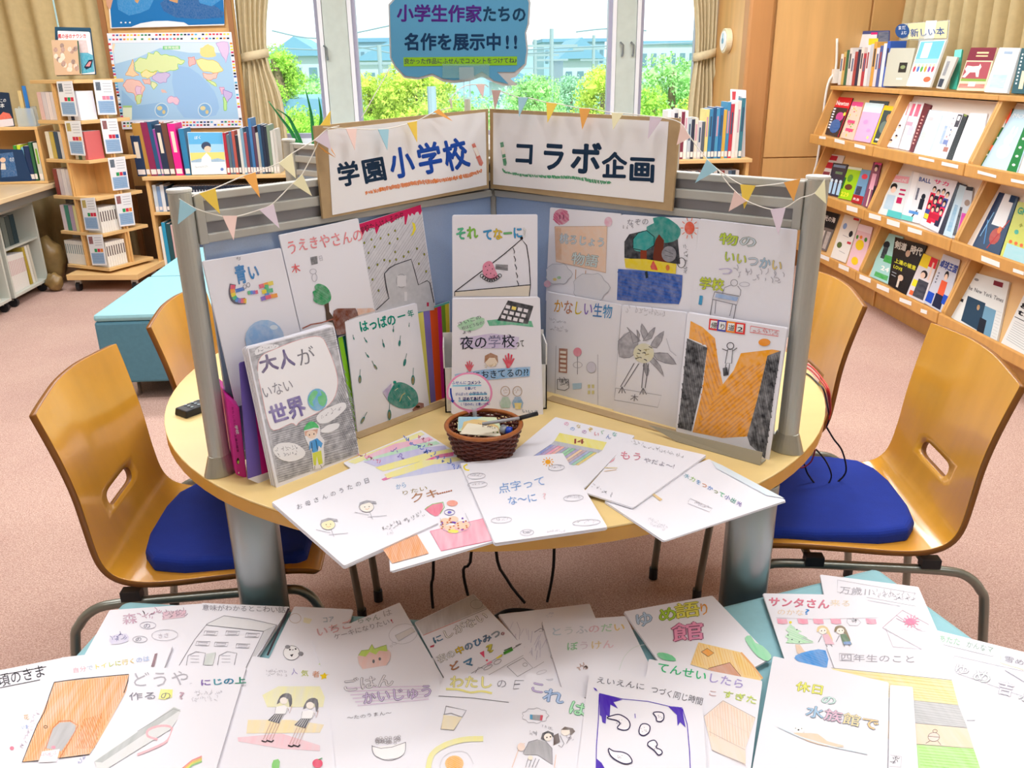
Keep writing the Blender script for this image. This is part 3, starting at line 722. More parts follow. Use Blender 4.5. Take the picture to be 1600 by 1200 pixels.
# ------------------------------------------------------------------ display plate layers on the left screen
def bk(label, pl, q, ox, oy, sc, t=.004, sheets=3, **k):
    o = booklet('booklet', label, pl, q, t, ox=ox, oy=oy, sc=sc, sheets=sheets, **k)
    return o, Art(pl, ox, oy, sc)
A1 = PL('L', .0145, 0)
o, a = bk('drawing sheet with dripping red top, yellow moon and grey school on the left screen', A1, [(1020, 178), (1368, 70), (1450, 640), (1110, 760)], 270, 300, 3.529, .003, 2)
a.f('#cfcfd6', [(1022, 185), (1366, 78), (1444, 625), (1110, 700)], .5)
a.scr('#a9a9b0', [(1030, 240), (1372, 130), (1440, 600), (1115, 690)], 2.5, 14, -1.0, .4)
a.f('#cf1f5c', [(1022, 178), (1366, 70), (1372, 105), (1362, 128), (1352, 108), (1340, 112), (1332, 128), (1318, 116), (1308, 135), (1298, 120), (1285, 180), (1278, 178), (1276, 132), (1230, 150), (1205, 172), (1195, 160), (1140, 190), (1122, 235), (1112, 196), (1085, 200), (1070, 222), (1060, 208), (1045, 245), (1034, 240)])
a.t('学校たんけんその夕', 1035, 228, 1280, 138, 40, '#2a1a22', 0, jit=.1)
a.f('#efe03c', [(1318, 165), (1335, 175), (1340, 205), (1325, 235), (1308, 245), (1320, 225), (1326, 200)])
for x, y in ((1055, 280), (1095, 262), (1145, 255), (1188, 235), (1225, 213), (1112, 302), (1078, 335), (1195, 282), (1238, 258), (1225, 330), (1298, 330), (1345, 312), (1165, 375), (1195, 380), (1230, 372), (1272, 355), (1080, 418), (1127, 400), (1385, 343), (1355, 395), (1100, 482), (1395, 437), (1133, 543)): a.c('#55591c', x, y, 5, 7).c('#c9c93a', x + 1, y, 3, 3)
a.f('#c3c5cb', [(1125, 640), (1190, 580), (1165, 450), (1225, 400), (1312, 370), (1352, 510), (1410, 488), (1438, 610), (1440, 650), (1120, 690)], .4)
a.l('#3a3a42', [(1120, 650), (1190, 585), (1175, 520), (1165, 450), (1190, 420), (1225, 400), (1312, 370), (1330, 430), (1352, 512), (1400, 488), (1415, 500), (1438, 610)], 5)
a.o('#9b9ba3', 1258, 490, 28, 38, 3).r('#e3e3e8', 1275, 550, 1290, 600).r('#e3e3e8', 1235, 460, 1285, 520).r('#c03858', 1398, 608, 1410, 630)
a.build(o)
A2 = PL('L', .0195, 0)
o, a = bk('booklet with coral brush title, green tree and brown ground on the left screen', A2, [(585, 240), (1022, 145), (1118, 680), (715, 800)], 270, 300, 3.529)
CORAL = '#ef7f86'
a.t('うえきやさんの', 630, 335, 1055, 262, 78, CORAL, 1, jit=.12, a=.4)
a.t('木', 655, 445, 705, 437, 55, '#e9676b', 1).f('#4a4d52', [(758, 360), (795, 352), (798, 395), (765, 402)], .6).t('日', 805, 380, 830, 375, 34, LP, 0)
a.o(LP, 772, 438, 18, 14, 3).o(LP, 780, 472, 14, 22, 3)
a.f('#57463a', [(832, 610), (858, 608), (862, 660), (890, 700), (935, 775), (905, 790), (880, 720), (845, 712), (842, 660)])
a.f('#22a05e', [(780, 520), (800, 505), (835, 515), (860, 540), (872, 575), (862, 605), (820, 622), (775, 600), (778, 575), (770, 550), (785, 540)], .35, 3)
a.scr('#178a4c', [(785, 530), (835, 520), (868, 580), (820, 615), (782, 595)], 5, 11, .6)
a.f('#7d3c1d', [(885, 655), (905, 642), (1005, 640), (1025, 680), (945, 712), (955, 780), (905, 790), (880, 700)], .3)
a.scr('#6a2f14', [(890, 660), (1010, 645), (1020, 680), (945, 712), (950, 775), (905, 785)], 4, 9, 1.1)
a.l('#a04a26', [(712, 752), (760, 730), (820, 720), (880, 700)], 7, .3).f('#e6b9a0', [(1012, 642), (1100, 640), (1114, 655), (1020, 680)], .6)
a.build(o)
A3 = PL('L', .0245, 0)
o, a = bk('booklet with blue and rainbow title over a pale blue marble, leftmost on the screen', A3, [(165, 385), (595, 313), (770, 1060), (350, 1185)], 270, 300, 3.529)
a.t('青', 350, 500, 412, 488, 110, '#3f8fd2', 2, a=.3).t('い', 418, 482, 482, 470, 95, '#3f8fd2', 2, a=.3)
R6 = ['#e4637e', '#f2a03d', '#ecd845', '#5fc28a', '#4c8fd8', '#8a6fc9']
a.l('#6c6a78', [(330, 508), (325, 560), (345, 600), (400, 600)], 34, 0, 3)
for i in range(9): a.l(R6[i % 6], [((330, 512), (328, 535), (330, 556), (336, 575), (346, 590), (360, 597), (374, 599), (388, 600), (398, 600))[i], ((329, 536), (330, 557), (336, 576), (346, 590), (360, 597), (374, 599), (388, 600), (398, 600), (405, 600))[i]], 26, .2)
a.l('#4c7fd0', [(345, 545), (392, 532)], 20, .2).o('#8c8c99', 395, 522, 9, 11, 3).o('#8c8c99', 415, 512, 9, 12, 3)
for i in range(4): a.l(R6[(3 + i) % 6], [(412 + i * 14, 556 - i), (426 + i * 14, 553 - i)], 20, .2)
for i, (x0, y0, x1, y1) in enumerate(((475, 522, 500, 514), (500, 514, 525, 506), (525, 506, 552, 500), (515, 510, 518, 545), (518, 545, 520, 580), (485, 590, 510, 582), (510, 582, 540, 575), (540, 575, 575, 568), (490, 552, 515, 546), (520, 545, 550, 540))): a.l(R6[i % 6], [(x0, y0), (x1, y1)], 22, .2)
a.sq(345, 378, 380, 372, 18, PEN, 2)
a.c('#9cc3ea', 505, 810, 108, 106, .45).c('#8db8e6', 485, 790, 70, 60, .4, rot=.3).c('#dbe9f7', 555, 745, 22, 13, .3)
a.build(o)
# folders behind the left tray
A4 = PL('L', .034, 5)
o = booklet('striped_folder', 'sheet of rainbow striped card standing behind the left cardboard tray', A4, [(528, 527), (703, 470), (706, 633), (560, 700)], .004, m=mat('#e9e7ea', .6), cat='folder')
a = Art(A4)
def vstripe(x0, x1, xb0, xb1, col, yt0, yt1, yb0, yb1): a.f(col, [(x0, yt0), (x1, yt1), (xb1, yb1), (xb0, yb0)])
def YT(x): return 527 + (x - 528) * (470 - 527) / 175 + 1
def YB_(x): return 700 + (x - 560) * (633 - 700) / 146 - 1
edges = [528, 535, 550, 641, 652, 661, 671, 683, 689, 695, 701]; eb = [560, 566, 575, 655, 664, 674, 682, 691, 697, 702, 706]
for i, c in enumerate(['#8fd42c', '#11615c', '#e9e7ea', '#4bb6a8', '#e6de6d', '#8372bd', '#e5531c', '#d8238f', '#82ab2b', '#e9d33c']): vstripe(edges[i], edges[i + 1], eb[i], eb[i + 1], c, YT(edges[i]), YT(edges[i + 1]), YB_(eb[i]), YB_(eb[i + 1]))
a.l('#63b7ae', [(641, 492), (702, 472)], 3)
a.build(o, 'colour_stripes')
A5 = PL('L', .046, 6)
o, a = bk('booklet with teal title, falling leaves and a teal leaf ball in the left tray', A5, [(795, 88), (1245, -25), (1335, 700), (885, 860)], 340, 480, 4)
T = '#129a86'
a.t('はっばの', 890, 152, 1120, 100, 75, T, 2, jit=.08).t('一', 1130, 85, 1180, 70, 60, T, 2).t('年', 1190, 62, 1230, 52, 50, T, 1)
def leaf_(x, y, h, brown, r=0):
    a.c('#1d7f78', x, y, h * .36, h, .1, 12, rot=r)
    if brown: a.c('#8a7b48', x - 1, y + h * .1, h * .24, h * .72, .2, 10, rot=r)
    a.l('#1d6f68', [(x + math.sin(r) * h, y - math.cos(r) * h), (x + math.sin(r) * h * 2.2 + 2, y - math.cos(r) * h * 2.4)], 3)
for x, y, h, b_, r in ((850, 195, 10, 0, -.3), (928, 212, 12, 0, -.6), (1037, 237, 16, 0, -.3), (1136, 225, 20, 0, .1), (1097, 145, 12, 0, 0), (1195, 116, 8, 0, 0), (938, 305, 13, 0, -.7), (985, 372, 19, 1, -.6), (1168, 345, 24, 0, .2), (888, 450, 26, 1, 0), (1220, 455, 32, 1, 0), (1072, 672, 34, 1, 0), (905, 705, 24, 1, .5)): leaf_(x, y, h, b_, r)
a.f('#b9a9d6', [(1030, 530), (1085, 475), (1080, 560), (1060, 580)], .6)
a.f('#128a7c', [(1060, 565), (1095, 490), (1130, 468), (1180, 480), (1235, 520), (1252, 570), (1245, 610), (1195, 632), (1130, 628), (1080, 600)], .25, 3)
a.scr('#0e766c', [(1065, 565), (1100, 490), (1180, 482), (1250, 570), (1195, 628), (1090, 600)], 5, 12, .9)
a.l('#d9c07a', [(1135, 590), (1150, 550), (1170, 535)], 4).l('#e9e3c8', [(1105, 520), (1125, 505)], 3).l('#e9e3c8', [(1185, 555), (1205, 580)], 3).c(T, 1105, 468, 10, 9)
a.f('#8c4a24', [(1215, 640), (1255, 595), (1285, 600), (1288, 625), (1225, 655)], .3).c('#3d2410', 1250, 622, 14, 8)
a.l('#7a5a36', [(885, 800), (930, 775), (1010, 750)], 8, .3)
a.build(o)
# tray
def tray(label, side, off, quads, t=.0025, m=CARDB, depth=.03):
    pl = PL(side, off, 12)
    root = None
    for i, q in enumerate(quads):
        P = pl.at(q)
        lowb = [P[3], P[2], P[2] - pl.n * depth, P[3] - pl.n * depth]
        for p_ in lowb: p_[2] = max(p_[2], TZ + .0012)
        mb = MB().slab(P, pl.n, t).hexa([p_ + np.array([0, 0, -.001]) for p_ in lowb], [p_ + np.array([0, 0, .001]) for p_ in lowb])
        if root is None: root = mb.build('cardboard_tray', m, None, label=label, cat='tray')
        else: mb.build('front_lip', m, root)
    return root
tray('long cardboard tray along the foot of the left screen', 'L', .070, [[(561, 685), (701, 624), (702, 641), (563, 701)]])
tray('long cardboard tray along the foot of the right screen', 'R', .075, [[(852, 621), (1053, 682), (1053, 698), (852, 637)]])
tray('greyish card tray overlapping at the right end of the right screen', 'R', .100, [[(1013, 664), (1191, 707), (1187, 731), (1055, 697)]], m=mat('#a29c8a', .75))

# purple and magenta folders, the pink book, the stack at the left
A6 = PL('L', .095, 8)
o = booklet('folder', 'purple folder leaning left of the grey pencil booklet stack', A6, [(374, 567), (470, 540), (500, 700), (388, 750)], .003, m=mat('#6a56ad', .5), cat='folder', sheets=1)
a = Art(A6); a.f('#c81f8a', [(398, 640), (450, 620), (450, 728), (409, 742)]); a.f('#e7e3ea', [(387, 748), (409, 741), (450, 727), (452, 733), (408, 757), (398, 753)]); a.build(o, 'inner_pages')
pk = Pl(atz(376, 747, TZ), (.30, -.95, .0))
q = [(353, 620), (374, 637), (386, 748), (369, 742)]
P = pk.at(q); bd = nL * -1 * .0 + np.array([-.05, .12, 0]) * 1.0
o = MB().hexa([P[3], P[2], P[2] + bd, P[3] + bd], [P[0], P[1], P[1] + bd, P[0] + bd]).build('book', mat('#d21e93', .45), None, label='bright pink book standing beside the foot of the left silver post', cat='book', bevel=.0015)
a = Art(pk, 230, 600, 6)
a.t('おもしろい', 790, 210, 815, 400, 22, '#8b1262', 0, up=(1, -.1)).t('学校', 820, 385, 838, 470, 30, '#f6e3f0', 2, up=(1, -.1)).t('上達の極意', 818, 470, 842, 640, 22, '#5c0b42', 1, up=(1, -.1))
a.c('#3b1f1a', 850, 720, 12, 30).c('#b5cf5a', 853, 730, 9, 16).c('#f3e6ea', 858, 830, 6, 10)
a.build(o, 'spine_lettering')
A7 = PL('L', .138, 11)
o, a = bk('thick booklet stack with grey pencilled cover, purple title and globe, standing at left', A7, [(185, 255), (727, 113), (888, 918), (372, 1146)], 340, 480, 4, .022, 6, jig=.002)
a.f('#a6a6ac', [(195, 262), (722, 122), (880, 915), (378, 1100)], .8)
a.scr('#8f8f96', [(200, 270), (720, 128), (760, 260), (270, 350)], 4, 14, -.25, .5)
a.scr('#7c7c82', [(330, 780), (835, 560), (880, 905), (385, 1095)], 5, 13, -.28, .5)
a.scr('#7c7c82', [(790, 380), (850, 600), (880, 905), (800, 900), (740, 600)], 4, 12, 1.1, .5)
a.f('#f3f2f5', [(250, 400), (270, 310), (350, 265), (520, 200), (640, 185), (690, 260), (735, 380), (750, 480), (720, 580), (640, 650), (520, 710), (490, 740), (460, 725), (350, 770), (310, 700), (280, 560)], 0, 3)
a.l('#e5a0a0', smoothline([(250, 400), (270, 310), (350, 265), (520, 200), (640, 185), (690, 260), (735, 380), (750, 480), (720, 580), (640, 650), (520, 710), (490, 740), (460, 725), (350, 770), (310, 700), (280, 560)], 3, True), 3, .3)
a.f('#ececf0', [(235, 270), (290, 235), (375, 235), (370, 255), (290, 280), (240, 300)], 0, 3).sq(250, 285, 360, 250, 20, PEN, 4)
a.t('大', 270, 405, 385, 375, 115, '#75688f', 2, jit=.03, a=.35).t('人', 392, 378, 485, 352, 120, '#6b5f92', 2, jit=.03, a=.35).t('が', 505, 365, 620, 335, 120, '#77757f', 0, a=.3)
a.t('いない', 285, 570, 480, 510, 90, '#8a8894', 0, jit=.05, a=.3)
a.t('世', 335, 725, 450, 690, 125, '#8474b8', 2, a=.4).t('界', 450, 690, 560, 655, 135, '#7465ab', 2, a=.4)
a.c('#6fb7dc', 622, 578, 62, 70, .3).f('#72c989', [(575, 550), (600, 520), (625, 530), (610, 560), (590, 590), (600, 620), (580, 610), (565, 580)], .2, 2).f('#72c989', [(640, 520), (670, 540), (680, 580), (660, 620), (630, 600), (625, 560), (650, 550)], .2, 2)
a.f('#f1f1f4', [(345, 900), (365, 860), (420, 845), (490, 855), (545, 900), (530, 940), (460, 965), (390, 950)], 0, 3).sq(365, 905, 500, 890, 22, PEN, 5).sq(375, 940, 500, 925, 20, PEN, 5)
a.f('#f1f1f4', [(615, 690), (650, 650), (730, 610), (790, 595), (800, 630), (750, 680), (690, 720), (635, 725)], 0, 3).sq(640, 700, 770, 640, 20, PEN, 5)
a.f('#f1f1f4', [(640, 775), (690, 735), (755, 725), (750, 755), (690, 785)], 0, 3)
a.f('#ecebef', [(540, 800), (545, 740), (590, 715), (635, 740), (640, 800), (665, 830), (660, 880), (665, 985), (610, 1015), (595, 1000), (585, 900), (565, 860)], 0, 2)
a.f('#46c06c', [(538, 770), (550, 735), (585, 712), (620, 730), (630, 755), (600, 752)], .2, 2).f('#d9a58c', [(540, 775), (625, 760), (620, 790), (545, 805)], .2).c('#f3dccb', 585, 795, 32, 26).c('#333333', 572, 798, 3, 6).c('#333333', 600, 792, 3, 6)
a.f('#3f9ce0', [(572, 840), (620, 818), (655, 850), (645, 880), (630, 865), (625, 900), (590, 910), (585, 880), (570, 895)], .2).l('#34506e', [(585, 845), (590, 900)], 5).l('#34506e', [(612, 830), (622, 890)], 5)
a.f('#d8e03a', [(590, 912), (645, 895), (655, 975), (630, 985), (618, 930), (612, 990), (598, 985)], .2).l(PEN, [(605, 990), (605, 1015)], 3).l(PEN, [(640, 985), (650, 1005)], 3)
a.sq(690, 970, 850, 915, 30, '#a9a7b0', 5)
a.build(o)

# ------------------------------------------------------------------ centre: white file box with two standing booklets
bx = MB(); BV = 1.775
for (x0, x1, y0, y1, z0, z1) in ((-.035, .20, BV, BV + .003, TZ + .001, TZ + .11), (-.035, .20, BV + .075, BV + .078, TZ + .001, TZ + .17), (-.035, -.032, BV, BV + .078, TZ + .001, TZ + .16), (.197, .20, BV, BV + .078, TZ + .001, TZ + .16), (-.035, .20, BV, BV + .078, TZ + .001, TZ + .004)): bx.box(x0, x1, y0, y1, z0, z1)
bx.build('file_box', mat('#eceae4', .5), None, label='white open file box behind the two centre booklets', cat='box')
B0 = Pl((0, BV + .050, TZ), (0, -1, .03))
o, a = bk('booklet with multicolour title and strawberry mountain line drawing, upper centre', B0, [(120, 95), (462, 92), (462, 640), (122, 645)], 660, 300, 2.581)
a.t('それ', 135, 190, 225, 182, 55, ['#5fc79a', '#8fd054'], 2, outl='#55606a').t('てなーに?', 245, 192, 420, 180, 50, ['#4aa6e0', '#e6c840', '#6fbf7a', '#4aa6e0', '#f2f2f2'], 2, outl='#55606a')
a.f('#efe4d2', [(130, 402), (436, 374), (432, 420), (130, 420)])
a.l(INKK, [(130, 402), (245, 315), (330, 250), (400, 190), (420, 215), (430, 280), (436, 374), (431, 420)], 3.5).l(INKK, [(130, 402), (436, 374)], 3.5).l(INKK, [(130, 402), (130, 420)], 3).c(INKK, 400, 186, 6, 7)
for y in range(5): a.l(INKK, [(365 + y * 4, 225 + y * 33), (372 + y * 4, 240 + y * 33), (370 + y * 4, 247 + y * 33)], 3)
a.f('#e78aa6', [(243, 300), (252, 285), (268, 278), (282, 285), (292, 310), (305, 345), (268, 350), (246, 335)], .2, 2)
for x, y in ((255, 300), (270, 295), (282, 310), (262, 315), (275, 328), (290, 335), (258, 332)): a.c('#4a2030', x, y, 2.2)
for i in range(9): a.o(INKK, 240 + i * 9, 338 + 18 * math.sin(i * .4), 7, 7, 2.5)
for i in range(5): a.l(INKK, [(295, 293 + i * 4), (345, 305 + i * 5 - 10)], 2)
a.build(o)
B1 = Pl((0, BV - .030, TZ), (0, -1, .09)); 
o, a = bk('booklet with night school title, dark building and red hands, lower centre', B1, [(122, 432), (472, 425), (488, 912), (116, 895)], 660, 300, 2.581, .012, 5)
a.f('#56b78d', [(260, 518), (330, 510), (440, 520), (448, 545), (360, 535), (270, 540)], .4)
a.f('#23252d', [(345, 437), (448, 460), (425, 532), (302, 518)], .2)
for i in range(4):
    for j in range(3): a.f(['#f3f2f2', '#f5e07a', '#f3f2f2'][(i + j) % 3] if (i, j) == (1, 0) else '#eceaf0', [(338 + i * 24 - j * 9, 455 + i * 5 + j * 20), (355 + i * 24 - j * 9, 459 + i * 5 + j * 20), (352 + i * 24 - j * 9, 472 + i * 5 + j * 20), (335 + i * 24 - j * 9, 468 + i * 5 + j * 20)])
a.f('#a8dcb4', [(140, 540), (200, 505), (250, 510), (240, 545), (180, 562)], .6, 2).t('さいこの', 142, 540, 240, 508, 17, '#445', 0).t('校はどうなの?', 160, 556, 250, 530, 15, '#445', 0)
a.f('#cfc1e6', [(150, 590), (280, 570), (390, 585), (380, 632), (160, 628)], .5).t('夜の学校', 152, 630, 375, 622, 56, ['#222a3a', '#222a3a', '#8a86ac', '#222a3a'], 1, jit=.03).t('って', 375, 624, 412, 622, 34, '#333', 1)
a.t('よさ', 160, 572, 200, 566, 13, '#445', 0).t('がっこう', 275, 590, 360, 583, 13, '#445', 0)
def hand(x, y, s_, fl, r=0):
    a.f('#dd2c4c', [(x + dx * s_ * fl, y + dy * s_) for dx, dy in ((0, 1), (-.45, .3), (-.75, -.3), (-.55, -.35), (-.3, .0), (-.45, -.8), (-.25, -.85), (-.05, -.1), (.0, -1), (.2, -1), (.2, -.1), (.45, -.8), (.6, -.7), (.45, .05), (.8, -.35), (.9, -.25), (.5, .45), (.3, 1))], .3)
hand(188, 702, 22, 1); hand(350, 680, 30, -1)
a.c('#f0e3d0', 278, 680, 26, 25).f('#a9764b', [(250, 690), (252, 660), (275, 648), (303, 660), (305, 690), (292, 668), (270, 668)], .3)
a.sq(252, 712, 300, 706, 12, '#c9b27a', 4)
a.f('#7fb8e8', [(130, 735), (250, 715), (435, 705), (432, 742), (270, 757), (135, 758)], .55).t('なにおきてるの??', 168, 755, 430, 738, 36, '#27354a', 1, jit=.05)
for x, c in ((334, '#a7c7b8'), (383, '#7fa8cf')):
    a.o('#b7a08c', x, 803, 18, 20, 2.5).f(c, [(x - 22, 850), (x - 10, 826), (x + 12, 826), (x + 24, 850), (x + 18, 870), (x - 16, 870)], .5).sq(x - 12, 812, x + 12, 808, 12, '#b7a08c', 2)
a.f('#e9d47a', [(370, 850), (400, 850), (395, 875), (375, 875)], .5).t('いいえ', 400, 888, 470, 893, 16, '#2a5c80', 0)
a.build(o)

# ------------------------------------------------------------------ right screen
D1 = PL('R', .0145, 0); D2 = PL('R', .0195, 0); D3 = PL('R', .032, 2); D4 = PL('R', .038, 2); D5 = PL('R', .066, 6)
KB = (660, 300, 2.581)
o, a = bk('booklet with pink blossoms and framed title on the right screen, nearest the corner', D1, [(515, 62), (802, 90), (778, 470), (497, 440)], *KB)
a.c('#d87a96', 560, 100, 32, 32, .5).scr('#cf5c84', [(530, 85), (580, 72), (595, 110), (555, 135), (528, 115)], 4, 7, .8).c('#e3a9c0', 750, 120, 16, 20, .7).t('11', 545, 110, 575, 108, 24, '#8a4a66', 0)
a.f('#eecdb2', [(535, 140), (745, 138), (740, 325), (540, 280)], .35).l('#cf9f7a', [(535, 140), (745, 138), (740, 325), (540, 280), (535, 140)], 2.5, .3)
a.f('#e0b796', [(535, 145), (560, 145), (562, 275), (541, 272)], .3)
a.t('桃ろじょう', 552, 202, 738, 220, 42, '#cfdde6', 1, outl='#9aa4ac').t('物語', 600, 285, 708, 300, 52, '#cfe0e2', 1, outl='#a4a09c')
a.l('#c9a082', [(620, 312), (618, 350)], 3).l('#c9a082', [(660, 316), (655, 360)], 3)
for cx, cy, r in ((550, 330, 52), (680, 385, 72)):
    a.f('#dfe1ea', [(cx + r * (1 + .1 * math.cos(5 * t)) * math.cos(t), cy + .8 * r * (1 + .1 * math.cos(6 * t)) * math.sin(t)) for t in [i * .3 for i in range(21)]], .5)
    a.l('#b8bac6', [(cx + r * (1 + .1 * math.cos(5 * t)) * math.cos(t), cy + .8 * r * (1 + .1 * math.cos(6 * t)) * math.sin(t)) for t in [i * .3 for i in range(22)]], 2)
a.c('#e8d27c', 535, 352, 8, 6, .4).c('#a0d0a0', 552, 345, 8, 6, .4).c('#e6a8c0', 505, 370, 14, 14, .7)
a.build(o)
o, a = bk('booklet with trees on a black island over a blue sea on the right screen', D2, [(800, 92), (1115, 110), (1080, 520), (775, 490)], *KB)
a.t('なぞの', 825, 135, 915, 128, 30, '#8a8a96', 0, jit=.1).sq(808, 150, 850, 150, 14, PEN, 3)
a.f('#1b1f28', [(815, 265), (815, 200), (835, 170), (900, 155), (960, 140), (1030, 190), (1040, 290), (950, 285)], .15)
a.f('#0f8f86', [(910, 170), (905, 140), (935, 125), (930, 105), (975, 100), (1010, 118), (1042, 150), (1030, 190), (985, 205), (930, 195)], .2, 2)
a.f('#1c9c98', [(850, 225), (850, 190), (870, 165), (905, 155), (935, 180), (935, 215), (900, 238), (865, 238)], .15, 2).l('#10181c', [(850, 225), (850, 190), (870, 165), (905, 155), (935, 180), (935, 215), (900, 238), (850, 228)], 3)
a.f('#8a3a20', [(880, 235), (905, 235), (905, 280), (880, 275)]).f('#6a2e1c', [(930, 265), (940, 195), (955, 170), (975, 195), (970, 260), (990, 285), (935, 280)])
a.c('#7e7f88', 995, 250, 30, 32, .3).l('#55565e', [(978, 235), (1012, 250)], 2).l('#55565e', [(978, 255), (1012, 262)], 2)
a.f('#e9d21e', [(815, 268), (900, 270), (1025, 290), (1022, 330), (905, 318), (820, 305)], .15)
a.f('#1257b8', [(785, 435), (790, 310), (905, 318), (1050, 335), (1045, 420), (1035, 452), (900, 445)], .25)
a.scr('#0c46a0', [(790, 320), (905, 322), (1045, 340), (1035, 440), (880, 440), (790, 430)], 6, 13, .2)
a.f('#d8402c', [(920, 300), (932, 275), (945, 300), (950, 315), (925, 312)], .2).c('#d8742c', 990, 305, 8, 12, .2).o('#33333a', 1045, 285, 16, 20, 2.5).f('#20303c', [(898, 322), (908, 318), (912, 345), (902, 348)])
a.c('#e4552e', 1078, 145, 20, 26, .25)
for i in range(10): t = i * .63; a.l('#e87a50', [(1078 + 24 * math.cos(t), 145 + 30 * math.sin(t)), (1078 + 36 * math.cos(t), 145 + 44 * math.sin(t))], 3)
a.sq(1052, 205, 1052, 330, 16, '#55555e', 6)
a.build(o)
o, a = bk('booklet with yellow green title and desk pencil drawing, upper right on the screen', D2, [(1116, 110), (1512, 155), (1474, 590), (1078, 520)], *KB)
a.t('物の', 1195, 205, 1350, 222, 50, ['#c3dd4a', '#cfdbe6'], 1, outl='#8f9a86').t('いいつかい', 1212, 275, 1450, 318, 50, ['#c3dd4a', '#d6de5a', '#c9d8e8', '#aecbe4', '#e6cf8a'], 1, outl='#9aa0a0')
a.t('つ', 1190, 330, 1255, 335, 40, '#c9c2e2', 1).sq(1260, 345, 1460, 375, 34, LP, 6)
a.t('学校', 1115, 385, 1215, 395, 52, '#cfe04a', 1, outl='#8f9a5a').t('1', 1100, 450, 1130, 454, 50, '#4fa8d8', 2)
a.o(PEN, 1258, 366, 14, 13, 2).l(PEN, [(1245, 375), (1220, 385), (1210, 410)], 2).l(PEN, [(1272, 378), (1285, 395), (1282, 418)], 2).l(PEN, [(1180, 402), (1280, 420), (1268, 455), (1170, 432), (1180, 402)], 2.5).f('#8fb4e6', [(1185, 408), (1275, 424), (1268, 440), (1182, 424)], .5)
a.l(PEN, [(1172, 432), (1160, 505)], 2.5).l(PEN, [(1266, 455), (1255, 515)], 2.5).l(PEN, [(1185, 436), (1180, 490)], 2).l(PEN, [(1252, 452), (1240, 500)], 2).o(LP, 1300, 372, 20, 9, 2)
a.build(o)
o, a = bk('booklet with coloured title and small building drawings, lower row nearest the corner', D3, [(500, 402), (803, 457), (766, 940), (495, 860)], *KB)
a.t('かなしい生物', 527, 480, 765, 505, 60, ['#e2a63c', '#c58a6a', '#d8c03c', '#8d76c4', '#4f86c4', '#4f9ad0'], 1, jit=.06, outl=None)
a.sq(510, 525, 580, 535, 14, LP, 5).sq(512, 555, 580, 565, 14, LP, 5)
a.l(LP, [(540, 620), (535, 820), (708, 862), (708, 655)], 2)
a.f('#a8694c', [(552, 630), (586, 632), (584, 730), (550, 726)], .3)
for i in range(5): a.f('#f1e9e2', [(556, 640 + i * 18), (580, 642 + i * 18), (580, 652 + i * 18), (556, 650 + i * 18)])
a.c('#e78aa0', 626, 645, 17, 18, .3).l(PEN, [(626, 663), (626, 735)], 2).o(LP, 627, 697, 18, 12, 2).c('#d7d4e6', 682, 707, 19, 22, .4).o(LP, 682, 707, 19, 22, 2)
a.l('#6a6a72', [(545, 755), (590, 755), (592, 790), (575, 800), (545, 795), (545, 755)], 2.5).sq(550, 785, 585, 785, 25, '#77767e', 5).f('#a8cbe4', [(606, 772), (643, 770), (642, 792), (608, 796)], .2)
for x, y in ((668, 776), (684, 776), (668, 800), (684, 800)): a.r('#d9d49a', x, y, x + 10, y + 14)
a.build(o)
o, a = bk('booklet with a spiky pencilled bird creature in the middle of the lower row', D4, [(805, 457), (1066, 487), (1022, 975), (768, 908)], *KB)
a.sq(820, 490, 990, 505, 22, '#c4c3cc', 8)
for pts in ([(790, 600), (840, 560), (870, 610), (860, 650), (835, 668), (795, 665)], [(895, 600), (880, 560), (885, 530), (905, 560), (915, 590)], [(850, 610), (840, 570), (825, 545), (862, 580), (880, 600)], [(920, 620), (940, 585), (975, 560), (965, 600), (945, 630)], [(930, 650), (990, 650), (1025, 695), (980, 690), (945, 675)], [(930, 665), (960, 700), (975, 745), (945, 710), (915, 680)], [(900, 680), (915, 720), (905, 745), (890, 700)], [(890, 600), (920, 560), (940, 545), (925, 590)], [(870, 605), (865, 555), (878, 575)]):
    a.f('#9a99a2', pts, .55, 2); a.l('#77767e', pts + [pts[0]], 1.8)
a.c('#e6e2c2', 893, 650, 42, 40, .4)
for k in range(16): x = 860 + RND.random() * 66; y = 622 + RND.random() * 55; a.l(['#3d3c42', '#a79a5a', '#5a5a44'][k % 3], [(x, y), (x + RND.uniform(4, 16), y + RND.uniform(-6, 8))], 3.5, .2)
for x0, x1, y1 in ((855, 800, 785), (895, 885, 790)):
    a.l(PEN, [(x0, 690), (x1, y1)], 3).l(PEN, [(x0 + 18, 692), (x1 + 14, y1)], 3)
    for d_ in (-14, 0, 14): a.l(PEN, [(x1 + 6, y1), (x1 + 6 + d_, y1 + 26)], 3)
a.l('#a9a8b2', [(780, 790), (965, 820), (950, 868), (775, 838), (780, 790)], 2).t('木', 838, 838, 872, 842, 30, PEN, 0)
a.l(LP, [(985, 590), (1000, 640), (1025, 660)], 2)
a.build(o)
o, a = bk('booklet with orange road between black walls and coloured title tiles, far right', D5, [(1068, 487), (1470, 550), (1392, 1110), (1022, 965)], *KB, .008, 4)
a.f('#f6a61c', [(1082, 520), (1130, 545), (1180, 590), (1195, 700), (1212, 775), (1255, 720), (1285, 650), (1410, 635), (1442, 640), (1390, 680), (1365, 830), (1318, 985), (1210, 992), (1090, 968), (1130, 800), (1150, 620), (1075, 590)], .25)
a.scr('#e28f10', [(1100, 960), (1210, 780), (1290, 700), (1385, 690), (1315, 985), (1210, 990)], 6, 14, -.7)
a.scr('#e28f10', [(1090, 545), (1180, 600), (1205, 770), (1110, 950), (1148, 640)], 6, 14, 1.25)
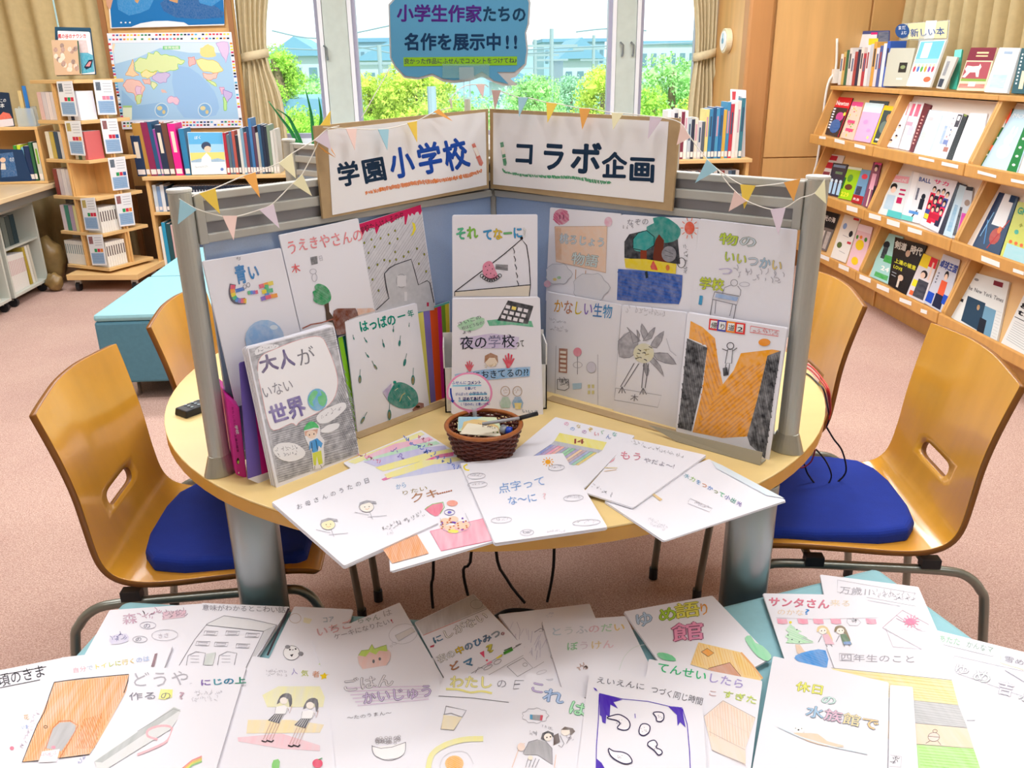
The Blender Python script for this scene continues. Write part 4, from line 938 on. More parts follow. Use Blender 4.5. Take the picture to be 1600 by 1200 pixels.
a.f('#2d2e34', [(1068, 590), (1150, 628), (1128, 780), (1085, 965), (1030, 950), (1052, 760)], .45)
a.scr('#1b1c22', [(1068, 595), (1148, 632), (1125, 790), (1082, 960), (1032, 945)], 5, 9, 1.4)
a.f('#2d2e34', [(1392, 660), (1446, 640), (1420, 800), (1398, 960), (1382, 1075), (1322, 1020), (1310, 985), (1350, 840)], .45)
a.scr('#1b1c22', [(1394, 665), (1442, 650), (1400, 950), (1380, 1065), (1325, 1010), (1352, 840)], 5, 9, 1.4)
for i, (x, c) in enumerate(((1158, '#e23c3c'), (1192, '#4a4fae'), (1228, '#ef8a2a'), (1264, '#e23c3c'))):
    a.f(c, [(x, 510 + i * 5), (x + 40, 515 + i * 5), (x + 36, 560 + i * 5), (x - 4, 554 + i * 5)]).f('#eee', [(x + 6, 517 + i * 5), (x + 32, 520 + i * 5), (x + 29, 552 + i * 5), (x + 2, 548 + i * 5)])
    a.t('帰り道2'[i], x + 5, 546 + i * 5, x + 31, 549 + i * 5, 26, '#333', 1)
a.l('#e06a6a', [(1325, 540), (1440, 560), (1435, 582), (1322, 565), (1325, 540)], 2.5).sq(1332, 565, 1430, 578, 16, '#d06a6a', 8)
a.c('#f3981e', 1380, 606, 24, 15, .1)
a.o('#44444c', 1243, 620, 14, 13, 3).l('#44444c', [(1232, 635), (1252, 635), (1248, 690), (1222, 690), (1232, 635)], 2.5).l('#44444c', [(1230, 640), (1210, 632)], 3).l('#44444c', [(1255, 640), (1270, 628)], 3).l('#44444c', [(1240, 692), (1234, 735)], 2.5).l('#44444c', [(1226, 692), (1218, 735)], 2.5).f('#33333a', [(1212, 710), (1230, 706), (1235, 738), (1215, 742)], .3)
a.build(o)
# ------------------------------------------------------------------ booklets lying on the round table
DD = (380, 640, 3.2); DE = (760, 600, 3.2)
def tz(k): return Z(TZ + .0045 * k)
o, a = bk('booklet with pastel crayon stripes lying behind the left table booklets', tz(1), [(500, 266), (890, 102), (1190, 292), (725, 425)], *DD)
a.f('#f3ee9c', [(520, 262), (860, 122), (888, 112), (908, 124), (560, 272)], .4).f('#f3b9cf', [(600, 238), (760, 170), (930, 138), (950, 150), (640, 250)], .5).f('#b9e6c4', [(600, 252), (860, 175), (965, 158), (985, 170), (640, 268)], .5)
a.f('#c6c3ee', [(600, 262), (900, 190), (1010, 180), (1020, 205), (680, 290)], .5).f('#f6ef92', [(660, 290), (900, 222), (1040, 195), (1050, 215), (700, 310)], .35).f('#e75fa0', [(690, 350), (820, 290), (980, 225), (1055, 212), (1050, 232), (960, 245), (820, 305), (705, 358)], .35)
a.f('#f6ef92', [(705, 325), (900, 255), (1100, 235), (1100, 250), (720, 345)], .5).f('#c7cdf2', [(740, 345), (950, 275), (1110, 260), (1140, 280), (800, 350)], .5)
a.sq(790, 160, 1090, 320, 26, '#4a6fd0', 10, 5).sq(860, 145, 940, 190, 20, '#e07aa0', 4, 4).sq(570, 230, 680, 280, 24, '#e07aa0', 4, 4).sq(730, 205, 800, 260, 24, '#8a76c8', 3, 4)
a.build(o)
o, a = bk('booklet with rows of pastel stripes under a yellow 14 board lying on the table', tz(1), [(345, 165), (742, 258), (490, 520), (50, 410)], *DE)
a.f('#efe779', [(365, 245), (602, 292), (580, 332), (340, 285)], .3).t('14', 425, 298, 492, 300, 34, '#9a4a44', 1)
a.f('#b9bcc4', [(340, 285), (580, 332), (560, 345), (322, 303)], .4)
for i, c in enumerate(['#8f9cd8', '#b79ccf', '#f09ab4', '#f2b0a4', '#a9a9c9', '#9fd8b4', '#8fcf9f', '#b0a7cf', '#f1d0a8', '#c7a8b0', '#9fb0d8', '#8fd0b0', '#e6d25a']):
    x = 322 + i * 18; y = 303 + i * 3.3; L = 150 - abs(6 - i) * 5; a.f(c, [(x, y), (x + 16, y + 3), (x + 16 - L * .78, y + 3 + L * .52), (x - L * .78, y + L * .52)], .45)
    a.l('#8d8f9a', [(x, y), (x - L * .78, y + L * .52)], 1.8)
for i, c in enumerate(['#e7a0c0', '#9fc0ee', '#d8c890', '#c8a0cc', '#e7c95a', '#e08a90', '#9ac8a0', '#8fa6d8', '#8fc8c0']): a.t('ののなのぞいくんな'[i], 385 + i * 30, 205 + i * 7 + (i % 2) * 18, 412 + i * 30, 211 + i * 7 + (i % 2) * 18, 24, c, 1, jit=.2)
a.build(o)
o, a = bk('booklet with brush title on long pencil lines lying below the right screen', tz(2), [(722, 272), (1100, 355), (733, 618), (487, 540)], *DE)
a.sq(722, 300, 985, 375, 16, '#8f8e99', 16).t('もう', 665, 372, 780, 385, 46, '#d9708a', 1, jit=.1, a=.4).t('やだよ～!', 785, 388, 940, 425, 26, '#9a96a6', 0, jit=.1)
a.f('#e58a9a', [(610, 400), (645, 368), (635, 385)], .3).l('#e9d9a0', [(590, 420), (655, 422)], 4, .3).l('#e9c9a0', [(588, 438), (650, 430)], 3, .3).sq(520, 515, 630, 575, 18, '#9a99a4', 5)
a.build(o)
o, a = bk('large booklet with small multicolour title near the right edge of the table', tz(1), [(1112, 375), (1498, 582), (888, 784), (590, 585)], *DE)
for i, c in enumerate(['#57a0b8', '#8fc04a', '#6a9fd0', '#d08a5a', '#5a8fd0', '#8a9a5a', '#57c090', '#6a6fb0', '#4a9a8a', '#7a6ab0']): a.t('水力をつかって小出光'[i], 985 + i * 29, 462 + i * 15.5, 1012 + i * 29, 476 + i * 15.5, 24, c, 1, jit=.1)
a.f('#e8c98f', [(822, 552), (836, 548), (880, 580), (868, 588)], .2).l(LP, [(1010, 588), (1020, 575), (1130, 625), (1115, 642), (1008, 600), (1010, 588)], 2).sq(1030, 605, 1110, 632, 16, LP, 5).sq(800, 680, 910, 730, 14, LP, 6).sq(810, 700, 890, 742, 14, LP, 5)
a.f('#d9ecf6', [(1125, 385), (1180, 410), (1490, 575), (1400, 560), (1150, 425)], .6)
a.build(o)
o, a = bk('booklet with fruit jar, pink cloth and orange patch lying at the table front', tz(2), [(700, 355), (1100, 292), (1262, 655), (738, 808)], *DD)
a.t('から', 765, 400, 820, 385, 30, '#5f9fd0', 0).t('りたい', 790, 430, 925, 400, 26, '#9a8a5a', 0, jit=.1).t('クキ', 838, 465, 985, 432, 50, '#b0784c', 1, jit=.1, a=.3)
for i in range(7): a.l('#b06a4c', [(970 + i * 11, 424 - i * 2.6), (978 + i * 11, 421 - i * 2.6)], 6)
a.f('#f3a0b4', [(935, 610), (1218, 542), (1262, 652), (990, 708)], .45).l('#e27a94', [(935, 610), (1218, 542), (1262, 652), (990, 708), (935, 610)], 2.5)
a.f('#ec7e98', [(910, 500), (940, 478), (985, 465), (1000, 485), (985, 520), (960, 535)], .35, 2).l('#8fc07a', [(908, 500), (945, 475), (1000, 465), (1006, 490), (985, 522)], 4).c('#f09a84', 1045, 470, 28, 15, .3)
a.o('#8a7fb0', 1032, 515, 26, 14, 3).c('#6a5fd0', 1032, 515, 10, 6, .2)
for i, (x, y, r) in enumerate(((1010, 560, 26), (1050, 550, 26), (1095, 580, 36), (1035, 595, 26), (1000, 585, 18))): a.c('#f4cdb0', x, y, r, r * .6, .3)
for i in range(26): a.l(['#b05a3c', '#d07a4c', '#8a4ab0'][i % 3], [(990 + RND.random() * 130, 545 + RND.random() * 60)] * 1 + [(996 + RND.random() * 130, 548 + RND.random() * 60)][:0] or [(0, 0), (1, 1)], 6) if False else a.c(['#b0583a', '#cf7a4a', '#7a4ab8'][i % 3], 990 + RND.random() * 135, 542 + RND.random() * 62, 5, 3.5)
a.c('#efdf4a', 1050, 612, 28, 9, .2).l(LP, [(985, 545), (1000, 605), (1060, 622), (1120, 605), (1138, 580), (1110, 520)], 2)
a.f('#eaa46e', [(698, 700), (870, 628), (928, 722), (745, 772)], .4).scr('#d88a4c', [(702, 702), (868, 632), (925, 720), (748, 768)], 3, 9, 1.2)
a.build(o)
o, a = bk('white booklet with two pencilled children on a thick pad at the table front', tz(3), [(143, 462), (585, 272), (978, 565), (505, 780)], *DD, .008, 4)
for i in range(9): a.t('お母さんのうたの日方'[i], 270 + i * 42, 500 - i * 16, 300 + i * 42, 489 - i * 16, 28, '#8f8e98', 0, jit=.08)
for cx, cy, fc in ((425, 578, '#f1eabc'), (618, 490, '#f6f0e6')):
    a.c(fc, cx, cy, 34, 24, .2).o('#9a99a4', cx, cy, 35, 25, 2).f('#9f9ea8', [(cx - 40, cy + 2), (cx - 35, cy - 22), (cx, cy - 34), (cx + 45, cy - 28), (cx + 50, cy - 15), (cx + 10, cy - 22), (cx - 25, cy - 12)], .45)
    a.c('#555', cx - 10, cy, 2.5, 2.5).c('#555', cx + 12, cy - 2, 2.5, 2.5).l('#e0a05a', [(cx - 8, cy + 9), (cx + 2, cy + 13), (cx + 12, cy + 7)], 2)
    a.l('#aaa9b4', [(cx + 14, cy + 22), (cx + 30, cy + 62)], 2).l('#aaa9b4', [(cx + 5, cy + 50), (cx + 100, cy + 42)], 2).l('#aaa9b4', [(cx + 10, cy + 40), (cx - 60, cy + 25)], 2)
a.sq(695, 620, 910, 535, 22, '#8f8e98', 10).sq(720, 635, 760, 622, 14, LP, 2)
a.build(o)
o, a = bk('white booklet with blue title, crayon sun and moon at the front middle of the table', tz(3), [(-132, 395), (382, 345), (605, 715), (42, 795)], *DE, .007, 4)
a.l('#f2df3a', [(-95, 402), (-112, 412), (-105, 428), (-85, 432)], 7, 0, 3).c('#f4ac2e', 308, 390, 14, 12)
for i in range(10): t = i * .63; a.l('#f4ac2e', [(308 + 18 * math.cos(t), 390 + 15 * math.sin(t)), (308 + 29 * math.cos(t), 390 + 23 * math.sin(t))], 4)
a.t('点字って', 62, 545, 300, 500, 52, '#5f97d8', 0, jit=.1, a=.3).t('な～に', 108, 605, 255, 582, 46, '#5f97d8', 0, jit=.1, a=.3).t('?', 280, 578, 305, 574, 42, '#eac6ce', 0)
for x, y, wd in ((-50, 462, 45), (-45, 505, 50), (350, 420, 40), (75, 682, 52), (500, 695, 70), (435, 572, 50), (203, 745, 34)):
    a.o('#b5b4be', x, y, wd, 15, 2, rot=-.06).sq(x - wd * .7, y + 6, x + wd * .7, y + 2, 12, '#a3a2ae', 4)
a.t('OK', 183, 752, 222, 748, 16, '#a3a2ae', 0).sq(300, 755, 400, 742, 14, LP, 5)
a.build(o)

# ------------------------------------------------------------------ booklets spread over the two ottomans
OZ = .44
def oz(k): return Z(OZ + .004 + .0030 * k)
EA, EB, EC, ED, EE = (0, 900, 4), (300, 900, 4), (600, 900, 4), (900, 900, 4), (1200, 900, 4)
o, a = bk('foreground booklet with underlined title in black pen, bottom left corner', oz(2), [(-360, 660), (395, 510), (130, 1440), (-620, 1480)], *EA)
a.t('頃のきま', -5, 690, 290, 618, 85, '#2a2a34', 0, jit=.04).l(INKK, [(-20, 625), (290, 568)], 4).l(INKK, [(0, 700), (250, 650)], 4)
a.sq(215, 830, 110, 1080, 30, '#c9b8c8', 8).c('#e0708a', 75, 1078, 14, 12, .2).t('花', 150, 900, 185, 895, 36, '#e0b070', 0).t('いま', 135, 960, 180, 955, 30, '#7fa0d8', 0)
a.build(o)
o, a = bk('foreground booklet with pink scribbled title at the back left of the ottomans', oz(1), [(685, 213), (1262, 172), (1170, 640), (525, 500)], *EA)
a.t('森', 765, 300, 860, 290, 70, '#c9a0b8', 1, a=.5).sq(880, 275, 1000, 262, 40, '#c9a0b8', 4, 5).f('#e3bccc', [(1020, 225), (1165, 215), (1155, 258), (1015, 275)], .6).sq(1020, 270, 1160, 250, 40, '#a98aa0', 6, 4)
a.o('#a9a4b8', 925, 310, 50, 22, 3).t('の', 895, 328, 945, 322, 34, '#8a88a0', 0).f('#d9d6ee', [(690, 380), (790, 362), (800, 410), (700, 430)], .7, 2).sq(705, 415, 790, 395, 40, '#8a8ab8', 4, 4).o('#a9a8b4', 875, 398, 45, 20, 3).t('の', 845, 412, 890, 405, 30, '#77768a', 0)
a.o('#b9b8c4', 1030, 372, 82, 34, 2.5, rot=-.05).t('ささ', 985, 392, 1060, 385, 34, '#c9c2cc', 0)
a.build(o)
o, a = bk('foreground booklet with a crayon brown door drawing and round handle', oz(3), [(378, 510), (1080, 430), (700, 1440), (40, 1440)], *EA)
for i, c in enumerate(['#e6b9c4', '#e6b9c4', '#c3cfe0', '#efe07a', '#efe07a', '#c9d86a', '#cfd86a', '#e6d88a', '#e6cc7a', '#b4c8ea', '#b4c8ea']): a.t('自分でトイレに行くのは'[i], 455 + i * 44, 605 - i * 7, 497 + i * 44, 600 - i * 7, 36, c, 1, jit=.05)
a.f('#8a6672', [(968, 490), (985, 485), (965, 568), (945, 568)], .2)
a.f('#eeb27a', [(340, 668), (808, 618), (790, 720), (640, 1000), (560, 1118), (140, 1165), (225, 960), (310, 750)], .45)
a.scr('#e0924f', [(345, 672), (800, 625), (780, 720), (560, 1110), (150, 1160), (228, 960)], 5, 15, 1.5)
a.scr('#d8843f', [(520, 900), (640, 860), (600, 1080), (470, 1080)], 5, 14, 1.2)
a.l(INKK, [(340, 668), (500, 645), (805, 618), (800, 660), (775, 735)], 5).l(INKK, [(340, 668), (310, 750), (280, 850), (235, 930), (190, 1040), (140, 1168), (240, 1160)], 5).l(INKK, [(370, 1145), (470, 1130), (560, 1118)], 4).o('#5a4a3a', 286, 947, 11, 8, 4)
a.f('#b4b4b6', [(290, 1080), (330, 960), (375, 920), (440, 915), (475, 940), (470, 970), (420, 1050), (385, 1100)], .35).l('#d07a3c', [(285, 1085), (330, 955), (372, 912), (440, 908), (490, 938), (430, 1050), (375, 1140)], 7, .3)
a.f('#efe9ee', [(265, 1100), (375, 1085), (355, 1165), (240, 1170)], .2).c('#e88aa0', 335, 1075, 14, 10, .3).sq(265, 1140, 350, 1130, 22, '#e8a0b8', 4).sq(500, 1190, 540, 1135, 24, '#7a86c0', 3)
a.build(o)
o, a = bk('thick foreground booklet with pencilled school building and dark spine', oz(2), [(1262, 168), (1812, 192), (1520, 640), (1020, 640)], *EA, .006, 4)
a.t('意味がわかるとこわい話', 1262, 212, 1785, 228, 40, '#8f8e9a', 0, jit=.1)
a.f('#e2e3e6', [(1295, 300), (1400, 250), (1730, 308), (1650, 345), (1300, 308)], .5).l(PEN, [(1120, 560), (1215, 400), (1295, 300), (1400, 250), (1560, 270), (1730, 308), (1648, 348), (1290, 308)], 3)
a.f('#c9cacf', [(1730, 310), (1648, 348), (1520, 620), (1560, 560)], .5).l(PEN, [(1730, 310), (1640, 460), (1560, 575)], 3).l(PEN, [(1648, 348), (1520, 610)], 3)
for x, y in ((1280, 345), (1415, 345), (1540, 358), (1230, 410), (1345, 415), (1480, 425)): a.l('#7f7e8a', [(x, y), (x + 85, y + 3), (x + 75, y + 28), (x - 8, y + 26), (x, y)], 2.5).l('#9a99a6', [(x + 12, y + 7), (x + 68, y + 10), (x + 60, y + 22), (x + 8, y + 20), (x + 12, y + 7)], 2)
for x in (1165, 1360):
    a.l('#7f7e8a', [(x, 560), (x + 10, 500), (x + 60, 475), (x + 120, 485), (x + 105, 560)], 3)
    for y in (500, 520, 540): a.l('#9a99a6', [(x + 25, y), (x + 80, y + 2)], 2)
a.f('#cdd6d2', [(1290, 490), (1350, 480), (1330, 560), (1275, 560)], .5)
a.l('#3f3740', [(1805, 205), (1672, 500)], 13)
a.build(o)
o, a = bk('foreground booklet with a small panda face behind the strawberry booklet', oz(1), [(640, 190), (1005, 208), (900, 640), (420, 640)], *EB)
a.o('#c9b9b0', 645, 265, 36, 30, 3).f('#efe9c0', [(700, 260), (750, 270), (735, 300), (695, 290)], .6).t('コア', 815, 292, 890, 285, 42, '#9db4c8', 0)
a.c('#f7f7f9', 622, 482, 50, 44).o(PEN, 622, 482, 51, 45, 3).c('#7b7b82', 598, 445, 17, 12, .3).c('#7b7b82', 680, 487, 17, 13, .3).c('#2f2f36', 612, 462, 6, 5).c('#2f2f36', 648, 458, 6, 5).l('#444', [(625, 465), (635, 462)], 4).f('#3a3a40', [(612, 495), (635, 490), (624, 508)]).f('#cfe69a', [(790, 555), (812, 538), (818, 560)], .3)
a.build(o)
o, a = bk('foreground booklet with pink lettering and a green leafed strawberry face', oz(2), [(750, 395), (1298, 165), (1600, 690), (850, 690)], *EB)
a.t('いちご', 780, 380, 1010, 320, 62, '#dba0a8', 1, jit=.08, a=.4).t('ちゃん', 1030, 300, 1180, 268, 40, '#a9b6b4', 1, jit=.1).t('は', 1195, 258, 1255, 240, 46, '#b9b8c0', 0)
a.t('ケーキになりたい', 890, 400, 1240, 300, 40, '#a09faa', 0, jit=.06).t('!', 1248, 300, 1262, 292, 36, '#c0586a', 1)
a.o('#c4c3cc', 1320, 365, 90, 62, 2.5, rot=-.2).f('#dcd8d6', [(1270, 375), (1375, 325), (1395, 350), (1290, 410)], .4).l('#a9a8b0', [(1270, 375), (1375, 325), (1395, 350), (1290, 410), (1270, 375)], 2.5).o('#c4c3cc', 1265, 425, 14, 8, 2).o('#c4c3cc', 1245, 442, 8, 5, 2)
a.f('#f1c9c0', [(1035, 510), (1080, 480), (1200, 460), (1240, 480), (1235, 530), (1180, 590), (1070, 590)], .5, 2).c('#6e6e72', 1135, 537, 8, 12, .2).c('#6e6e72', 1174, 522, 8, 10, .2)
a.f('#c3df62', [(1040, 500), (1060, 470), (1105, 465), (1125, 430), (1140, 460), (1180, 445), (1215, 435), (1222, 475), (1170, 470), (1150, 495), (1110, 478), (1085, 508)], .3).l('#7f9c3c', [(1040, 500), (1060, 470), (1105, 465), (1125, 430), (1140, 460), (1180, 445), (1215, 435)], 2.5)
a.build(o)
o, a = bk('foreground booklet with pencil kitchen counter and outlined lettering, top middle', oz(1), [(190, 290), (560, 112), (1060, 640), (420, 720)], *EC)
a.f('#c3c1c4', [(195, 292), (558, 116), (640, 200), (245, 370)], .55).l('#d99a94', [(245, 372), (480, 275)], 5, .2).l(PEN, [(480, 275), (645, 205)], 2.5).o('#9a99a2', 578, 178, 38, 28, 3).c('#c3c2c6', 578, 178, 26, 19, .4)
a.t('に', 310, 425, 375, 395, 46, '#4d7fa6', 2).t('しがない', 375, 400, 655, 265, 62, '#f4f4f6', 1, jit=.05, outl='#55545e')
a.t('夜の中のひみつ。', 340, 545, 790, 345, 52, ['#f1f1f1', '#f1f1f1', '#e8c93c', '#7fa3c4', '#5f92c4', '#6a86a8', '#9fb4c4', '#d8a0a8'], 1, jit=.05, outl='#4d4c56')
a.f('#c2586a', [(288, 440), (315, 430), (312, 445), (290, 450)]).t('マ', 510, 580, 570, 548, 60, '#5d97c4', 2, outl='#34506a').t('ど', 415, 600, 480, 565, 50, '#c98a5a', 1, outl='#34506a').f('#e8577a', [(597, 483), (625, 470), (628, 515)], 0).c('#e8577a', 643, 530, 7, 6).t('?', 650, 490, 700, 460, 66, '#e3dc62', 2, outl='#6a6a40')
a.l(PEN, [(540, 615), (860, 425)], 2.5).f('#4c9a3a', [(745, 480), (800, 452), (808, 468), (752, 496)]).l('#3a5c3a', [(750, 470), (800, 448)], 6).f('#e6d84a', [(700, 515), (735, 492), (738, 505), (705, 522)]).f('#e89ab0', [(640, 552), (670, 532), (676, 545), (645, 560)]).f('#8a8a90', [(820, 440), (850, 425), (856, 432), (826, 448)]).o(PEN, 710, 540, 25, 12, 2.5, rot=-.5).o(PEN, 650, 575, 30, 9, 2.5, rot=-.5).l(PEN, [(570, 610), (590, 575), (620, 580)], 3)
a.l('#a9a8b0', [(650, 625), (870, 500)], 2.5).l(PEN, [(770, 570), (870, 515), (930, 578), (835, 632), (770, 570)], 2.5).o('#9a99a2', 882, 558, 14, 11, 2.5).l('#a9a8b0', [(935, 580), (1000, 540)], 2.5).o('#b9b8c2', 985, 605, 32, 10, 2, rot=-.3)
a.build(o)
o, a = bk('foreground sheet with faint violet pencil tree strokes, half covered', oz(0), [(715, 240), (1285, 172), (1380, 400), (1100, 760)], *EC)
for i in range(34): x = 740 + RND.random() * 280; y = 280 + RND.random() * 250; a.l('#c9c6de', [(x, y), (x + RND.uniform(-40, 10), y + RND.uniform(40, 90))], 2.5, .3)
a.l('#8f8ea0', [(940, 355), (980, 330), (1005, 345)], 4).l('#a09fb0', [(990, 290), (990, 350), (970, 350)], 3).sq(1010, 270, 1065, 262, 28, '#ccd4e8', 2).o('#a9a8b4', 1050, 508, 8, 10, 2.5).l('#b9b8ca', [(830, 290), (850, 340), (845, 400)], 2.5)
a.build(o)
o, a = bk('foreground booklet with faint pastel lettering in two rows, middle back', oz(1.5), [(988, 285), (1510, 250), (1760, 760), (1130, 760)], *EC)
a.t('とうふのだい', 1040, 372, 1510, 338, 56, ['#c3d6e4', '#d3dbe0', '#c9d2de', '#e4bccb', '#a9d8b8', '#efd48a'], 1, jit=.04, a=.3).t('ぼうけん', 1140, 465, 1440, 448, 58, ['#8fd0a4', '#dcd0e0', '#e4cf9a', '#e8c4d2'], 1, jit=.04, a=.3)
a.l('#d9e4e0', [(1470, 590), (1500, 510), (1560, 450), (1630, 430)], 4, .3, 3).sq(1225, 600, 1275, 585, 34, '#c3a8a0', 3, 7)
a.build(o)
o, a = bk('foreground booklet with colourful lettering over an orange roofed house', oz(3), [(298, 222), (852, 122), (1225, 510), (1250, 640)][:3] + [(700, 800)], *ED)
a._dummy = 0
a.t('ゆ', 370, 315, 490, 295, 95, '#bcd3ea', 1, outl='#7f93a8', jit=.03).t('め', 515, 285, 640, 265, 95, '#b3d84a', 1, outl='#7a9a3c').t('語', 620, 262, 780, 240, 100, '#e9e46a', 1, outl='#9a9a4a').t('り', 770, 245, 840, 235, 85, '#f0a84a', 1)
a.t('館', 600, 405, 810, 385, 120, '#ee9ec0', 1, outl='#a06080')
a.f('#f3d084', [(765, 418), (1030, 480), (1165, 640), (1150, 660), (830, 590), (715, 555)], .3).scr('#eebb58', [(770, 425), (1030, 485), (1150, 640), (720, 550)], 4, 16, 1.3).f('#f0a12c', [(782, 478), (820, 455), (862, 485), (825, 508)], .2).l('#6a5a4a', [(782, 478), (820, 455), (862, 485), (825, 508), (782, 478)], 3)
a.f('#d79a7a', [(825, 582), (960, 545), (1030, 630), (1000, 650), (860, 610)], .35).l('#7a4a3a', [(825, 582), (960, 545), (1030, 630)], 3).f('#6fd096', [(505, 490), (540, 482), (600, 500), (625, 535), (540, 525)], .3, 2).f('#8fe0ac', [(1055, 390), (1090, 375), (1120, 420), (1165, 440), (1220, 500), (1200, 535), (1140, 510), (1080, 440)], .35, 2).l('#eea63c', [(1030, 482), (1100, 560), (1165, 645)], 12, .3)
a.build(o)
o, a = bk('foreground booklet with framed pencil title and envelope with pink burst', oz(1), [(325, -10), (940, 68), (1300, 900), (500, 900)], *EE)
a.l('#b9b8c2', [(435, 25), (925, 110), (925, 190), (432, 100), (435, 25)], 2.5).t('万歳11', 445, 108, 640, 122, 52, '#b0afb9', 0, jit=.05).sq(650, 135, 915, 160, 40, '#b0afb9', 9, 3)
a.l('#c9a8b8', [(715, 325), (840, 215), (1005, 305), (940, 340), (800, 245)], 3).l('#c9a8b8', [(800, 265), (960, 345)], 3)
for i in range(12): t = i * .52; a.l('#ee9ab4', [(895 + 15 * math.cos(t), 285 + 10 * math.sin(t)), (895 + 85 * math.cos(t) * .6, 285 + 42 * math.sin(t))], 7, .2)
a.c('#ee7a9e', 892, 287, 34, 20, .25).l('#c4b8c4', [(715, 325), (960, 460), (780, 445), (735, 330)], 3).l('#dcdce2', [(815, 330), (1010, 350)], 2).l('#d9dae2', [(610, 150), (830, 190)], 3)
a.build(o)
o, a = bk('foreground booklet with pink title, bunting, green fir tree and two girls', oz(2), [(-32, 108), (610, 120), (900, 700), (130, 600)], *EE)
a.t('サンタさん', 0, 185, 385, 200, 62, '#f0829c', 2, jit=.04, a=.2).t('来る', 385, 185, 520, 190, 44, '#f3e2c8', 0).t('のかな', 55, 240, 225, 246, 40, '#f2dcc0', 0).t('?', 222, 240, 262, 244, 48, '#4a94dc', 1)
a.l('#c9c4cc', [(50, 262), (300, 272), (690, 262)], 2)
for x in (90, 218, 315, 425, 645): a.f('#f3a0b8', [(x - 35, 268), (x + 28, 272), (x + 34, 300), (x, 303), (x - 28, 298)], .4)
a.l('#b4b3bd', [(495, 268), (560, 272), (580, 292), (560, 312), (510, 310), (492, 290), (495, 268)], 2.5).sq(525, 295, 555, 295, 20, '#55545e', 3)
a.f('#c4ecc8', [(140, 300), (165, 330), (200, 345), (185, 365), (225, 380), (205, 395), (290, 420), (180, 425), (110, 420), (130, 395), (105, 380), (130, 355), (110, 340)], .35).scr('#a9dfb4', [(140, 305), (200, 345), (285, 420), (115, 420)], 4, 13, .4).c('#f0df3a', 140, 292, 9, 8)
for x, y in ((180, 338), (125, 372), (195, 415), (150, 400)): a.c('#5a7a6a', x, y, 5, 4)
a.f('#e9cdb4', [(170, 430), (200, 432), (225, 470), (245, 482), (205, 500), (180, 480)], .3).f('#4a9be4', [(172, 500), (260, 470), (360, 468), (368, 575), (260, 560), (180, 530)], .25, 2).scr('#3a88d4', [(190, 500), (360, 472), (366, 570), (200, 530)], 5, 14, .4)
for x, c, h in ((350, '#e8bccb', '#e6d09a'), (460, '#6f8c72', '#8a7a5a')):
    a.f(h, [(x - 45, 355), (x - 40, 322), (x - 10, 312), (x + 20, 325), (x + 40, 365), (x + 55, 410), (x + 25, 390), (x + 10, 345), (x - 20, 340)], .25, 2).c('#fbf1e8', x - 8, 347, 24, 20).c('#333', x - 16, 346, 3, 4).c('#333', x + 4, 344, 3, 4).f(c, [(x - 10, 370), (x + 25, 365), (x + 65, 430), (x + 10, 430)], .3, 1).l(PEN, [(x - 15, 375), (x - 35, 415)], 3).l(PEN, [(x + 10, 430), (x + 20, 445)], 3).l(PEN, [(x + 40, 430), (x + 52, 445)], 3)
a.f('#7f9fd0', [(470, 415), (515, 412), (520, 432), (475, 432)], .3)
a.build(o)
o, a = bk('foreground booklet with bands of yellow, grey and green crayon at the right', oz(3), [(365, 440), (1085, 470), (1400, 1340), (700, 1340)], *EE)
a.t('四年生のこと', 450, 530, 925, 540, 50, '#a9a8b3', 0, jit=.05).l('#a9a8b3', [(445, 485), (540, 490), (538, 535), (448, 530), (445, 485)], 2.5)
a.f('#f2e2a4', [(395, 578), (1148, 652), (1190, 808), (600, 745)], .35).l(PEN, [(395, 576), (1148, 652)], 2.5).scr('#ead27c', [(420, 585), (1145, 655), (1188, 800), (700, 740)], 4, 17, .12)
a.f('#c9ccce', [(600, 750), (1190, 810), (1245, 950), (700, 900)], .35).scr('#b4b8bb', [(900, 785), (1188, 812), (1240, 945), (930, 915)], 4, 14, .15).f('#f2dcc0', [(700, 902), (1245, 955), (1285, 1080), (760, 1040)], .35).f('#bdf096', [(760, 1045), (1285, 1082), (1330, 1220), (800, 1210)], .3).scr('#a4e474', [(940, 1065), (1285, 1085), (1320, 1200), (950, 1200)], 5, 17, .1)
a.o('#6a5a5a', 1035, 1010, 36, 28, 2.5).c('#f6ded2', 1035, 1010, 34, 26, .2).o('#6a5a5a', 1043, 973, 14, 10, 2.5).l('#6a5a5a', [(1000, 1005), (1072, 1012)], 3).l('#6a5a5a', [(1010, 1035), (985, 1050)], 2.5).l('#6a5a5a', [(1060, 1035), (1080, 1060)], 2.5)
a.build(o)
o, a = bk('foreground booklet with green title and outlined lettering at the right edge', oz(0), [(1050, 338), (1660, 490), (2100, 1340), (1330, 1340)], *EE)
a.t('あたた', 1062, 405, 1200, 432, 48, '#a9d4bc', 1, jit=.05).t('かんなマ', 1235, 440, 1405, 480, 44, '#9ab8ac', 0, jit=.05).l('#b9b8c2', [(1085, 428), (1405, 505)], 2.5).l('#b9b8c2', [(1405, 490), (1405, 508)], 2)
a.l('#c9c8d2', [(1165, 500), (1700, 620)], 2.5).l('#c9c8d2', [(1165, 500), (1140, 595), (1700, 790)], 2.5).t('ゆ', 1155, 600, 1255, 625, 75, '#fafafc', 1, outl='#b3b2be').t('め', 1270, 645, 1390, 675, 85, '#e3f0ec', 1, outl='#b3b2be').t('吉', 1425, 725, 1530, 750, 90, '#f4eef4', 1, outl='#b9b8c8').t('ふ', 1560, 770, 1640, 790, 85, '#e3f0ec', 1, outl='#b3b2be')
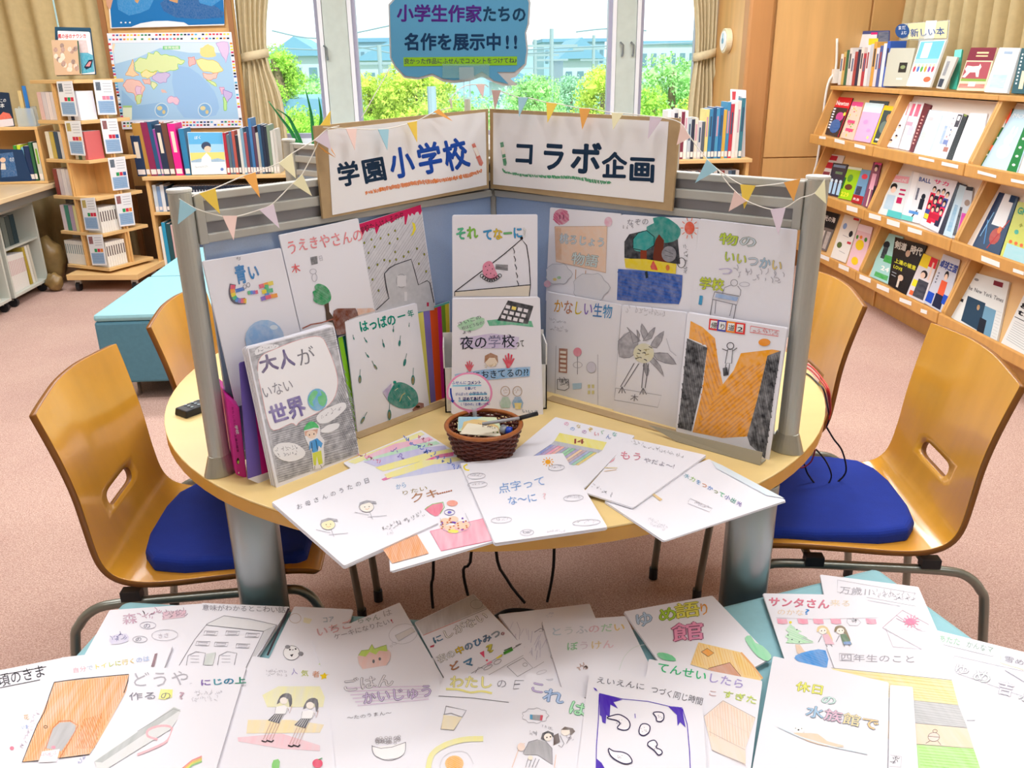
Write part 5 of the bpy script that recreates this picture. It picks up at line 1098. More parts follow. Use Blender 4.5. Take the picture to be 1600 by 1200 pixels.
a.l('#e6d0a0', [(1455, 500), (1450, 545), (1600, 590)], 2.5).t('雪め', 1470, 530, 1600, 562, 40, '#9a99a4', 0).l('#6a6a80', [(1480, 592), (1600, 665)], 3).l('#c4c8d0', smoothline([(1210, 850), (1260, 910), (1330, 960), (1420, 945), (1600, 960)], 4), 2.5)
a.f('#eef2fa', [(1165, 690), (1700, 860), (1900, 1300), (1350, 1300)], .5)
a.build(o)
o, a = bk('foreground booklet with striped lettering above a pencilled bowl of rice', oz(3), [(838, 620), (1508, 510), (1760, 1440), (925, 1440)], *EB)
for k in range(6): a.l('#e3d3ea', [(960 + k * 15, 700 + k * 22), (1480, 690 + k * 16)], 9, .5)
a.t('ごはん', 940, 720, 1265, 680, 85, '#f1eef4', 0, outl='#a7a5b0', jit=.05).t('かいじゅう', 1065, 800, 1515, 745, 85, '#dcc9ee', 0, outl='#8f8aa4', jit=.05)
a.t('～たぶうまん～'.replace('ぶ', 'の'), 970, 900, 1250, 865, 28, '#8f8e98', 0, jit=.1)
a.f('#f6f6f8', [(1125, 1075), (1335, 1045), (1332, 1110), (1290, 1140), (1200, 1150), (1145, 1125)], 0, 1).l(PEN, smoothline([(1125, 1060), (1130, 1105), (1160, 1135), (1225, 1155), (1290, 1140), (1330, 1105), (1335, 1040)], 3), 3).l(PEN, [(1125, 1065), (1180, 1080), (1250, 1072), (1335, 1042)], 3)
for i in range(34): a.o('#9f9a9e', 1150 + RND.random() * 160, 1005 + RND.random() * 45 + abs(i % 10 - 5), 9, 8, 2, n=8)
a.build(o)
o, a = bk('foreground booklet with two pencilled girls on pastel stripes and a yellow star', oz(2.5), [(380, 500), (832, 570), (925, 1440), (-40, 1440)], *EB)
a.f('#f3f1bc', [(440, 745), (540, 690), (800, 690), (830, 760), (820, 820), (470, 820)], .6, 1).f('#f8e6b4', [(350, 900), (620, 900), (825, 930), (800, 980), (340, 985)], .55, 1).f('#f6ccd6', [(285, 1010), (560, 985), (800, 1060), (800, 1095), (560, 1080), (290, 1035)], .5, 1)
a.sq(465, 605, 595, 608, 20, '#a9a8b3', 6).sq(455, 628, 590, 630, 18, '#a9a8b3', 6).t('人', 620, 618, 662, 612, 44, '#a79fd0', 0).t('気', 680, 625, 730, 625, 42, '#c4d05a', 0).t('者', 750, 632, 800, 632, 44, '#dca07c', 0)
a.f('#f0cf1e', [(828, 605), (838, 618), (862, 618), (845, 632), (850, 648), (828, 640), (808, 650), (812, 632), (798, 620), (820, 618)], 0)
for x, y, lean in ((585, 740, -1), (750, 770, 1)):
    a.f('#5a5a62', [(x - 55, y + 65), (x - 35, y + 15), (x, y - 5), (x + 35, y + 5), (x + 40, y + 60), (x + 25, y + 80), (x + 15, y + 30), (x - 20, y + 40)], .35, 2).c('#fbf4ec', x - 12, y + 42, 24, 22).f('#fafafc', [(x - 60, y + 80), (x - 10, y + 70), (x + 20, y + 85), (x, y + 125), (x - 65, y + 125)], 0, 1).l(PEN, [(x - 60, y + 80), (x - 68, y + 125), (x, y + 125), (x + 12, y + 85)], 2)
    a.f('#4a4a52', [(x - 70, y + 125), (x - 10, y + 128), (x - 40, y + 185), (x - 110, y + 165)], .3)
    for k in range(5): a.l('#ececf0', [(x - 62 + k * 12, y + 128), (x - 98 + k * 15, y + 170 + k * 3)], 3)
    for q in (0, 38): a.l('#cfa9a0', [(x - 92 + q, y + 178), (x - 140 + q + (40 if lean < 0 else 0) * 0, y + 285)], 3).l('#cfa9a0', [(x - 75 + q, y + 180), (x - 122 + q, y + 285)], 3).l(INKK, [(x - 150 + q, y + 292), (x - 125 + q, y + 300), (x - 112 + q, y + 288)], 8)
    a.l('#cfa9a0', [(x + 15, y + 90), (x + 25, y + 120), (x + 40, y + 75)], 3)
a.f('#7fd06a', [(500, 1180), (510, 1155), (540, 1148), (550, 1165), (540, 1240), (500, 1240)], .2, 1).c('#e8486e', 785, 1175, 32, 28, .2).l('#4aa05a', [(790, 1152), (815, 1142)], 5)
a.build(o)
o, a = bk('foreground booklet with violet and green title and a small rainbow', oz(4), [(20, 625), (340, 570), (470, 700), (-10, 1440)][:2] + [(80, 1440), (-320, 1440)], *EB)
a.t('にじの上', 50, 685, 340, 668, 44, ['#9a7fc8', '#62b0c4', '#4a9ac0', '#3a9a80'], 2, jit=.03).sq(5, 750, 190, 748, 26, '#c4c3cd', 6).sq(-10, 790, 165, 785, 26, '#c4c3cd', 6)
for k, c in enumerate(['#e88a8a', '#f0c060', '#e9e25a', '#8fd07a']): a.l(c, [(-60 + k * 4, 1205 + k * 9), (0, 1155 + k * 10), (62, 1128 + k * 11)], 8, .2)
a.build(o)
o, a = bk('foreground booklet asking how to make it, with a pink and grey pencil ramp', oz(3.5), [(880, 575), (1525, 570), (1060, 1440), (380, 1440)], *EA)
a.t('どうや', 815, 690, 1190, 680, 105, '#b5b4be', 0, jit=.08).t('って', 1180, 690, 1250, 690, 40, '#c9c8d2', 0).t('作る', 805, 775, 985, 768, 52, '#8f8e9a', 0, jit=.05).f('#eef08a', [(990, 770), (1005, 710), (1080, 712), (1075, 760), (1030, 775)], .3, 1).t('の', 1000, 772, 1075, 768, 52, '#8f8e8a', 0).t('?', 1110, 772, 1165, 768, 60, '#c4a4b4', 0)
a.f('#dfe2e2', [(590, 1160), (1090, 820), (1140, 850), (1070, 960), (620, 1240)], .6).f('#b9bfbf', [(590, 1165), (1085, 825), (1130, 840), (640, 1170)], .4).l('#8f9696', [(860, 975), (1085, 835), (1128, 850)], 3)
a.l('#f6b4bc', [(985, 1025), (925, 1005), (930, 965), (1010, 940), (1075, 955), (1050, 1030), (960, 1080), (860, 1120)], 14, .4, 3)
a.build(o)
o, a = bk('foreground booklet with yellow title, glass of juice and fried egg plate', oz(4), [(388, 595), (900, 640), (640, 1440), (60, 1440)], *EC)
a.t('わたし', 410, 690, 680, 695, 80, '#efeaa0', 1, jit=.05, outl='#c9c48a').t('の', 700, 695, 770, 697, 60, '#9a99a4', 0).l('#efe88c', [(388, 708), (470, 712), (540, 730), (610, 722), (675, 735)], 13, .2, 3).l(PEN, [(820, 655), (880, 655), (862, 705), (808, 708), (820, 655)], 3).l(PEN, [(815, 680), (850, 678)], 5)
a.l('#6a6a74', [(342, 752), (560, 765), (780, 792)], 3).l(PEN, [(388, 815), (515, 842), (435, 968), (355, 962), (388, 815)], 3).f('#f2e6c4', [(372, 870), (490, 885), (435, 965), (357, 958)], .3).l(PEN, [(372, 868), (420, 860), (490, 885)], 3)
a.l('#f0eca4', [(275, 1215), (300, 1120), (380, 1060), (500, 1025), (620, 1020)], 34, .35, 4).c('#f4c276', 440, 1175, 58, 50, .3).scr('#f0ae50', [(395, 1150), (440, 1128), (490, 1155), (490, 1210), (395, 1210)], 4, 12, .5).l('#d8d8dc', [(350, 1240), (360, 1150), (430, 1100), (520, 1110), (560, 1180)], 3, 0, 3)
a.build(o)
o, a = bk('foreground booklet with thought bubble and two pencilled children leaning together', oz(5), [(908, 598), (1310, 790), (1180, 1440), (400, 1440)], *EC)
a.t('こ', 905, 715, 1005, 735, 75, '#cdbde6', 1, outl='#8a84a8').t('れ', 985, 775, 1120, 800, 95, '#b4cdf0', 1, outl='#5f7fae').t('は', 1145, 850, 1255, 880, 95, '#b4ecc4', 1, outl='#4f9a70')
a.l('#a9a8b2', [(945 + 80 * (1 + .08 * math.cos(9 * t)) * math.cos(t), 875 + 46 * (1 + .1 * math.cos(9 * t)) * math.sin(t)) for t in [i * .21 for i in range(31)]], 2.5).f('#9a9ca2', [(915, 868), (990, 872), (985, 905), (915, 898)], .2).f('#5aa0c8', [(912, 868), (928, 869), (928, 899), (912, 896)]).f('#d05a6a', [(978, 871), (994, 873), (988, 906), (974, 903)]).sq(985, 950, 1050, 965, 16, '#88879a', 4)
a.f('#a9a9ae', [(870, 1110), (905, 1040), (960, 1025), (1010, 1035), (1050, 1080), (1050, 1180), (960, 1120), (880, 1120)], .35, 1).l(PEN, [(870, 1110), (905, 1040), (960, 1025)], 3).l(PEN, [(1010, 1035), (1050, 1080), (1052, 1180)], 3)
a.f('#4a4a50', [(980, 1020), (990, 985), (1025, 970), (1060, 985), (1062, 1010), (1040, 1000), (1005, 1030)], .3, 1).c('#fbf3ea', 1025, 1010, 26, 24).c('#333', 1018, 1012, 4, 5).c('#333', 1040, 1008, 4, 5)
a.c('#fbf3ea', 1135, 975, 28, 26).f('#6a5a52', [(1105, 965), (1130, 945), (1180, 955), (1195, 975), (1165, 1000), (1160, 965)], .3, 1).f('#5a4a46', [(1060, 1000), (1090, 985), (1100, 1040), (1060, 1060)], .3).l(PEN, [(1100, 1000), (1125, 1050), (1110, 1075), (1090, 1060)], 3).l(PEN, [(1165, 1005), (1140, 1050)], 3)
a.l('#f0cbb4', [(880, 1050), (845, 1060), (840, 1090), (800, 1200)], 4).l('#f0cbb4', [(1075, 1120), (1065, 1200)], 4).c('#f6ded0', 858, 1072, 24, 26, .3)
for k in range(4): a.l(PEN, [(905 + k * 22, 1130 + k * 6), (885 + k * 20, 1200)], 3)
a.c('#f6ead8', 915, 1140, 15, 14).sq(905, 1000, 960, 1005, 24, '#a9a8b2', 4).sq(1140, 1035, 1180, 1030, 20, '#88879a', 3)
a.build(o)
o, a = bk('foreground booklet with green title and a pale brown arrow house', oz(4), [(455, 518), (1165, 655), (1060, 1440), (300, 1440)], *ED)
a.t('てんせいしたら', 500, 590, 1050, 705, 66, ['#3fc283', '#3fc283', '#3fc283', '#3fc283', '#b0a4dc', '#b0a4dc', '#b0a4dc'], 1, jit=.05).t('こ', 820, 745, 885, 755, 40, '#dcb8bc', 1).t('すぎた', 910, 755, 1130, 800, 50, '#cde26a', 1, jit=.06)
a.f('#f6dfcc', [(800, 880), (918, 782), (1120, 890), (1060, 1080), (1060, 1180), (850, 1090)], .45).scr('#efcbb0', [(805, 885), (918, 790), (1110, 890), (1060, 1075), (840, 1000)], 4, 18, 1.5).l('#a89890', [(800, 880), (918, 782), (1120, 890)], 2.5).l('#c4b4ac', [(830, 975), (1055, 1090)], 2.5).l('#c4b4ac', [(850, 1090), (1060, 1190)], 2.5).l('#e0d0c8', [(918, 782), (860, 870), (1080, 985)], 2)
a.build(o)
o, a = bk('foreground booklet with violet ink frame around spotted pebble shapes', oz(6), [(85, 588), (785, 680), (830, 1440), (-20, 1440)], *ED)
a.t('えいえんに', 122, 665, 430, 712, 46, '#6a6974', 0, jit=.1).t('つづく同じ時間', 465, 725, 790, 805, 50, '#6a6974', 0, jit=.08)
VI = '#4a25b8'; DV = '#2a2150'
a.f(VI, [(145, 735), (200, 748), (290, 775), (235, 790), (262, 830), (215, 805), (210, 890), (190, 870), (185, 925), (165, 915), (160, 880), (148, 870)], .08).l(VI, [(145, 735), (290, 770), (450, 785), (600, 820), (665, 825)], 4).f(VI, [(575, 815), (640, 820), (665, 830), (670, 870), (685, 950), (650, 915), (635, 940), (630, 870)], .08)
a.l(VI, [(145, 740), (140, 900), (128, 1060), (125, 1240)], 5).l(VI, [(665, 830), (695, 930), (710, 1100), (715, 1240)], 5).f(VI, [(125, 1140), (160, 1170), (200, 1240), (125, 1240)], .08).f(VI, [(108, 698), (125, 705), (135, 722), (118, 715)], .2).l(VI, [(368, 862), (370, 890)], 4)
for pts in ([(195, 890), (225, 875), (270, 868), (320, 895), (338, 930), (325, 960), (290, 965), (258, 950), (275, 925), (255, 905)], [(483, 858), (515, 852), (545, 862), (548, 895), (530, 912), (505, 908), (500, 885)], [(410, 930), (440, 928), (462, 945), (455, 980), (425, 1000), (398, 990), (395, 960)], [(455, 1040), (490, 1030), (508, 1055), (500, 1075), (530, 1090), (538, 1110), (515, 1122), (490, 1095), (465, 1075), (448, 1060)], [(203, 1082), (235, 1098), (290, 1105), (330, 1125), (350, 1165), (310, 1178), (260, 1160), (215, 1125)]):
    a.f('#f2f1f7', pts, 0, 3); a.l(DV, [tuple(p) for p in smoothline(pts, 4, True)] + [pts[0]], 7)
    cx = sum(p[0] for p in pts) / len(pts); cy = sum(p[1] for p in pts) / len(pts)
    for k in range(7): a.c('#5a5468', cx + RND.uniform(-22, 22), cy + RND.uniform(-15, 15), 2.2, 2.2, n=6)
a.build(o)
o, a = bk('foreground booklet with a brown seal drawing and pastel outlined title', oz(5), [(32, 500), (755, 665), (742, 1440), (-140, 1440)], *EE)
a.t('休日', 170, 712, 350, 742, 66, '#eef07a', 1, outl='#a9aa5a').t('の', 325, 795, 430, 805, 60, '#d0eae6', 1, outl='#93b0b4').t('水族館で', 230, 870, 690, 965, 78, ['#a8cbe8', '#e0bcd0', '#ecdcae', '#f0cf9a'], 1, outl='#8f9aa8')
a.c('#fbfaf6', 192, 962, 38, 26).f('#f1d3b8', [(160, 985), (220, 985), (310, 990), (370, 1035), (470, 1062), (450, 1072), (360, 1065), (250, 1035)], .3, 2).c('#3a3a42', 190, 965, 6, 5).c('#3a3a42', 172, 955, 3, 3).c('#3a3a42', 210, 957, 3, 3).l('#d8e8f0', [(60, 945), (200, 1010), (400, 1070), (620, 1115)], 8, .5)
a.build(o)
o = booklet('booklet_back_page', 'white folded back page to the right of the brown seal booklet', oz(4.2), [(762, 680), (905, 692), (930, 720), (955, 1440)][:2] + [(955, 1440), (748, 1440)], .004, cat='booklet', ox=1200, oy=900, sc=4)
a = Art(oz(4.2), *EE); a.l('#c4c3cc', [(765, 1120), (835, 1130), (830, 1195), (760, 1190)], 2.5).sq(775, 1175, 820, 1170, 34, '#55545e', 3); a.build(o)
# ================================================================== SMALL THINGS ON THE TABLE
# wicker basket
BC = np.array([.046, 1.556]); BH = .066
bs = thing('wicker_basket', 'small dark brown wicker basket holding cards and pens', 'basket', (BC[0], BC[1], TZ))
WD = mat('#5f2a1e', .4, var=.25, scale=60); WR = mat('#a8622c', .4, var=.2, scale=80)
def brad(z): return .056 + .020 * (z / BH) ** .8
rows = 11
for k in range(rows):
    z = .004 + (BH - .012) * k / (rows - 1); P_ = []
    for i in range(112):
        t = 2 * math.pi * i / 112; r_ = brad(z) + .0026 * math.cos(14 * t + (k % 2) * math.pi)
        P_.append((BC[0] + r_ * math.cos(t), BC[1] + r_ * .98 * math.sin(t), TZ + z))
    MB().tube(P_, .0027, 5, closed=True).build('woven_strand', WD, bs, smooth=True)
for i in range(28):
    t = 2 * math.pi * i / 28
    MB().tube([(BC[0] + brad(z) * math.cos(t), BC[1] + brad(z) * .98 * math.sin(t), TZ + z) for z in (.002, .02, .04, BH - .006)], .0018, 5).build('stake', WD, bs, smooth=True)
P_ = []
for i in range(160):
    t = 2 * math.pi * i / 160; P_.append((BC[0] + (brad(BH) + .0006 * math.cos(80 * t)) * math.cos(t), BC[1] + brad(BH) * .98 * math.sin(t), TZ + BH - .002))
MB().tube(P_, .0046, 8, closed=True).build('rim', WR, bs, smooth=True)
MB().cyl((BC[0], BC[1], TZ + .0005), .054, .004, 32).build('base', WD, bs)
# things in it
KB2 = (640, 560, 6.154)
pc = Pl((BC[0], BC[1] + .02, TZ + .05), (0, -.62, .78))
o = booklet('note_card', 'pale blue and green note card at the back of the basket', pc, [(468, 560), (832, 565), (890, 700), (460, 700)], .0015, cat='card', ox=640, oy=560, sc=6.154, sheets=2, m=mat('#d8e9c4', .7))
a = Art(pc, *KB2); a.f('#a9d4e8', [(470, 562), (700, 562), (560, 620), (468, 690)]).f('#e6c98a', [(500, 690), (520, 610), (620, 585), (740, 600), (850, 650), (870, 700)], 0, 1); a.build(o)
pc2 = Pl((BC[0], BC[1] + .008, TZ + .05), (0, -.5, .86))
o = booklet('note_card', 'cream note card with small writing in front inside the basket', pc2, [(560, 620), (840, 660), (880, 745), (480, 725)], .003, cat='card', ox=640, oy=560, sc=6.154, m=mat('#f3edd6', .7))
a = Art(pc2, *KB2); a.sq(660, 650, 820, 690, 26, '#7a5a4a', 7, 4).c('#7a8a4a', 845, 712, 10, 9).c('#7a8a4a', 805, 712, 7, 7); a.build(o)
def pxat(pl, pts, k): return [pl.at(S([p], *k))[0] for p in pts]
pp = Pl((BC[0], BC[1] - .005, TZ + BH + .004), (0, -.3, 1))
e = pxat(pp, [(700, 630), (1055, 575), (1230, 530)], KB2)
r_ = thing('ballpoint_pen', 'black capped ballpoint pen lying across the basket rim', 'pen', tuple(e[0]))
MB().tube([e[0], e[1]], .0036, 10).build('barrel', mat('#c9ccd4', .2, alpha=.75), r_, smooth=True)
MB().tube([e[0], e[1]], .0016, 8).build('refill', mat('#23242c', .4), r_, smooth=True)
MB().tube([e[1], e[2]], .0046, 10).build('cap', DARK, r_, smooth=True)
e = pxat(Pl((BC[0], BC[1], TZ + .05), (0, -.3, 1)), [(880, 670), (930, 690), (985, 700)], KB2)
r_ = thing('correction_tape', 'blue and clear correction tape lying in the basket', 'stationery', tuple(e[0]))
MB().tube([e[0], e[1]], .009, 12).build('clear_body', mat('#c3ccd6', .15, alpha=.7), r_, smooth=True, bevel=.002)
MB().tube([e[1], e[2]], .0085, 12).build('blue_body', mat('#1d49c4', .3), r_, smooth=True, bevel=.002)
# round comment sign
ps = Pl((BC[0], BC[1] + .055, TZ), (0, -1, .12))
r_ = thing('comment_sign', 'oval white sign with pink border and blue lettering clipped to the basket', 'sign', (BC[0] - .03, BC[1] + .055, TZ + BH))
ov = [(575 + 222 * math.cos(t) * (1 + .02 * math.sin(3 * t)), 325 + 190 * math.sin(t)) for t in [2 * math.pi * i / 40 for i in range(40)]]
ov = [(x + (30 if y > 400 and x < 600 else 0), y) for x, y in ov]
outline_obj('card', ps, ov, KB2, .0012, mat('#f49ac4', .6), r_)
a = Art(ps, *KB2)
a.f('#f7f7fa', [(575 + (x - 575) * .91, 322 + (y - 325) * .90) for x, y in ov]).f('#f49ac4', [(540, 500), (590, 498), (575, 530)])
for (x0, x1, y) in ((412, 690, 262), (570, 745, 345), (470, 765, 408)): a.f('#86d2ee', [(x0, y - 6), (x1, y - 10), (x1, y + 4), (x0, y + 9)], .1)
DB = '#1c3fae'
a.t('ふせんに', 405, 248, 550, 246, 36, '#3f6ac4', 1).t('コメント', 555, 250, 690, 244, 40, '#1c2f8e', 2).t('を書いて', 530, 300, 640, 298, 32, DB, 1).t('がんばった', 440, 355, 565, 352, 32, '#2a5ab4', 1).t('小学生たち', 570, 350, 745, 346, 34, '#1f5fa8', 1)
a.t('を', 470, 395, 495, 394, 28, DB, 1).t('ほめてあげよう!', 510, 405, 760, 400, 42, '#16237e', 2).t('（「日のの」と書いてね）', 475, 452, 790, 446, 28, DB, 1)
a.l('#1c3fae', [(395, 285), (398, 340), (412, 400)], 15, 0, 4).f('#1c3fae', [(392, 402), (432, 400), (415, 428)])
a.build(r_, 'lettering')
e = pxat(ps, [(620, 470), (630, 560)], KB2)
MB().tube([e[0] + np.array([0, -.002, 0]), e[1] + np.array([0, -.002, -.0])], .005, 8).build('clear_clip', CLR, r_, smooth=True)
MB().tube([e[1] + np.array([0, -.002, 0]), e[1] + np.array([0, .004, -.012]), (e[1][0], BC[1] + .072, TZ + BH - .004)], .003, 8).build('clip_leg', CLR, r_, smooth=True)

# remote control
e0, e1 = atz(291, 655, TZ), atz(330, 640, TZ); d_ = (e1 - e0); d_ /= np.linalg.norm(d_); n_ = np.array([-d_[1], d_[0], 0])
r_ = thing('remote_control', 'black remote control lying behind the left silver post', 'remote control', tuple(e0))
c0 = e0
MB().hexa([c0, c0 + d_ * .15, c0 + d_ * .15 + n_ * .045, c0 + n_ * .045], [p + np.array([0, 0, .018]) for p in (c0 + d_ * .003, c0 + d_ * .147, c0 + d_ * .147 + n_ * .042, c0 + d_ * .003 + n_ * .042)]).build('body', DARK, r_, bevel=.003)
for i in range(4):
    for j in range(3):
        q = c0 + d_ * (.025 + i * .018) + n_ * (.009 + j * .012) + np.array([0, 0, .018]); MB().box(q[0] - .003, q[0] + .003, q[1] - .003, q[1] + .003, q[2], q[2] + .002).build('button', mat('#8d9aa0', .5), r_)

# cables
def cable(label, pts3, r, col, sm=6):
    o = MB().tube(smoothline(pts3, sm), r, 6).build('cable', mat(col, .4), None, smooth=True, label=label, cat='cable', group=None); return o
def onz(P, z): return [tuple(atz(x, y, z)) for x, y in P]
tb_ = lambda P: [tuple(x) for x in P]
for k, (off, col, lab) in enumerate(((0, '#d4352c', 'red cable curving along the right rim of the table, the outermost one'), (-5, '#c73030', 'thin red cable along the right rim of the table, the inner one'), (-13, '#1c1c22', 'black cable curving along the right rim of the table top'))):
    P_ = onz([(1252 + off * .2, 566 - off), (1268 + off * .3, 573 - off), (1285 + off * .5, 592 - off * .6), (1295 + off * .6, 610)], TZ + .003)
    zz = [atu(x, y, .925) for x, y in [(1298 + off * .3, 640), (1295, 655), (1291, 668)]]
    cable(lab, P_ + tb_(zz), .0022, col)
cable('black cable hanging in a wide loop over the front right blue seat', tb_([atv(x, y, 1.76) for x, y in [(1292, 668), (1302, 685), (1316, 705), (1322, 735), (1310, 752), (1292, 764), (1275, 757), (1262, 740), (1257, 725)]]), .0022, '#16161c')
cable('black cable hanging in a narrow inner loop over the front right blue seat', tb_([atv(x, y, 1.755) for x, y in [(1275, 702), (1290, 720), (1299, 742), (1293, 757), (1283, 761)]]), .002, '#16161c')
cable('short dark red cable end below the right rim of the table', tb_([atv(x, y, 1.75) for x, y in [(1274, 702), (1268, 720), (1258, 729), (1250, 731)]]), .002, '#8e1f3c')
def under(P, lab, r=.0045, v=2.0):
    q = [tuple(atv(x, y, v)) for x, y in P]; q = [(q[0][0], q[0][1], .64)] + q
    cable(lab, [p if p[2] > .004 else (p[0], p[1], .004) for p in q], r, '#17181e', 4)
under([(677, 872), (674, 915), (677, 958)], 'black power cord hanging under the table, leftmost')
under([(737, 858), (724, 890), (731, 930)], 'black power cord hanging under the table, second from the left')
under([(774, 852), (792, 905), (820, 956)], 'black power cord slanting to the right under the table')
under([(866, 850), (863, 900), (855, 952)], 'black power cord hanging under the table, rightmost')
cable('coiled black cord end lying on the carpet under the table', onz([(772, 965), (790, 955), (812, 953), (835, 956), (845, 966)], .006), .006, '#17181e')

# ------------------------------------------------------------------ bunting
STR = mat('#e9e6dc', .8)
FC = {'b': '#9cc9d8', 'y': '#f3d052', 'p': '#eecfc6', 'l': '#dacbd8', 'c': '#efe9bf', 'o': '#f3ae56', 'm': '#d9b9b4', 'g': '#dcd9c0'}
def garland(label, side, off, string, flags, seed=1):
    pl = PL(side, off); q = pl.at(string)
    root = thing('bunting', label, 'bunting', tuple(q[0]))
    MB().tube(smoothline(list(q), 4), .0011, 5).build('string', STR, root)
    rr = random.Random(seed)
    for c, P in flags:
        a_, b_, t_ = pl.at(P); n = pl.n; up = (a_ + b_) / 2; t_ = t_ + n * rr.uniform(.002, .012)
        f_ = MB().hexa([a_ + n * .0004, b_ + n * .0004, t_ + n * .0004, t_ + n * .0004], [a_ + n * .0012, b_ + n * .0012, t_ + n * .0012, t_ + n * .0012])
        v = [a_, b_, t_, a_ + n * .0009, b_ + n * .0009, t_ + n * .0009]; v = [x + n * .0004 for x in v]
        mk('pennant', v, [(0, 1, 2), (5, 4, 3), (0, 3, 4, 1), (1, 4, 5, 2), (2, 5, 3, 0)], mat(FC[c], .75), root)
    return root
garland('lower bunting string looped from the left post up to the left cardboard sign', 'L', .034, [(280, 311), (308, 327), (347, 338), (370, 338), (405, 328), (425, 319), (457, 287), (472, 272), (493, 232), (500, 214)],
        [('b', [(281, 311), (307, 327.5), (276, 350)]), ('p', [(347, 337), (370, 337), (360, 374)]), ('l', [(405, 328), (427, 319), (432, 356)]), ('c', [(457, 287), (472, 272), (485, 306)]), ('o', [(496, 226), (508, 238), (521, 246)])])
garland('upper bunting string rising from the left post to the top of the left cardboard sign', 'L', .036, [(300, 307), (311, 302.5), (336, 294), (380, 275), (399, 269), (435, 255), (456, 240), (491, 219), (511, 202), (530, 197)],
        [('y', [(311, 302.5), (336, 294), (342, 334)]), ('o', [(380, 275), (399, 269), (401, 308)]), ('c', [(435, 255), (456, 239), (457.5, 278)]), ('l', [(491, 219), (510, 203), (515, 234)]), ('o', [(511, 226), (514, 226), (521, 244)])])
garland('bunting string across the face of the left cardboard sign', 'L', .038, [(505, 199), (540, 201), (590, 202.5), (620, 198), (651, 189), (677, 176), (705, 168)],
        [('y', [(500, 196), (516, 173), (514, 196)]), ('p', [(540, 201), (557, 201), (549, 234)]), ('b', [(590, 202), (607, 202), (600, 234)]), ('y', [(636, 192), (651, 189), (649, 222)]), ('o', [(677, 175), (685, 170), (703, 189)])])
garland('bunting string over the top of the right cardboard sign running down the right screen', 'R', .036, [(768, 141), (783, 143), (810, 152), (826, 153), (854, 160), (871, 162), (905, 169), (923, 170), (956, 176), (974, 177), (1016, 182), (1035, 184), (1063, 192), (1079, 215), (1105, 249), (1122, 265), (1157, 288), (1181, 291), (1225, 286), (1251, 280), (1262, 281)],
        [('m', [(769, 141), (783, 141), (775, 172)]), ('b', [(810, 152), (826, 152), (816, 182)]), ('y', [(854, 160), (871, 162), (860, 191)]), ('o', [(905.5, 169), (923, 170), (912, 202)]), ('c', [(956, 176), (974, 177), (961, 202)]), ('l', [(1016, 182), (1035, 185), (1015, 217)]), ('p', [(1065, 193), (1079, 215), (1061, 226)]), ('b', [(1105, 249), (1122, 265), (1090, 285)]), ('y', [(1157, 288), (1181, 290), (1164, 326)]), ('o', [(1225, 285), (1251, 279), (1241, 314)])])
garland('lower bunting string drooping over the right screen rail to the right post', 'R', .040, [(1122, 265), (1136, 285), (1148, 298), (1167, 314), (1204, 327), (1228, 324), (1250, 310), (1273, 302), (1289, 280)],
        [('p', [(1148, 298), (1167, 314), (1140, 330)]), ('l', [(1204, 327), (1228, 324), (1220, 366)]), ('c', [(1273, 302), (1289, 280), (1294, 317)])])
garland('faint bunting string behind the clear clip under the speech bubble', 'L', .02, [(704, 168), (707, 150), (725, 135), (743, 132), (757, 132), (763, 136)],
        [('g', [(705, 153), (707, 172), (699, 155)]), ('m', [(743, 132), (757, 132), (749, 153)])])
o = MB().tube([tuple(PL('L', .04).at([(565, 184)])[0]), tuple(PL('L', .04).at([(610, 105)])[0])], .001, 5).build('hanging_string', STR, None, label='white string running up from the left cardboard sign to the speech bubble', cat='string')
# ================================================================== BOOKS, SHELVES, RACK
def bookobj(P0, ux, uy, w_, h, d, col, label, lean=0.0, group=None, tag=True, band=None, name='book'):
    """P0 = lower left corner of the spine, ux = direction along the shelf, uy = into the shelf"""
    P0 = np.array(P0, float); ux = np.array([ux[0], ux[1], 0.]); uy = np.array([uy[0], uy[1], 0.]); up = np.array([0, 0, 1.]) * math.cos(lean) + ux * math.sin(lean)
    def q(a0, a1, b0, b1, c0, c1):
        lo = [P0 + ux * a + uy * b + up * c0 for a, b in ((a0, b0), (a1, b0), (a1, b1), (a0, b1))]; hi = [P0 + ux * a + uy * b + up * c1 for a, b in ((a0, b0), (a1, b0), (a1, b1), (a0, b1))]
        return lo, hi
    o = MB().hexa(*q(0, w_ * .97, 0, d, .001, h)).build(name, mat(col, .5), None, label=label, cat='book', group=group)
    MB().hexa(*q(w_ * .14, w_ * .83, .003, d + .0005, .003, h + .0006)).build('pages', PAPER2, o)
    if tag: MB().hexa(*q(w_ * .1, w_ * .87, -.0008, .001, .012, .012 + min(.035, h * .14))).build('spine_label', mat('#f0e6e0', .6), o)
    if band: MB().hexa(*q(w_ * .25, w_ * .7, -.0007, .001, h * .45, h * .85)).build('title_strip', mat(band, .6), o)
    return o
def ordn(i): return ('%dth' % (i + 1)) if i > 27 else ['first', 'second', 'third', 'fourth', 'fifth', 'sixth', 'seventh', 'eighth', 'ninth', 'tenth', 'eleventh', 'twelfth', 'thirteenth', 'fourteenth', 'fifteenth', 'sixteenth', 'seventeenth', 'eighteenth', 'nineteenth', 'twentieth', 'twenty-first', 'twenty-second', 'twenty-third', 'twenty-fourth', 'twenty-fifth', 'twenty-sixth', 'twenty-seventh', 'twenty-eighth'][i]

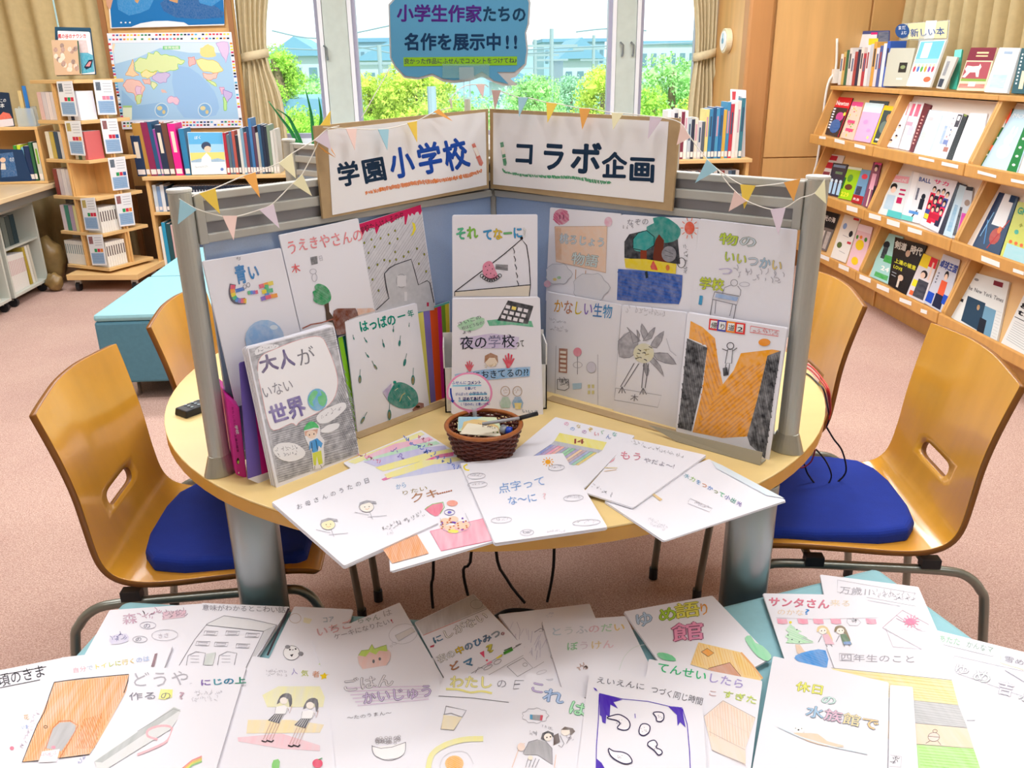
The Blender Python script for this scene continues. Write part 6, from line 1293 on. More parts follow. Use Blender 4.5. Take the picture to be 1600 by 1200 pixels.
def bookcase(label, x0, x1, y0, y1, zt, shelves, name='bookcase'):
    r_ = thing(name, label, 'bookcase', ((x0 + x1) / 2, (y0 + y1) / 2, 0))
    MB().box(x0 - .015, x1 + .015, y0 - .015, y1, zt - .026, zt).build('top', BEECH, r_, bevel=.003)
    for x in (x0, x1 - .022): MB().box(x, x + .022, y0, y1, 0, zt - .026).build('side_panel', BEECHV, r_, bevel=.001)
    MB().box(x0 + .022, x1 - .022, y1 - .01, y1 - .002, .05, zt - .026).build('back_panel', mat('#a98556', .6), r_)
    for z in shelves: MB().box(x0 + .022, x1 - .022, y0 + .006, y1 - .01, z - .02, z).build('shelf', BEECH, r_, bevel=.001)
    MB().box(x0 + .022, x1 - .022, y0 + .02, y0 + .035, 0, .05).build('kick_board', BEECH, r_)
    return r_
# ---- left low bookcase under the maps
LX0, LX1, LY = -2.18, -1.14, 6.22
bookcase('low beech bookcase under the world maps', LX0, LX1, LY, LY + .33, .732, (.478, .07))
def xs_at(px, py, v): return atv(px, py, v)[0]
LIST = [(205, 229, 212, '#1d3557', 'navy', -.05, 1), (213, 236, 192, '#b98a3e', 'gold', -.1, 1), (222, 245, 192, '#a8246c', 'magenta', -.1, 1), (229, 246, 191, '#8c2450', 'maroon', -.09, 1), (235, 252, 190, '#22557c', 'teal blue', -.09, 1), (243, 258, 202, '#a3469c', 'purple', -.08, 1), (249, 266, 195, '#24304c', 'dark navy', -.08, 1), (260, 274, 192, '#6d4436', 'brown', -.07, 1), (267, 286, 193, '#ee1f8e', 'hot pink', -.06, 1), (284, 298, 201, '#2a7fae', 'blue', -.04, 1)]
x = LX0 - .0
for i, (a0, a1, yt, col, nm, lean, tg) in enumerate(LIST):
    v = LY + .03; xb1 = atv(a1, 267, v)[0]; wd = (xs_at(a1, 267, v) - xs_at(a1 - (a1 - a0) * .62, 267, v)); h = atv(a1, yt, v)[2] - .732
    bookobj((xb1 - wd, v + .004 * (i % 3), .7325), (1, 0), (0, 1), wd, h, .17, col, '%s book with a white spine label, %s from the left on the map bookcase' % (nm, ordn(i)), -abs(lean) * .6, band='#e9dcc8' if i in (0, 2, 6, 8) else None)
pf = Pl((0, LY + .02, .732), (0, -1, .10))
o = booklet('picture_book', 'white and sky blue picture book facing out on the map bookcase', pf, [(1170, 825), (1390, 825), (1418, 1088), (1200, 1092)], .012, cat='book', ox=0, oy=0, sc=4, m=mat('#eef3f3', .4))
a = Art(pf, 0, 0, 4); a.f('#63b4e4', [(1172, 828), (1388, 828), (1396, 900), (1180, 902)]).f('#a4d4ee', [(1180, 902), (1396, 900), (1402, 950), (1188, 955)]).f('#f5dc80', [(1188, 955), (1402, 950), (1406, 1000), (1195, 1005)]).f('#9cbcd2', [(1195, 1005), (1250, 990), (1300, 1002), (1360, 988), (1406, 1000), (1406, 1010), (1196, 1015)], .2)
a.c('#3f4c66', 1288, 912, 30, 26).c('#f1cfb4', 1298, 932, 22, 20).f('#f5f7f7', [(1262, 985), (1290, 955), (1318, 985), (1325, 1035), (1255, 1035)], 0, 1).t('ぼく', 1215, 870, 1260, 866, 22, '#f4f8fa', 1).c('#6a86c4', 1388, 1058, 10, 10).sq(1215, 1050, 1300, 1046, 10, '#9ab', 7); a.build(o)
RC = ['#b3273c', '#5f6f7a', '#4d6c8c', '#b7564c', '#2a2f3c', '#e7e4dc', '#7aa0b8', '#9c4a52', '#27466c', '#3e78b0', '#5b3f58', '#c8c2b4', '#2f5b7e', '#1f2b44', '#283040', '#7c8f76', '#d9d6ce', '#cfc9c0']
v = LY + .03; x = xs_at(355, 266, v); xe = xs_at(437, 266, v); wd = (xe - x) / len(RC)
RN = ['red', 'slate', 'steel blue', 'brick red', 'black', 'white', 'pale blue', 'dusty red', 'navy', 'bright blue', 'plum', 'light grey', 'mid blue', 'dark navy', 'charcoal', 'sage', 'cream', 'beige']
for i, c in enumerate(RC):
    yt = [207, 210, 205, 204, 211, 202, 200, 207, 198, 185, 198, 208, 195, 196, 198, 196, 205, 203][i]; h = atv(400, yt, v)[2] - .732
    bookobj((x + wd * i, v + .004 * (i % 3), .7325), (1, 0), (0, 1), wd * .98, h, .17, c, '%s spined book, %s to the right of the sky blue picture book' % (RN[i], ordn(i)), 0)
# row of series volumes
x = LX0 + .03
for i, c in enumerate(['#c9d4dc', '#7d9cc4', '#e0e3e6', '#39506a']):
    bookobj((x, LY + .03, .4785), (1, 0), (0, 1), .026, .19 - .01 * (i % 2), .16, c, '%s book at the left end of the map bookcase upper shelf' % ['pale grey', 'soft blue', 'off white', 'slate blue'][i], 0); x += .0265
x += .03
for i in range(40):
    bookobj((x, LY + .03, .4785), (1, 0), (0, 1), .0195, .178, .15, ['#1e2c45', '#253a52'][i % 2], 'slim navy series volume on the map bookcase, %s from the left' % ordn(i), 0, group='navy series volumes', band='#b9bec6'); x += .0205
    if x > LX1 - .06: break
x = LX0 + .03
for i, c in enumerate(['#eceae4', '#2a9ac4', '#1c4f58', '#d8b6b4', '#e9e4d4', '#8f8f86', '#efece2', '#6c6fae', '#a79a74', '#cfd4d6', '#4d5f78', '#c7b8a6', '#93a8b4', '#55606c']):
    wd = .02 + .006 * (i % 3); bookobj((x, LY + .03, .0705), (1, 0), (0, 1), wd, .30 + .02 * ((i * 7) % 4) / 2, .2, c, '%s large book, %s from the left on the map bookcase bottom shelf' % (['white', 'cyan', 'dark teal', 'pink beige', 'cream', 'grey', 'ivory', 'violet', 'khaki', 'light grey', 'slate', 'sand', 'dusty blue', 'charcoal'][i], ordn(i)), 0, tag=False); x += wd + .002
# ---- right low bookcase
RX0, RX1, RY = 1.28, 2.03, 5.72
bookcase('low beech bookcase in front of the right window beside the wooden post', RX0, RX1, RY, RY + .26, .83, (.54, .25))
RC = [('#e9e8ea', 'white'), ('#d9dadf', 'light grey'), ('#3b3a4a', 'charcoal'), ('#e6e2dd', 'off white'), ('#7c2f45', 'wine red'), ('#efedea', 'ivory'), ('#b9c4cc', 'pale blue grey'), ('#2c3346', 'dark navy'), ('#dfd9c8', 'cream'), ('#c9c8cc', 'grey'), ('#56606a', 'slate'), ('#e9d98a', 'pale yellow'), ('#3a86b4', 'blue'), ('#24507c', 'deep blue'), ('#4a9ac4', 'light blue'), ('#1f6aa4', 'cobalt'), ('#d9b04a', 'ochre'), ('#3f8fbc', 'azure'), ('#c23a4a', 'red'), ('#efece8', 'milk white'), ('#e3dfd8', 'pearl'), ('#3a7c8c', 'teal')]
v = RY + .03; x = xs_at(1040, 247, v); xe = xs_at(1158, 247, v); wd = (xe - x) / len(RC)
for i, (c, nm) in enumerate(RC):
    yt = [172, 171, 176, 170, 174, 172, 183, 186, 184, 190, 190, 171, 170, 168, 170, 168, 172, 160, 163, 160, 158, 154][i]; h = atv(1120, yt, v)[2] - .83
    bookobj((x + wd * i, v + .003 * (i % 3), .8305), (1, 0), (0, 1), wd * .97, h, .15, c, '%s book, %s from the left on the right window bookcase' % (nm, ordn(i)), 0, band=['#33506a', None, '#c9a'][i % 3] if i % 3 != 1 else None)
pf = Pl((0, RY + .10, .83), (0, -1, .05))
o = booklet('picture_book', 'tall white picture book with a dark figure behind the right bookcase row', pf, [(1142, 139.5), (1166, 141), (1164, 246), (1142, 246)], .012, cat='book')
a = Art(pf); a.f('#2f4a66', [(1154, 150), (1160, 152), (1162, 175), (1158, 215), (1154, 200)], .3).f('#c84a50', [(1144, 143), (1150, 143), (1149, 156), (1144, 156)]); a.build(o)
x = RX0 + .03; i = 0
while x < RX1 - .06:
    bookobj((x, RY + .02, .5405), (1, 0), (0, 1), .024, .21, .15, ['#3a4a5c', '#e3e1dc', '#2c3240', '#9a4a4a', '#cfd2d6', '#55708c'][i % 6], '%s book below the right bookcase top, %s from the left' % (['slate', 'white', 'black', 'brick', 'light grey', 'steel blue'][i % 6], ordn(i)), 0); x += .0255; i += 1
# snake plant
r_ = thing('snake_plant', 'snake plant with long green leaves in a pale pot behind the left cardboard sign', 'plant', (-1.02, 6.10, .0))
MB().box(-1.13, -.9, 5.98, 6.2, 0, .74).build('stand', mat('#e9e7e2', .6), r_, bevel=.004)
MB().cyl((-1.02, 6.09, .741), .07, .13, 24, r2=.085).build('pot', mat('#e6e6e2', .5), r_, smooth=False)
for k, P in enumerate(([(465, 225), (455, 205), (440, 185), (420, 158)], [(490, 225), (489, 200), (486, 175), (478, 140)], [(493, 222), (500, 200), (502, 180), (498, 152)], [(470, 222), (460, 200), (450, 182), (432, 170)])):
    q = [atv(x_, y_, 6.09) for x_, y_ in P]; L = smoothline([(-1.02, 6.09, .85)] + q, 4); n = len(L); vv = []; ff = []
    for i, p in enumerate(L):
        t = i / (n - 1); w_ = .012 * math.sin(math.pi * (.25 + .75 * t)) + .001; vv += [(p[0] - w_, p[1] - .01, p[2]), (p[0], p[1] + .012, p[2]), (p[0] + w_, p[1] - .01, p[2])]
    for i in range(n - 1): ff += [(3 * i, 3 * i + 1, 3 * i + 4, 3 * i + 3), (3 * i + 1, 3 * i + 2, 3 * i + 5, 3 * i + 4)]
    mk('leaf', vv, ff, mat('#1d7a3c', .35, var=.2, scale=20), r_, smooth=True, solid=.003)

# ------------------------------------------------------------------ wall maps
pm = Pl((0, 6.598, 0), (0, -1, 0))
o = booklet('world_map', 'large political world map poster with a border of small flags', pm, [(667, 208), (1445, 200), (1520, 795), (765, 808)], .002, cat='map', ox=0, oy=0, sc=4, sheets=1)
a = Art(pm, 0, 0, 4)
a.f('#a9cdea', [(700, 268), (1432, 262), (1492, 745), (755, 752)]).f('#9cc2e8', [(1080, 440), (1180, 420), (1300, 520), (1360, 620), (1350, 720), (1150, 735), (1090, 600)], 0, 2).f('#97bfe4', [(760, 560), (860, 660), (1000, 640), (1020, 740), (765, 745)], 0, 1).f('#d3e6f2', [(705, 270), (1430, 265), (1436, 330), (1180, 330), (1000, 300), (860, 360), (720, 400)], 0)
JR = random.Random(9)
def land(c, p, e=None):
    for _ in range(2):
        q = []
        for i in range(len(p)):
            A_, B_2 = p[i], p[(i + 1) % len(p)]; L = math.hypot(B_2[0] - A_[0], B_2[1] - A_[1]); q += [A_, ((A_[0] + B_2[0]) / 2 + JR.uniform(-.13, .13) * L, (A_[1] + B_2[1]) / 2 + JR.uniform(-.13, .13) * L)]
        p = q
    a.f(c, p, .1)
    if e: a.l(e, p + [p[0]], 3)
land('#dbe8a8', [(845, 440), (840, 390), (880, 360), (915, 370), (925, 330), (960, 340), (975, 320), (1010, 345), (1070, 350), (1110, 360), (1155, 380), (1140, 400), (1110, 400), (1115, 430), (1085, 440), (1050, 445), (1030, 455), (985, 440), (940, 450), (905, 440), (880, 455)], '#8fcf3a')
land('#f3e4a4', [(880, 460), (915, 435), (960, 455), (985, 445), (960, 475), (920, 490), (890, 480)], '#d8c83c'); land('#cdbde0', [(960, 470), (985, 455), (1045, 455), (1065, 470), (1045, 490), (1040, 515), (1000, 520), (970, 505), (950, 490)], '#9a7fc4')
land('#e3e8b4', [(945, 510), (975, 520), (985, 530), (960, 560), (945, 535)], '#9ac04a'); land('#e9c0b4', [(890, 495), (935, 490), (940, 530), (905, 525)], '#d88a6a'); land('#f0d0a4', [(800, 440), (820, 400), (828, 370), (838, 400), (838, 440), (870, 470), (830, 480), (785, 470)], '#d89a5a')
land('#f0c4b8', [(770, 540), (790, 500), (830, 495), (870, 505), (890, 530), (905, 545), (890, 590), (880, 640), (855, 652), (845, 610), (830, 580), (790, 570)], '#e08a6a'); land('#cfe0a0', [(850, 600), (885, 590), (878, 645), (855, 652)], '#a4c84a'); land('#e6c4dc', [(850, 540), (885, 545), (885, 590), (850, 590)], '#c48ab4')
land('#ecc4d4', [(1045, 620), (1070, 600), (1105, 605), (1122, 630), (1110, 655), (1080, 640), (1052, 645)], '#b88ac0'); land('#f4b8b4', [(1175, 360), (1215, 355), (1222, 400), (1185, 415), (1178, 390)], '#e8705a'); land('#f3e6a0', [(1225, 375), (1260, 365), (1330, 375), (1370, 400), (1395, 440), (1360, 455), (1270, 445)], '#e0b83c'); land('#f5dc8c', [(1250, 300), (1300, 275), (1340, 300), (1350, 350), (1300, 360), (1255, 345)])
land('#f0c8bc', [(1268, 455), (1365, 455), (1350, 490), (1300, 505), (1275, 485)], '#d88a6a'); land('#d8e8a4', [(1290, 500), (1330, 510), (1355, 540), (1320, 525)], '#a4c84a'); land('#e8b8d0', [(1370, 545), (1400, 545), (1410, 580), (1385, 590)], '#c888b0'); land('#c8b4e0', [(1395, 560), (1450, 580), (1445, 610), (1420, 640), (1400, 600)], '#8a6ac0'); land('#bce494', [(1395, 605), (1415, 630), (1415, 690), (1400, 690)], '#7ac03a'); land('#dcc4e6', [(1350, 270), (1425, 265), (1430, 330), (1410, 395), (1380, 330)], '#b49ad0'); land('#e6c0b4', [(1005, 560), (1035, 565), (1045, 580), (1015, 580)]); land('#f2d8b4', [(705, 270), (720, 275), (715, 345), (706, 330)])
for cx in (1010, 1280): a.c('#cfe2ee', cx, 688, 44, 46).c('#7fb0dc', cx, 688, 38, 40).c('#e3d49a', cx - 12, 676, 17, 14, .1).c('#dcc88a', cx + 14, 700, 10, 13, .1)
a.f('#7fce8c', [(1018, 288), (1125, 286), (1125, 308), (1018, 310)]).t('世界地図', 1026, 306, 1118, 304, 18, '#f4f4e8', 1).r('#e8f0d8', 768, 662, 825, 748).r('#a8d48c', 768, 660, 825, 672)
FL = ['#d8404a', '#3a5aa8', '#f0d850', '#2f8f5c', '#f4f4f4', '#1f2c44', '#e88a3c', '#c83a6a', '#5ab0d8']
rf = random.Random(5)
for i in range(34):
    t = i / 34
    for q in (0, 1):
        x0 = 680 + (1440 - 680) * t; y0 = 216 - 8 * t + q * 26; a.f(rf.choice(FL), [(x0, y0), (x0 + 15, y0), (x0 + 15, y0 + 10), (x0, y0 + 10)])
        x0 = 770 + (1512 - 770) * t; y0 = 765 - 10 * t + q * 18; a.f(rf.choice(FL), [(x0, y0), (x0 + 15, y0), (x0 + 15, y0 + 10), (x0, y0 + 10)])
for i in range(26):
    t = i / 26; x0 = 676 + 84 * t; y0 = 270 + 490 * t; a.f(rf.choice(FL), [(x0, y0), (x0 + 16, y0), (x0 + 17, y0 + 11), (x0 + 1, y0 + 11)]); x0 = 1436 + 60 * t; a.f(rf.choice(FL), [(x0, y0 - 4), (x0 + 16, y0 - 4), (x0 + 17, y0 + 7), (x0 + 1, y0 + 7)])
a.build(o, 'map_print')
o = booklet('relief_map', 'deep blue ocean relief map poster cut off at the top of the left wall panel', pm, [(640, -420), (1390, -420), (1402, 158), (690, 178)], .002, cat='map', ox=0, oy=0, sc=4, sheets=1, m=mat('#e6e2da', .6))
a = Art(pm, 0, 0, 4)
a.f('#1a6fb0', [(655, -400), (1376, -400), (1404, 150), (698, 172)]).f('#2a86c4', [(720, -300), (900, -250), (960, 0), (880, 80), (740, 60)], .1, 2).f('#0f5a98', [(1000, 20), (1150, -40), (1350, 40), (1390, 110), (1100, 110)], .1, 2).f('#2a86c4', [(1150, -260), (1340, -200), (1380, 0), (1250, 20)], .1, 2)
a.f('#c99a6a', [(830, -30), (880, -20), (860, 22), (845, 10)]).f('#c99a6a', [(1045, -60), (1120, -60), (1110, 20), (1060, 5)], 0, 1).f('#dfe8ee', [(820, 168), (880, 145), (960, 132), (1050, 130), (1150, 140), (1180, 158), (1100, 166)], .2, 1).f('#cf9c80', [(660, -20), (705, 0), (690, 60), (668, 40)], 0, 1)
for x_ in (757, 785, 812): a.c('#dfe8ee', x_, 141, 6, 5)
a.build(o, 'map_print')

# ------------------------------------------------------------------ book carousel
CB = np.array([-2.384, 5.835]); ang = math.radians(108); CS = .40
cc = CB + (CS / math.sqrt(2)) * np.array([math.cos(ang), math.sin(ang)])
e1 = np.array([math.cos(ang - math.pi / 4), math.sin(ang - math.pi / 4)]); e2 = np.array([math.cos(ang + math.pi / 4), math.sin(ang + math.pi / 4)])   # right face, left face directions from the front corner
r_ = thing('book_carousel', 'five tier revolving beech book carousel on a castor platform', 'book carousel', (cc[0], cc[1], 0))
def cbox(a0, a1, b0, b1, z0, z1):
    P = [CB + e1 * a + e2 * b for a, b in ((a0, b0), (a1, b0), (a1, b1), (a0, b1))]
    return [(p[0], p[1], z0) for p in P], [(p[0], p[1], z1) for p in P]
TZS = [.165, .402, .645, .888, 1.138, 1.388]
for z in TZS: MB().hexa(*cbox(0, CS, 0, CS, z - .022, z)).build('shelf', BEECH, r_, bevel=.002)
for z0, z1 in zip(TZS[:-1], TZS[1:]):
    MB().hexa(*cbox(CS * .5 - .007, CS * .5 + .007, .012, CS - .012, z0, z1 - .022)).build('divider', BEECHV, r_)
    MB().hexa(*cbox(.012, CS * .5 - .007, CS * .5 - .007, CS * .5 + .007, z0, z1 - .022)).build('divider', BEECHV, r_)
    MB().hexa(*cbox(CS * .5 + .007, CS - .012, CS * .5 - .007, CS * .5 + .007, z0, z1 - .022)).build('divider', BEECHV, r_)
    for a_, b_ in ((0.0, CS * .5), (CS * .52, 0.0), (CS - .016, CS * .5), (CS * .48, CS - .016)):
        MB().hexa(*cbox(a_ + .002, a_ + .016, b_ + .002, b_ + .016, z0, z1 - .022)).build('upright', BEECHV, r_)
p0, p1 = np.array([-2.69, 5.85]), np.array([-2.19, 5.80])
dd = (p1 - p0) / np.linalg.norm(p1 - p0); nn = np.array([-dd[1], dd[0]])
MB().hexa([(*(p0 + dd * a_ + nn * b_), .085) for a_, b_ in ((0, 0), (.5, 0), (.5, .5), (0, .5))], [(*(p0 + dd * a_ + nn * b_), .125) for a_, b_ in ((0, 0), (.5, 0), (.5, .5), (0, .5))]).build('platform', BEECH, r_, bevel=.004)
MB().cyl((cc[0], cc[1], .125), .1, .018, 24).build('turntable', DARK, r_)
for a_, b_ in ((.05, .05), (.45, .05), (.45, .45), (.05, .45)):
    q = p0 + dd * a_ + nn * b_; k = MB().cyl((q[0] - .012, q[1], .032), .032, .024, 18, ax='x').build('castor', DARK, r_, smooth=False); MB().box(q[0] - .02, q[0] + .02, q[1] - .01, q[1] + .01, .05, .085).build('castor_fork', STEEL, k)
pLf = Pl((CB[0], CB[1], 0), (-e1[0], -e1[1], 0)); pRf = Pl((CB[0], CB[1], 0), (-e2[0], -e2[1], 0))
KH = (40, 80, 3.335)
def infocard(lab, pl, q, col3, k):
    pl = Pl(pl.p + pl.n * .006, pl.n)
    o = booklet('notice_card', lab, pl, q, .003, cat='card', ox=40, oy=80, sc=3.335, sheets=1, m=mat('#eef0f4', .5)); a = Art(pl, *KH)
    q = [np.array(p, float) for p in q]
    def P(u_, v_): return tuple((q[0] * (1 - u_) + q[1] * u_) * (1 - v_) + (q[3] * (1 - u_) + q[2] * u_) * v_)
    a.f('#8fb2d6', [P(.08, .60), P(.92, .60), P(.92, .95), P(.08, .95)], .15).f(['#8a4a4a', '#b8a24a', '#4a5a6a'][k % 3], [P(.08, .06), P(.34, .06), P(.34, .30), P(.08, .30)], .2)
    for i, c in enumerate(col3): a.f(c, [P(.34 + i * .2, .46), P(.52 + i * .2, .46), P(.52 + i * .2, .57), P(.34 + i * .2, .57)])
    for i in range(4): a.l('#9aa0ac', [P(.45, .1 + i * .08), P(.9, .1 + i * .08)], 2)
    for i in range(5): a.l('#6f93bc', [P(.14, .66 + i * .055), P(.86, .66 + i * .055)], 1.6)
    a.build(o, 'print'); return o
R_, G_, B_, O_, PK = '#d0344a', '#2f9a5c', '#2f5a9c', '#e88a3a', '#e08aa4'
infocard('notice card on the left face of the carousel, top tier', pLf, [(160, 158), (240, 155), (272, 340), (190, 338)], [R_, G_, R_], 2)
infocard('notice card on the right face of the carousel, top tier', pRf, [(352, 150), (450, 150), (478, 330), (380, 332)], [PK, PK, '#8a9ad0'], 2)
infocard('notice card on the left face of the carousel, second tier', pLf, [(202, 365), (282, 362), (312, 545), (235, 540)], [R_, R_, O_], 1)
infocard('notice card on the right face of the carousel, second tier', pRf, [(388, 352), (475, 350), (508, 530), (420, 535)], [R_, R_, B_], 0)
infocard('notice card on the right face of the carousel, third tier', pRf, [(428, 557), (517, 548), (543, 718), (457, 727)], [G_, R_, B_], 2)
infocard('notice card on the left face of the carousel, fourth tier', pLf, [(284, 768), (358, 762), (388, 935), (312, 932)], [G_, R_, R_], 1)
infocard('notice card on the right face of the carousel, fourth tier', pRf, [(462, 748), (548, 736), (572, 905), (492, 915)], [G_, R_, O_], 0)
infocard('notice card on the left face of the carousel, bottom tier', pLf, [(318, 958), (398, 955), (422, 1115), (348, 1115)], [G_, R_, O_], 0)
def carobook(face, s0, z, w_, h, col, label, group=None, band=None, lean=0):
    d1, d2 = (e2, e1) if face == 'L' else (e1, e2)          # along the face away from the front corner, into the shelf
    if face == 'L': P = CB + e2 * (s0 + w_) + e1 * .018; bookobj((P[0], P[1], z + .0005), tuple(-e2), tuple(e1), w_, h, .13, col, label, lean, group, False, band)
    else: P = CB + e1 * s0 + e2 * .018; bookobj((P[0], P[1], z + .0005), tuple(e1), tuple(e2), w_, h, .13, col, label, lean, group, False, band)
for ti, z in ((0, TZS[0]), (1, TZS[1])):
    for k in range(8): carobook('R', .018 + k * .0205, z, .0195, .17, '#efece4', 'dotted white comic volume on the %s tier right face, %s from the front corner' % (['bottom', 'fourth'][ti], ordn(k)), 'white comic volumes on the %s carousel tier' % ['bottom', 'fourth'][ti], band='#5a4a4a')
for k in range(9): carobook('L', .225 + k * .0205, TZS[0], .0195, .165, '#efece4', 'slim white volume at the left of the bottom carousel tier, %s outwards' % ordn(k), 'white comic volumes at the left of the bottom tier', band='#8a9a9a')
for ti, z, cols in ((1, TZS[1], ['#e8e3a4', '#b9a4b8', '#4f8f78', '#e7d6da']), (2, TZS[2], ['#dfd8da', '#e6e0e0', '#cfc4c8', '#8a3f3a']), (3, TZS[3], ['#d9dade', '#3a5068', '#c9b25a', '#efe8d4']), (4, TZS[4], ['#e9e2e4', '#f0e4e2', '#dcd4d8', '#e9c4c0'])):
    for k, c in enumerate(cols): carobook('L', .225 + k * .04, z, .036, .175, c, '%s book at the left of the %s carousel tier' % (['outermost', 'second', 'third', 'innermost'][3 - k], ['bottom', 'fourth', 'third', 'second', 'top'][ti]))
for ti, z in ((4, TZS[4]), (3, TZS[3])):
    for k in range(4): carobook('L', .02 + k * .03, z, .028, .18, ['#eceaf0', '#e3e1e8', '#2f3550', '#f0edf0'][k] if ti == 4 else ['#d86a6a', '#c9b9a0', '#5a7a5a', '#e6dcc8'][k], '%s book near the front corner of the %s carousel tier' % (['first', 'second', 'third', 'fourth'][k], 'top' if ti == 4 else 'second'))
pt = Pl((CB[0], CB[1] + .12, TZS[5]), (0, -1, .12))
o = booklet('comic_book', 'dark teal backed book standing behind the comic on top of the carousel', Pl(pt.p + np.array([0, .03, 0]), pt.n), [(342, 168), (562, 174), (598, 466), (352, 474)], .012, cat='book', ox=0, oy=0, sc=4, m=mat('#17445c', .4))
o = booklet('comic_book', 'white comic book with red title on top of the carousel', pt, [(360, 193), (556, 200), (592, 462), (378, 468)], .012, cat='book', ox=0, oy=0, sc=4, m=mat('#eee8e4', .4))
a = Art(pt, 0, 0, 4); a.t('風の谷のナウシカ', 362, 238, 540, 236, 30, '#c8283c', 2).f('#3a9ab0', [(492, 330), (530, 320), (580, 345), (590, 450), (510, 460)], .2).f('#1c2a3c', [(525, 420), (555, 375), (582, 372), (570, 420), (540, 435)]).f('#e88a8a', [(535, 415), (558, 385), (572, 385), (560, 415)]).f('#c9b4b0', [(492, 250), (540, 250), (555, 330), (495, 330)], .3); a.build(o)
pt2 = Pl(pt.p - np.array([0, .03, 0]), pt.n)
o = booklet('art_book', 'sepia toned album cover leaning on the comic on top of the carousel', pt2, [(320, 250), (487, 250), (507, 466), (345, 470)], .008, cat='book', ox=0, oy=0, sc=4, m=mat('#c9a888', .4))
a = Art(pt2, 0, 0, 4)
for k in range(26): a.c(['#e3cdb4', '#a9806a', '#8a6a58', '#d9bfa8'][k % 4], 345 + RND.random() * 140, 270 + RND.random() * 180, 13, 16, .3, n=9)
a.l('#2f5a4a', [(487, 255), (503, 460)], 8); a.build(o)

# ------------------------------------------------------------------ counter, its little shelf and the two carts
r_ = thing('counter', 'beech topped counter at the far left with a grey steel frame', 'counter', (-3.4, 5.5, 0))
MB().box(-4.1, -2.735, 4.5, 6.5, .69, .72).build('worktop', mat('#e3c9a0', .3, var=.05, scale=3, stretch=(6, 1, 1)), r_, bevel=.004)
MB().box(-4.05, -2.76, 4.55, 6.45, .64, .69).build('frame', mat('#8d8f8c', .4, metal=.5), r_)
for (x_, y_) in ((-4.0, 4.6), (-4.0, 6.4), (-2.80, 6.40)): MB().box(x_ - .025, x_ + .025, y_ - .025, y_ + .025, 0, .64).build('leg', STEEL, r_)
MB().box(-4.08, -4.05, 4.6, 6.4, .05, .64).build('modesty_panel', mat('#2a2c3a', .7), r_)
SX0, SX1, SY, SZ = -3.5, -2.77, 6.05, .7215
r_ = thing('desktop_shelf', 'small beech shelf box standing on the counter', 'shelf', ((SX0 + SX1) / 2, SY + .1, SZ))
MB().box(SX0, SX1, SY, SY + .24, SZ + .352, SZ + .372).build('top', BEECH, r_, bevel=.002)
MB().box(SX0, SX1, SY, SY + .24, SZ, SZ + .016).build('bottom', BEECH, r_, bevel=.002)
for x_ in (SX0, SX1 - .02): MB().box(x_, x_ + .02, SY, SY + .24, SZ + .016, SZ + .352).build('side_panel', BEECHV, r_)
MB().box(SX0 + .02, SX1 - .02, SY + .225, SY + .235, SZ + .016, SZ + .352).build('back_panel', mat('#c49a62', .6), r_)
for i, (a0, a1, yt, c, nm) in enumerate(((35, 41, 227, '#3f9a3a', 'green'), (40, 47, 226, '#c8dc3a', 'lime yellow'), (46, 51, 230, '#7fc0dc', 'sky blue'), (50, 60, 228, '#16305c', 'navy'), (59, 64, 222, '#2f6a44', 'dark green'))):
    v = SY + .012; xa = xs_at(a0 - 3, 283, v); xb = xs_at(a1 - 3, 283, v); bookobj((xa, v, SZ + .017), (1, 0), (0, 1), min(xb - xa, .05), atv(a1, yt, v)[2] - SZ - .017, .16, c, '%s book standing in the small shelf on the counter' % nm, 0)
bookobj((SX1 - .052, SY + .005, SZ + .017), (1, 0), (0, 1), .028, .25, .16, '#cfcfc4', 'grey and green book at the right end of the small counter shelf', 0, band='#7fae3a')
pf = Pl((0, SY + .0, SZ), (0, -1, .05))
o = booklet('book', 'dark blue book facing out in the small shelf on the counter', pf, [(-40, 932), (140, 935), (200, 1130), (-20, 1140)], .012, cat='book', ox=0, oy=0, sc=4, m=mat('#123a66', .4))
a = Art(pf, 0, 0, 4); a.f('#1d5f9c', [(0, 960), (80, 950), (110, 1100), (10, 1110)], .2, 1).t('のの', 60, 1010, 90, 1008, 34, '#e6eef4', 1).c('#f0cdb4', 18, 1000, 18, 16).f('#f0e6da', [(8, 1020), (32, 1020), (38, 1060), (5, 1060)]); a.build(o)
pf = Pl((0, SY + .06, SZ + .372), (0, -1, .1))
o = booklet('book', 'navy book with an orange picture standing on the small counter shelf', pf, [(-60, 570), (52, 580), (88, 790), (-40, 800)], .012, cat='book', ox=0, oy=0, sc=4, m=mat('#17304c', .4))
a = Art(pf, 0, 0, 4); a.f('#e8705a', [(-20, 740), (20, 700), (60, 710), (76, 738), (0, 750)], .1).f('#e9e3ea', [(-10, 750), (80, 740), (88, 785), (-5, 795)], .1).t('この', 0, 640, 40, 636, 26, '#f0f4f4', 1).t('本', 0, 672, 30, 670, 30, '#f0f4f4', 1); a.build(o)
q = atv(46, 190, SY + .06)
r_ = thing('clear_stand', 'clear acrylic leaflet stand on the small counter shelf', 'stand', (q[0], q[1], SZ + .372))
MB().box(q[0] - .07, q[0] + .05, q[1] - .02, q[1] - .017, SZ + .372, SZ + .49).box(q[0] - .07, q[0] + .05, q[1] + .03, q[1] + .033, SZ + .372, SZ + .50).box(q[0] - .07, q[0] + .05, q[1] - .02, q[1] + .033, SZ + .372, SZ + .375).build('pocket', CLR, r_)
o = MB().box(q[0] - .035, q[0] - .012, q[1] - .005, q[1] + .0, SZ + .376, SZ + .60).build('bookmark', mat('#dcc48a', .6), None, label='tan bookmark standing in the clear acrylic stand', cat='bookmark')
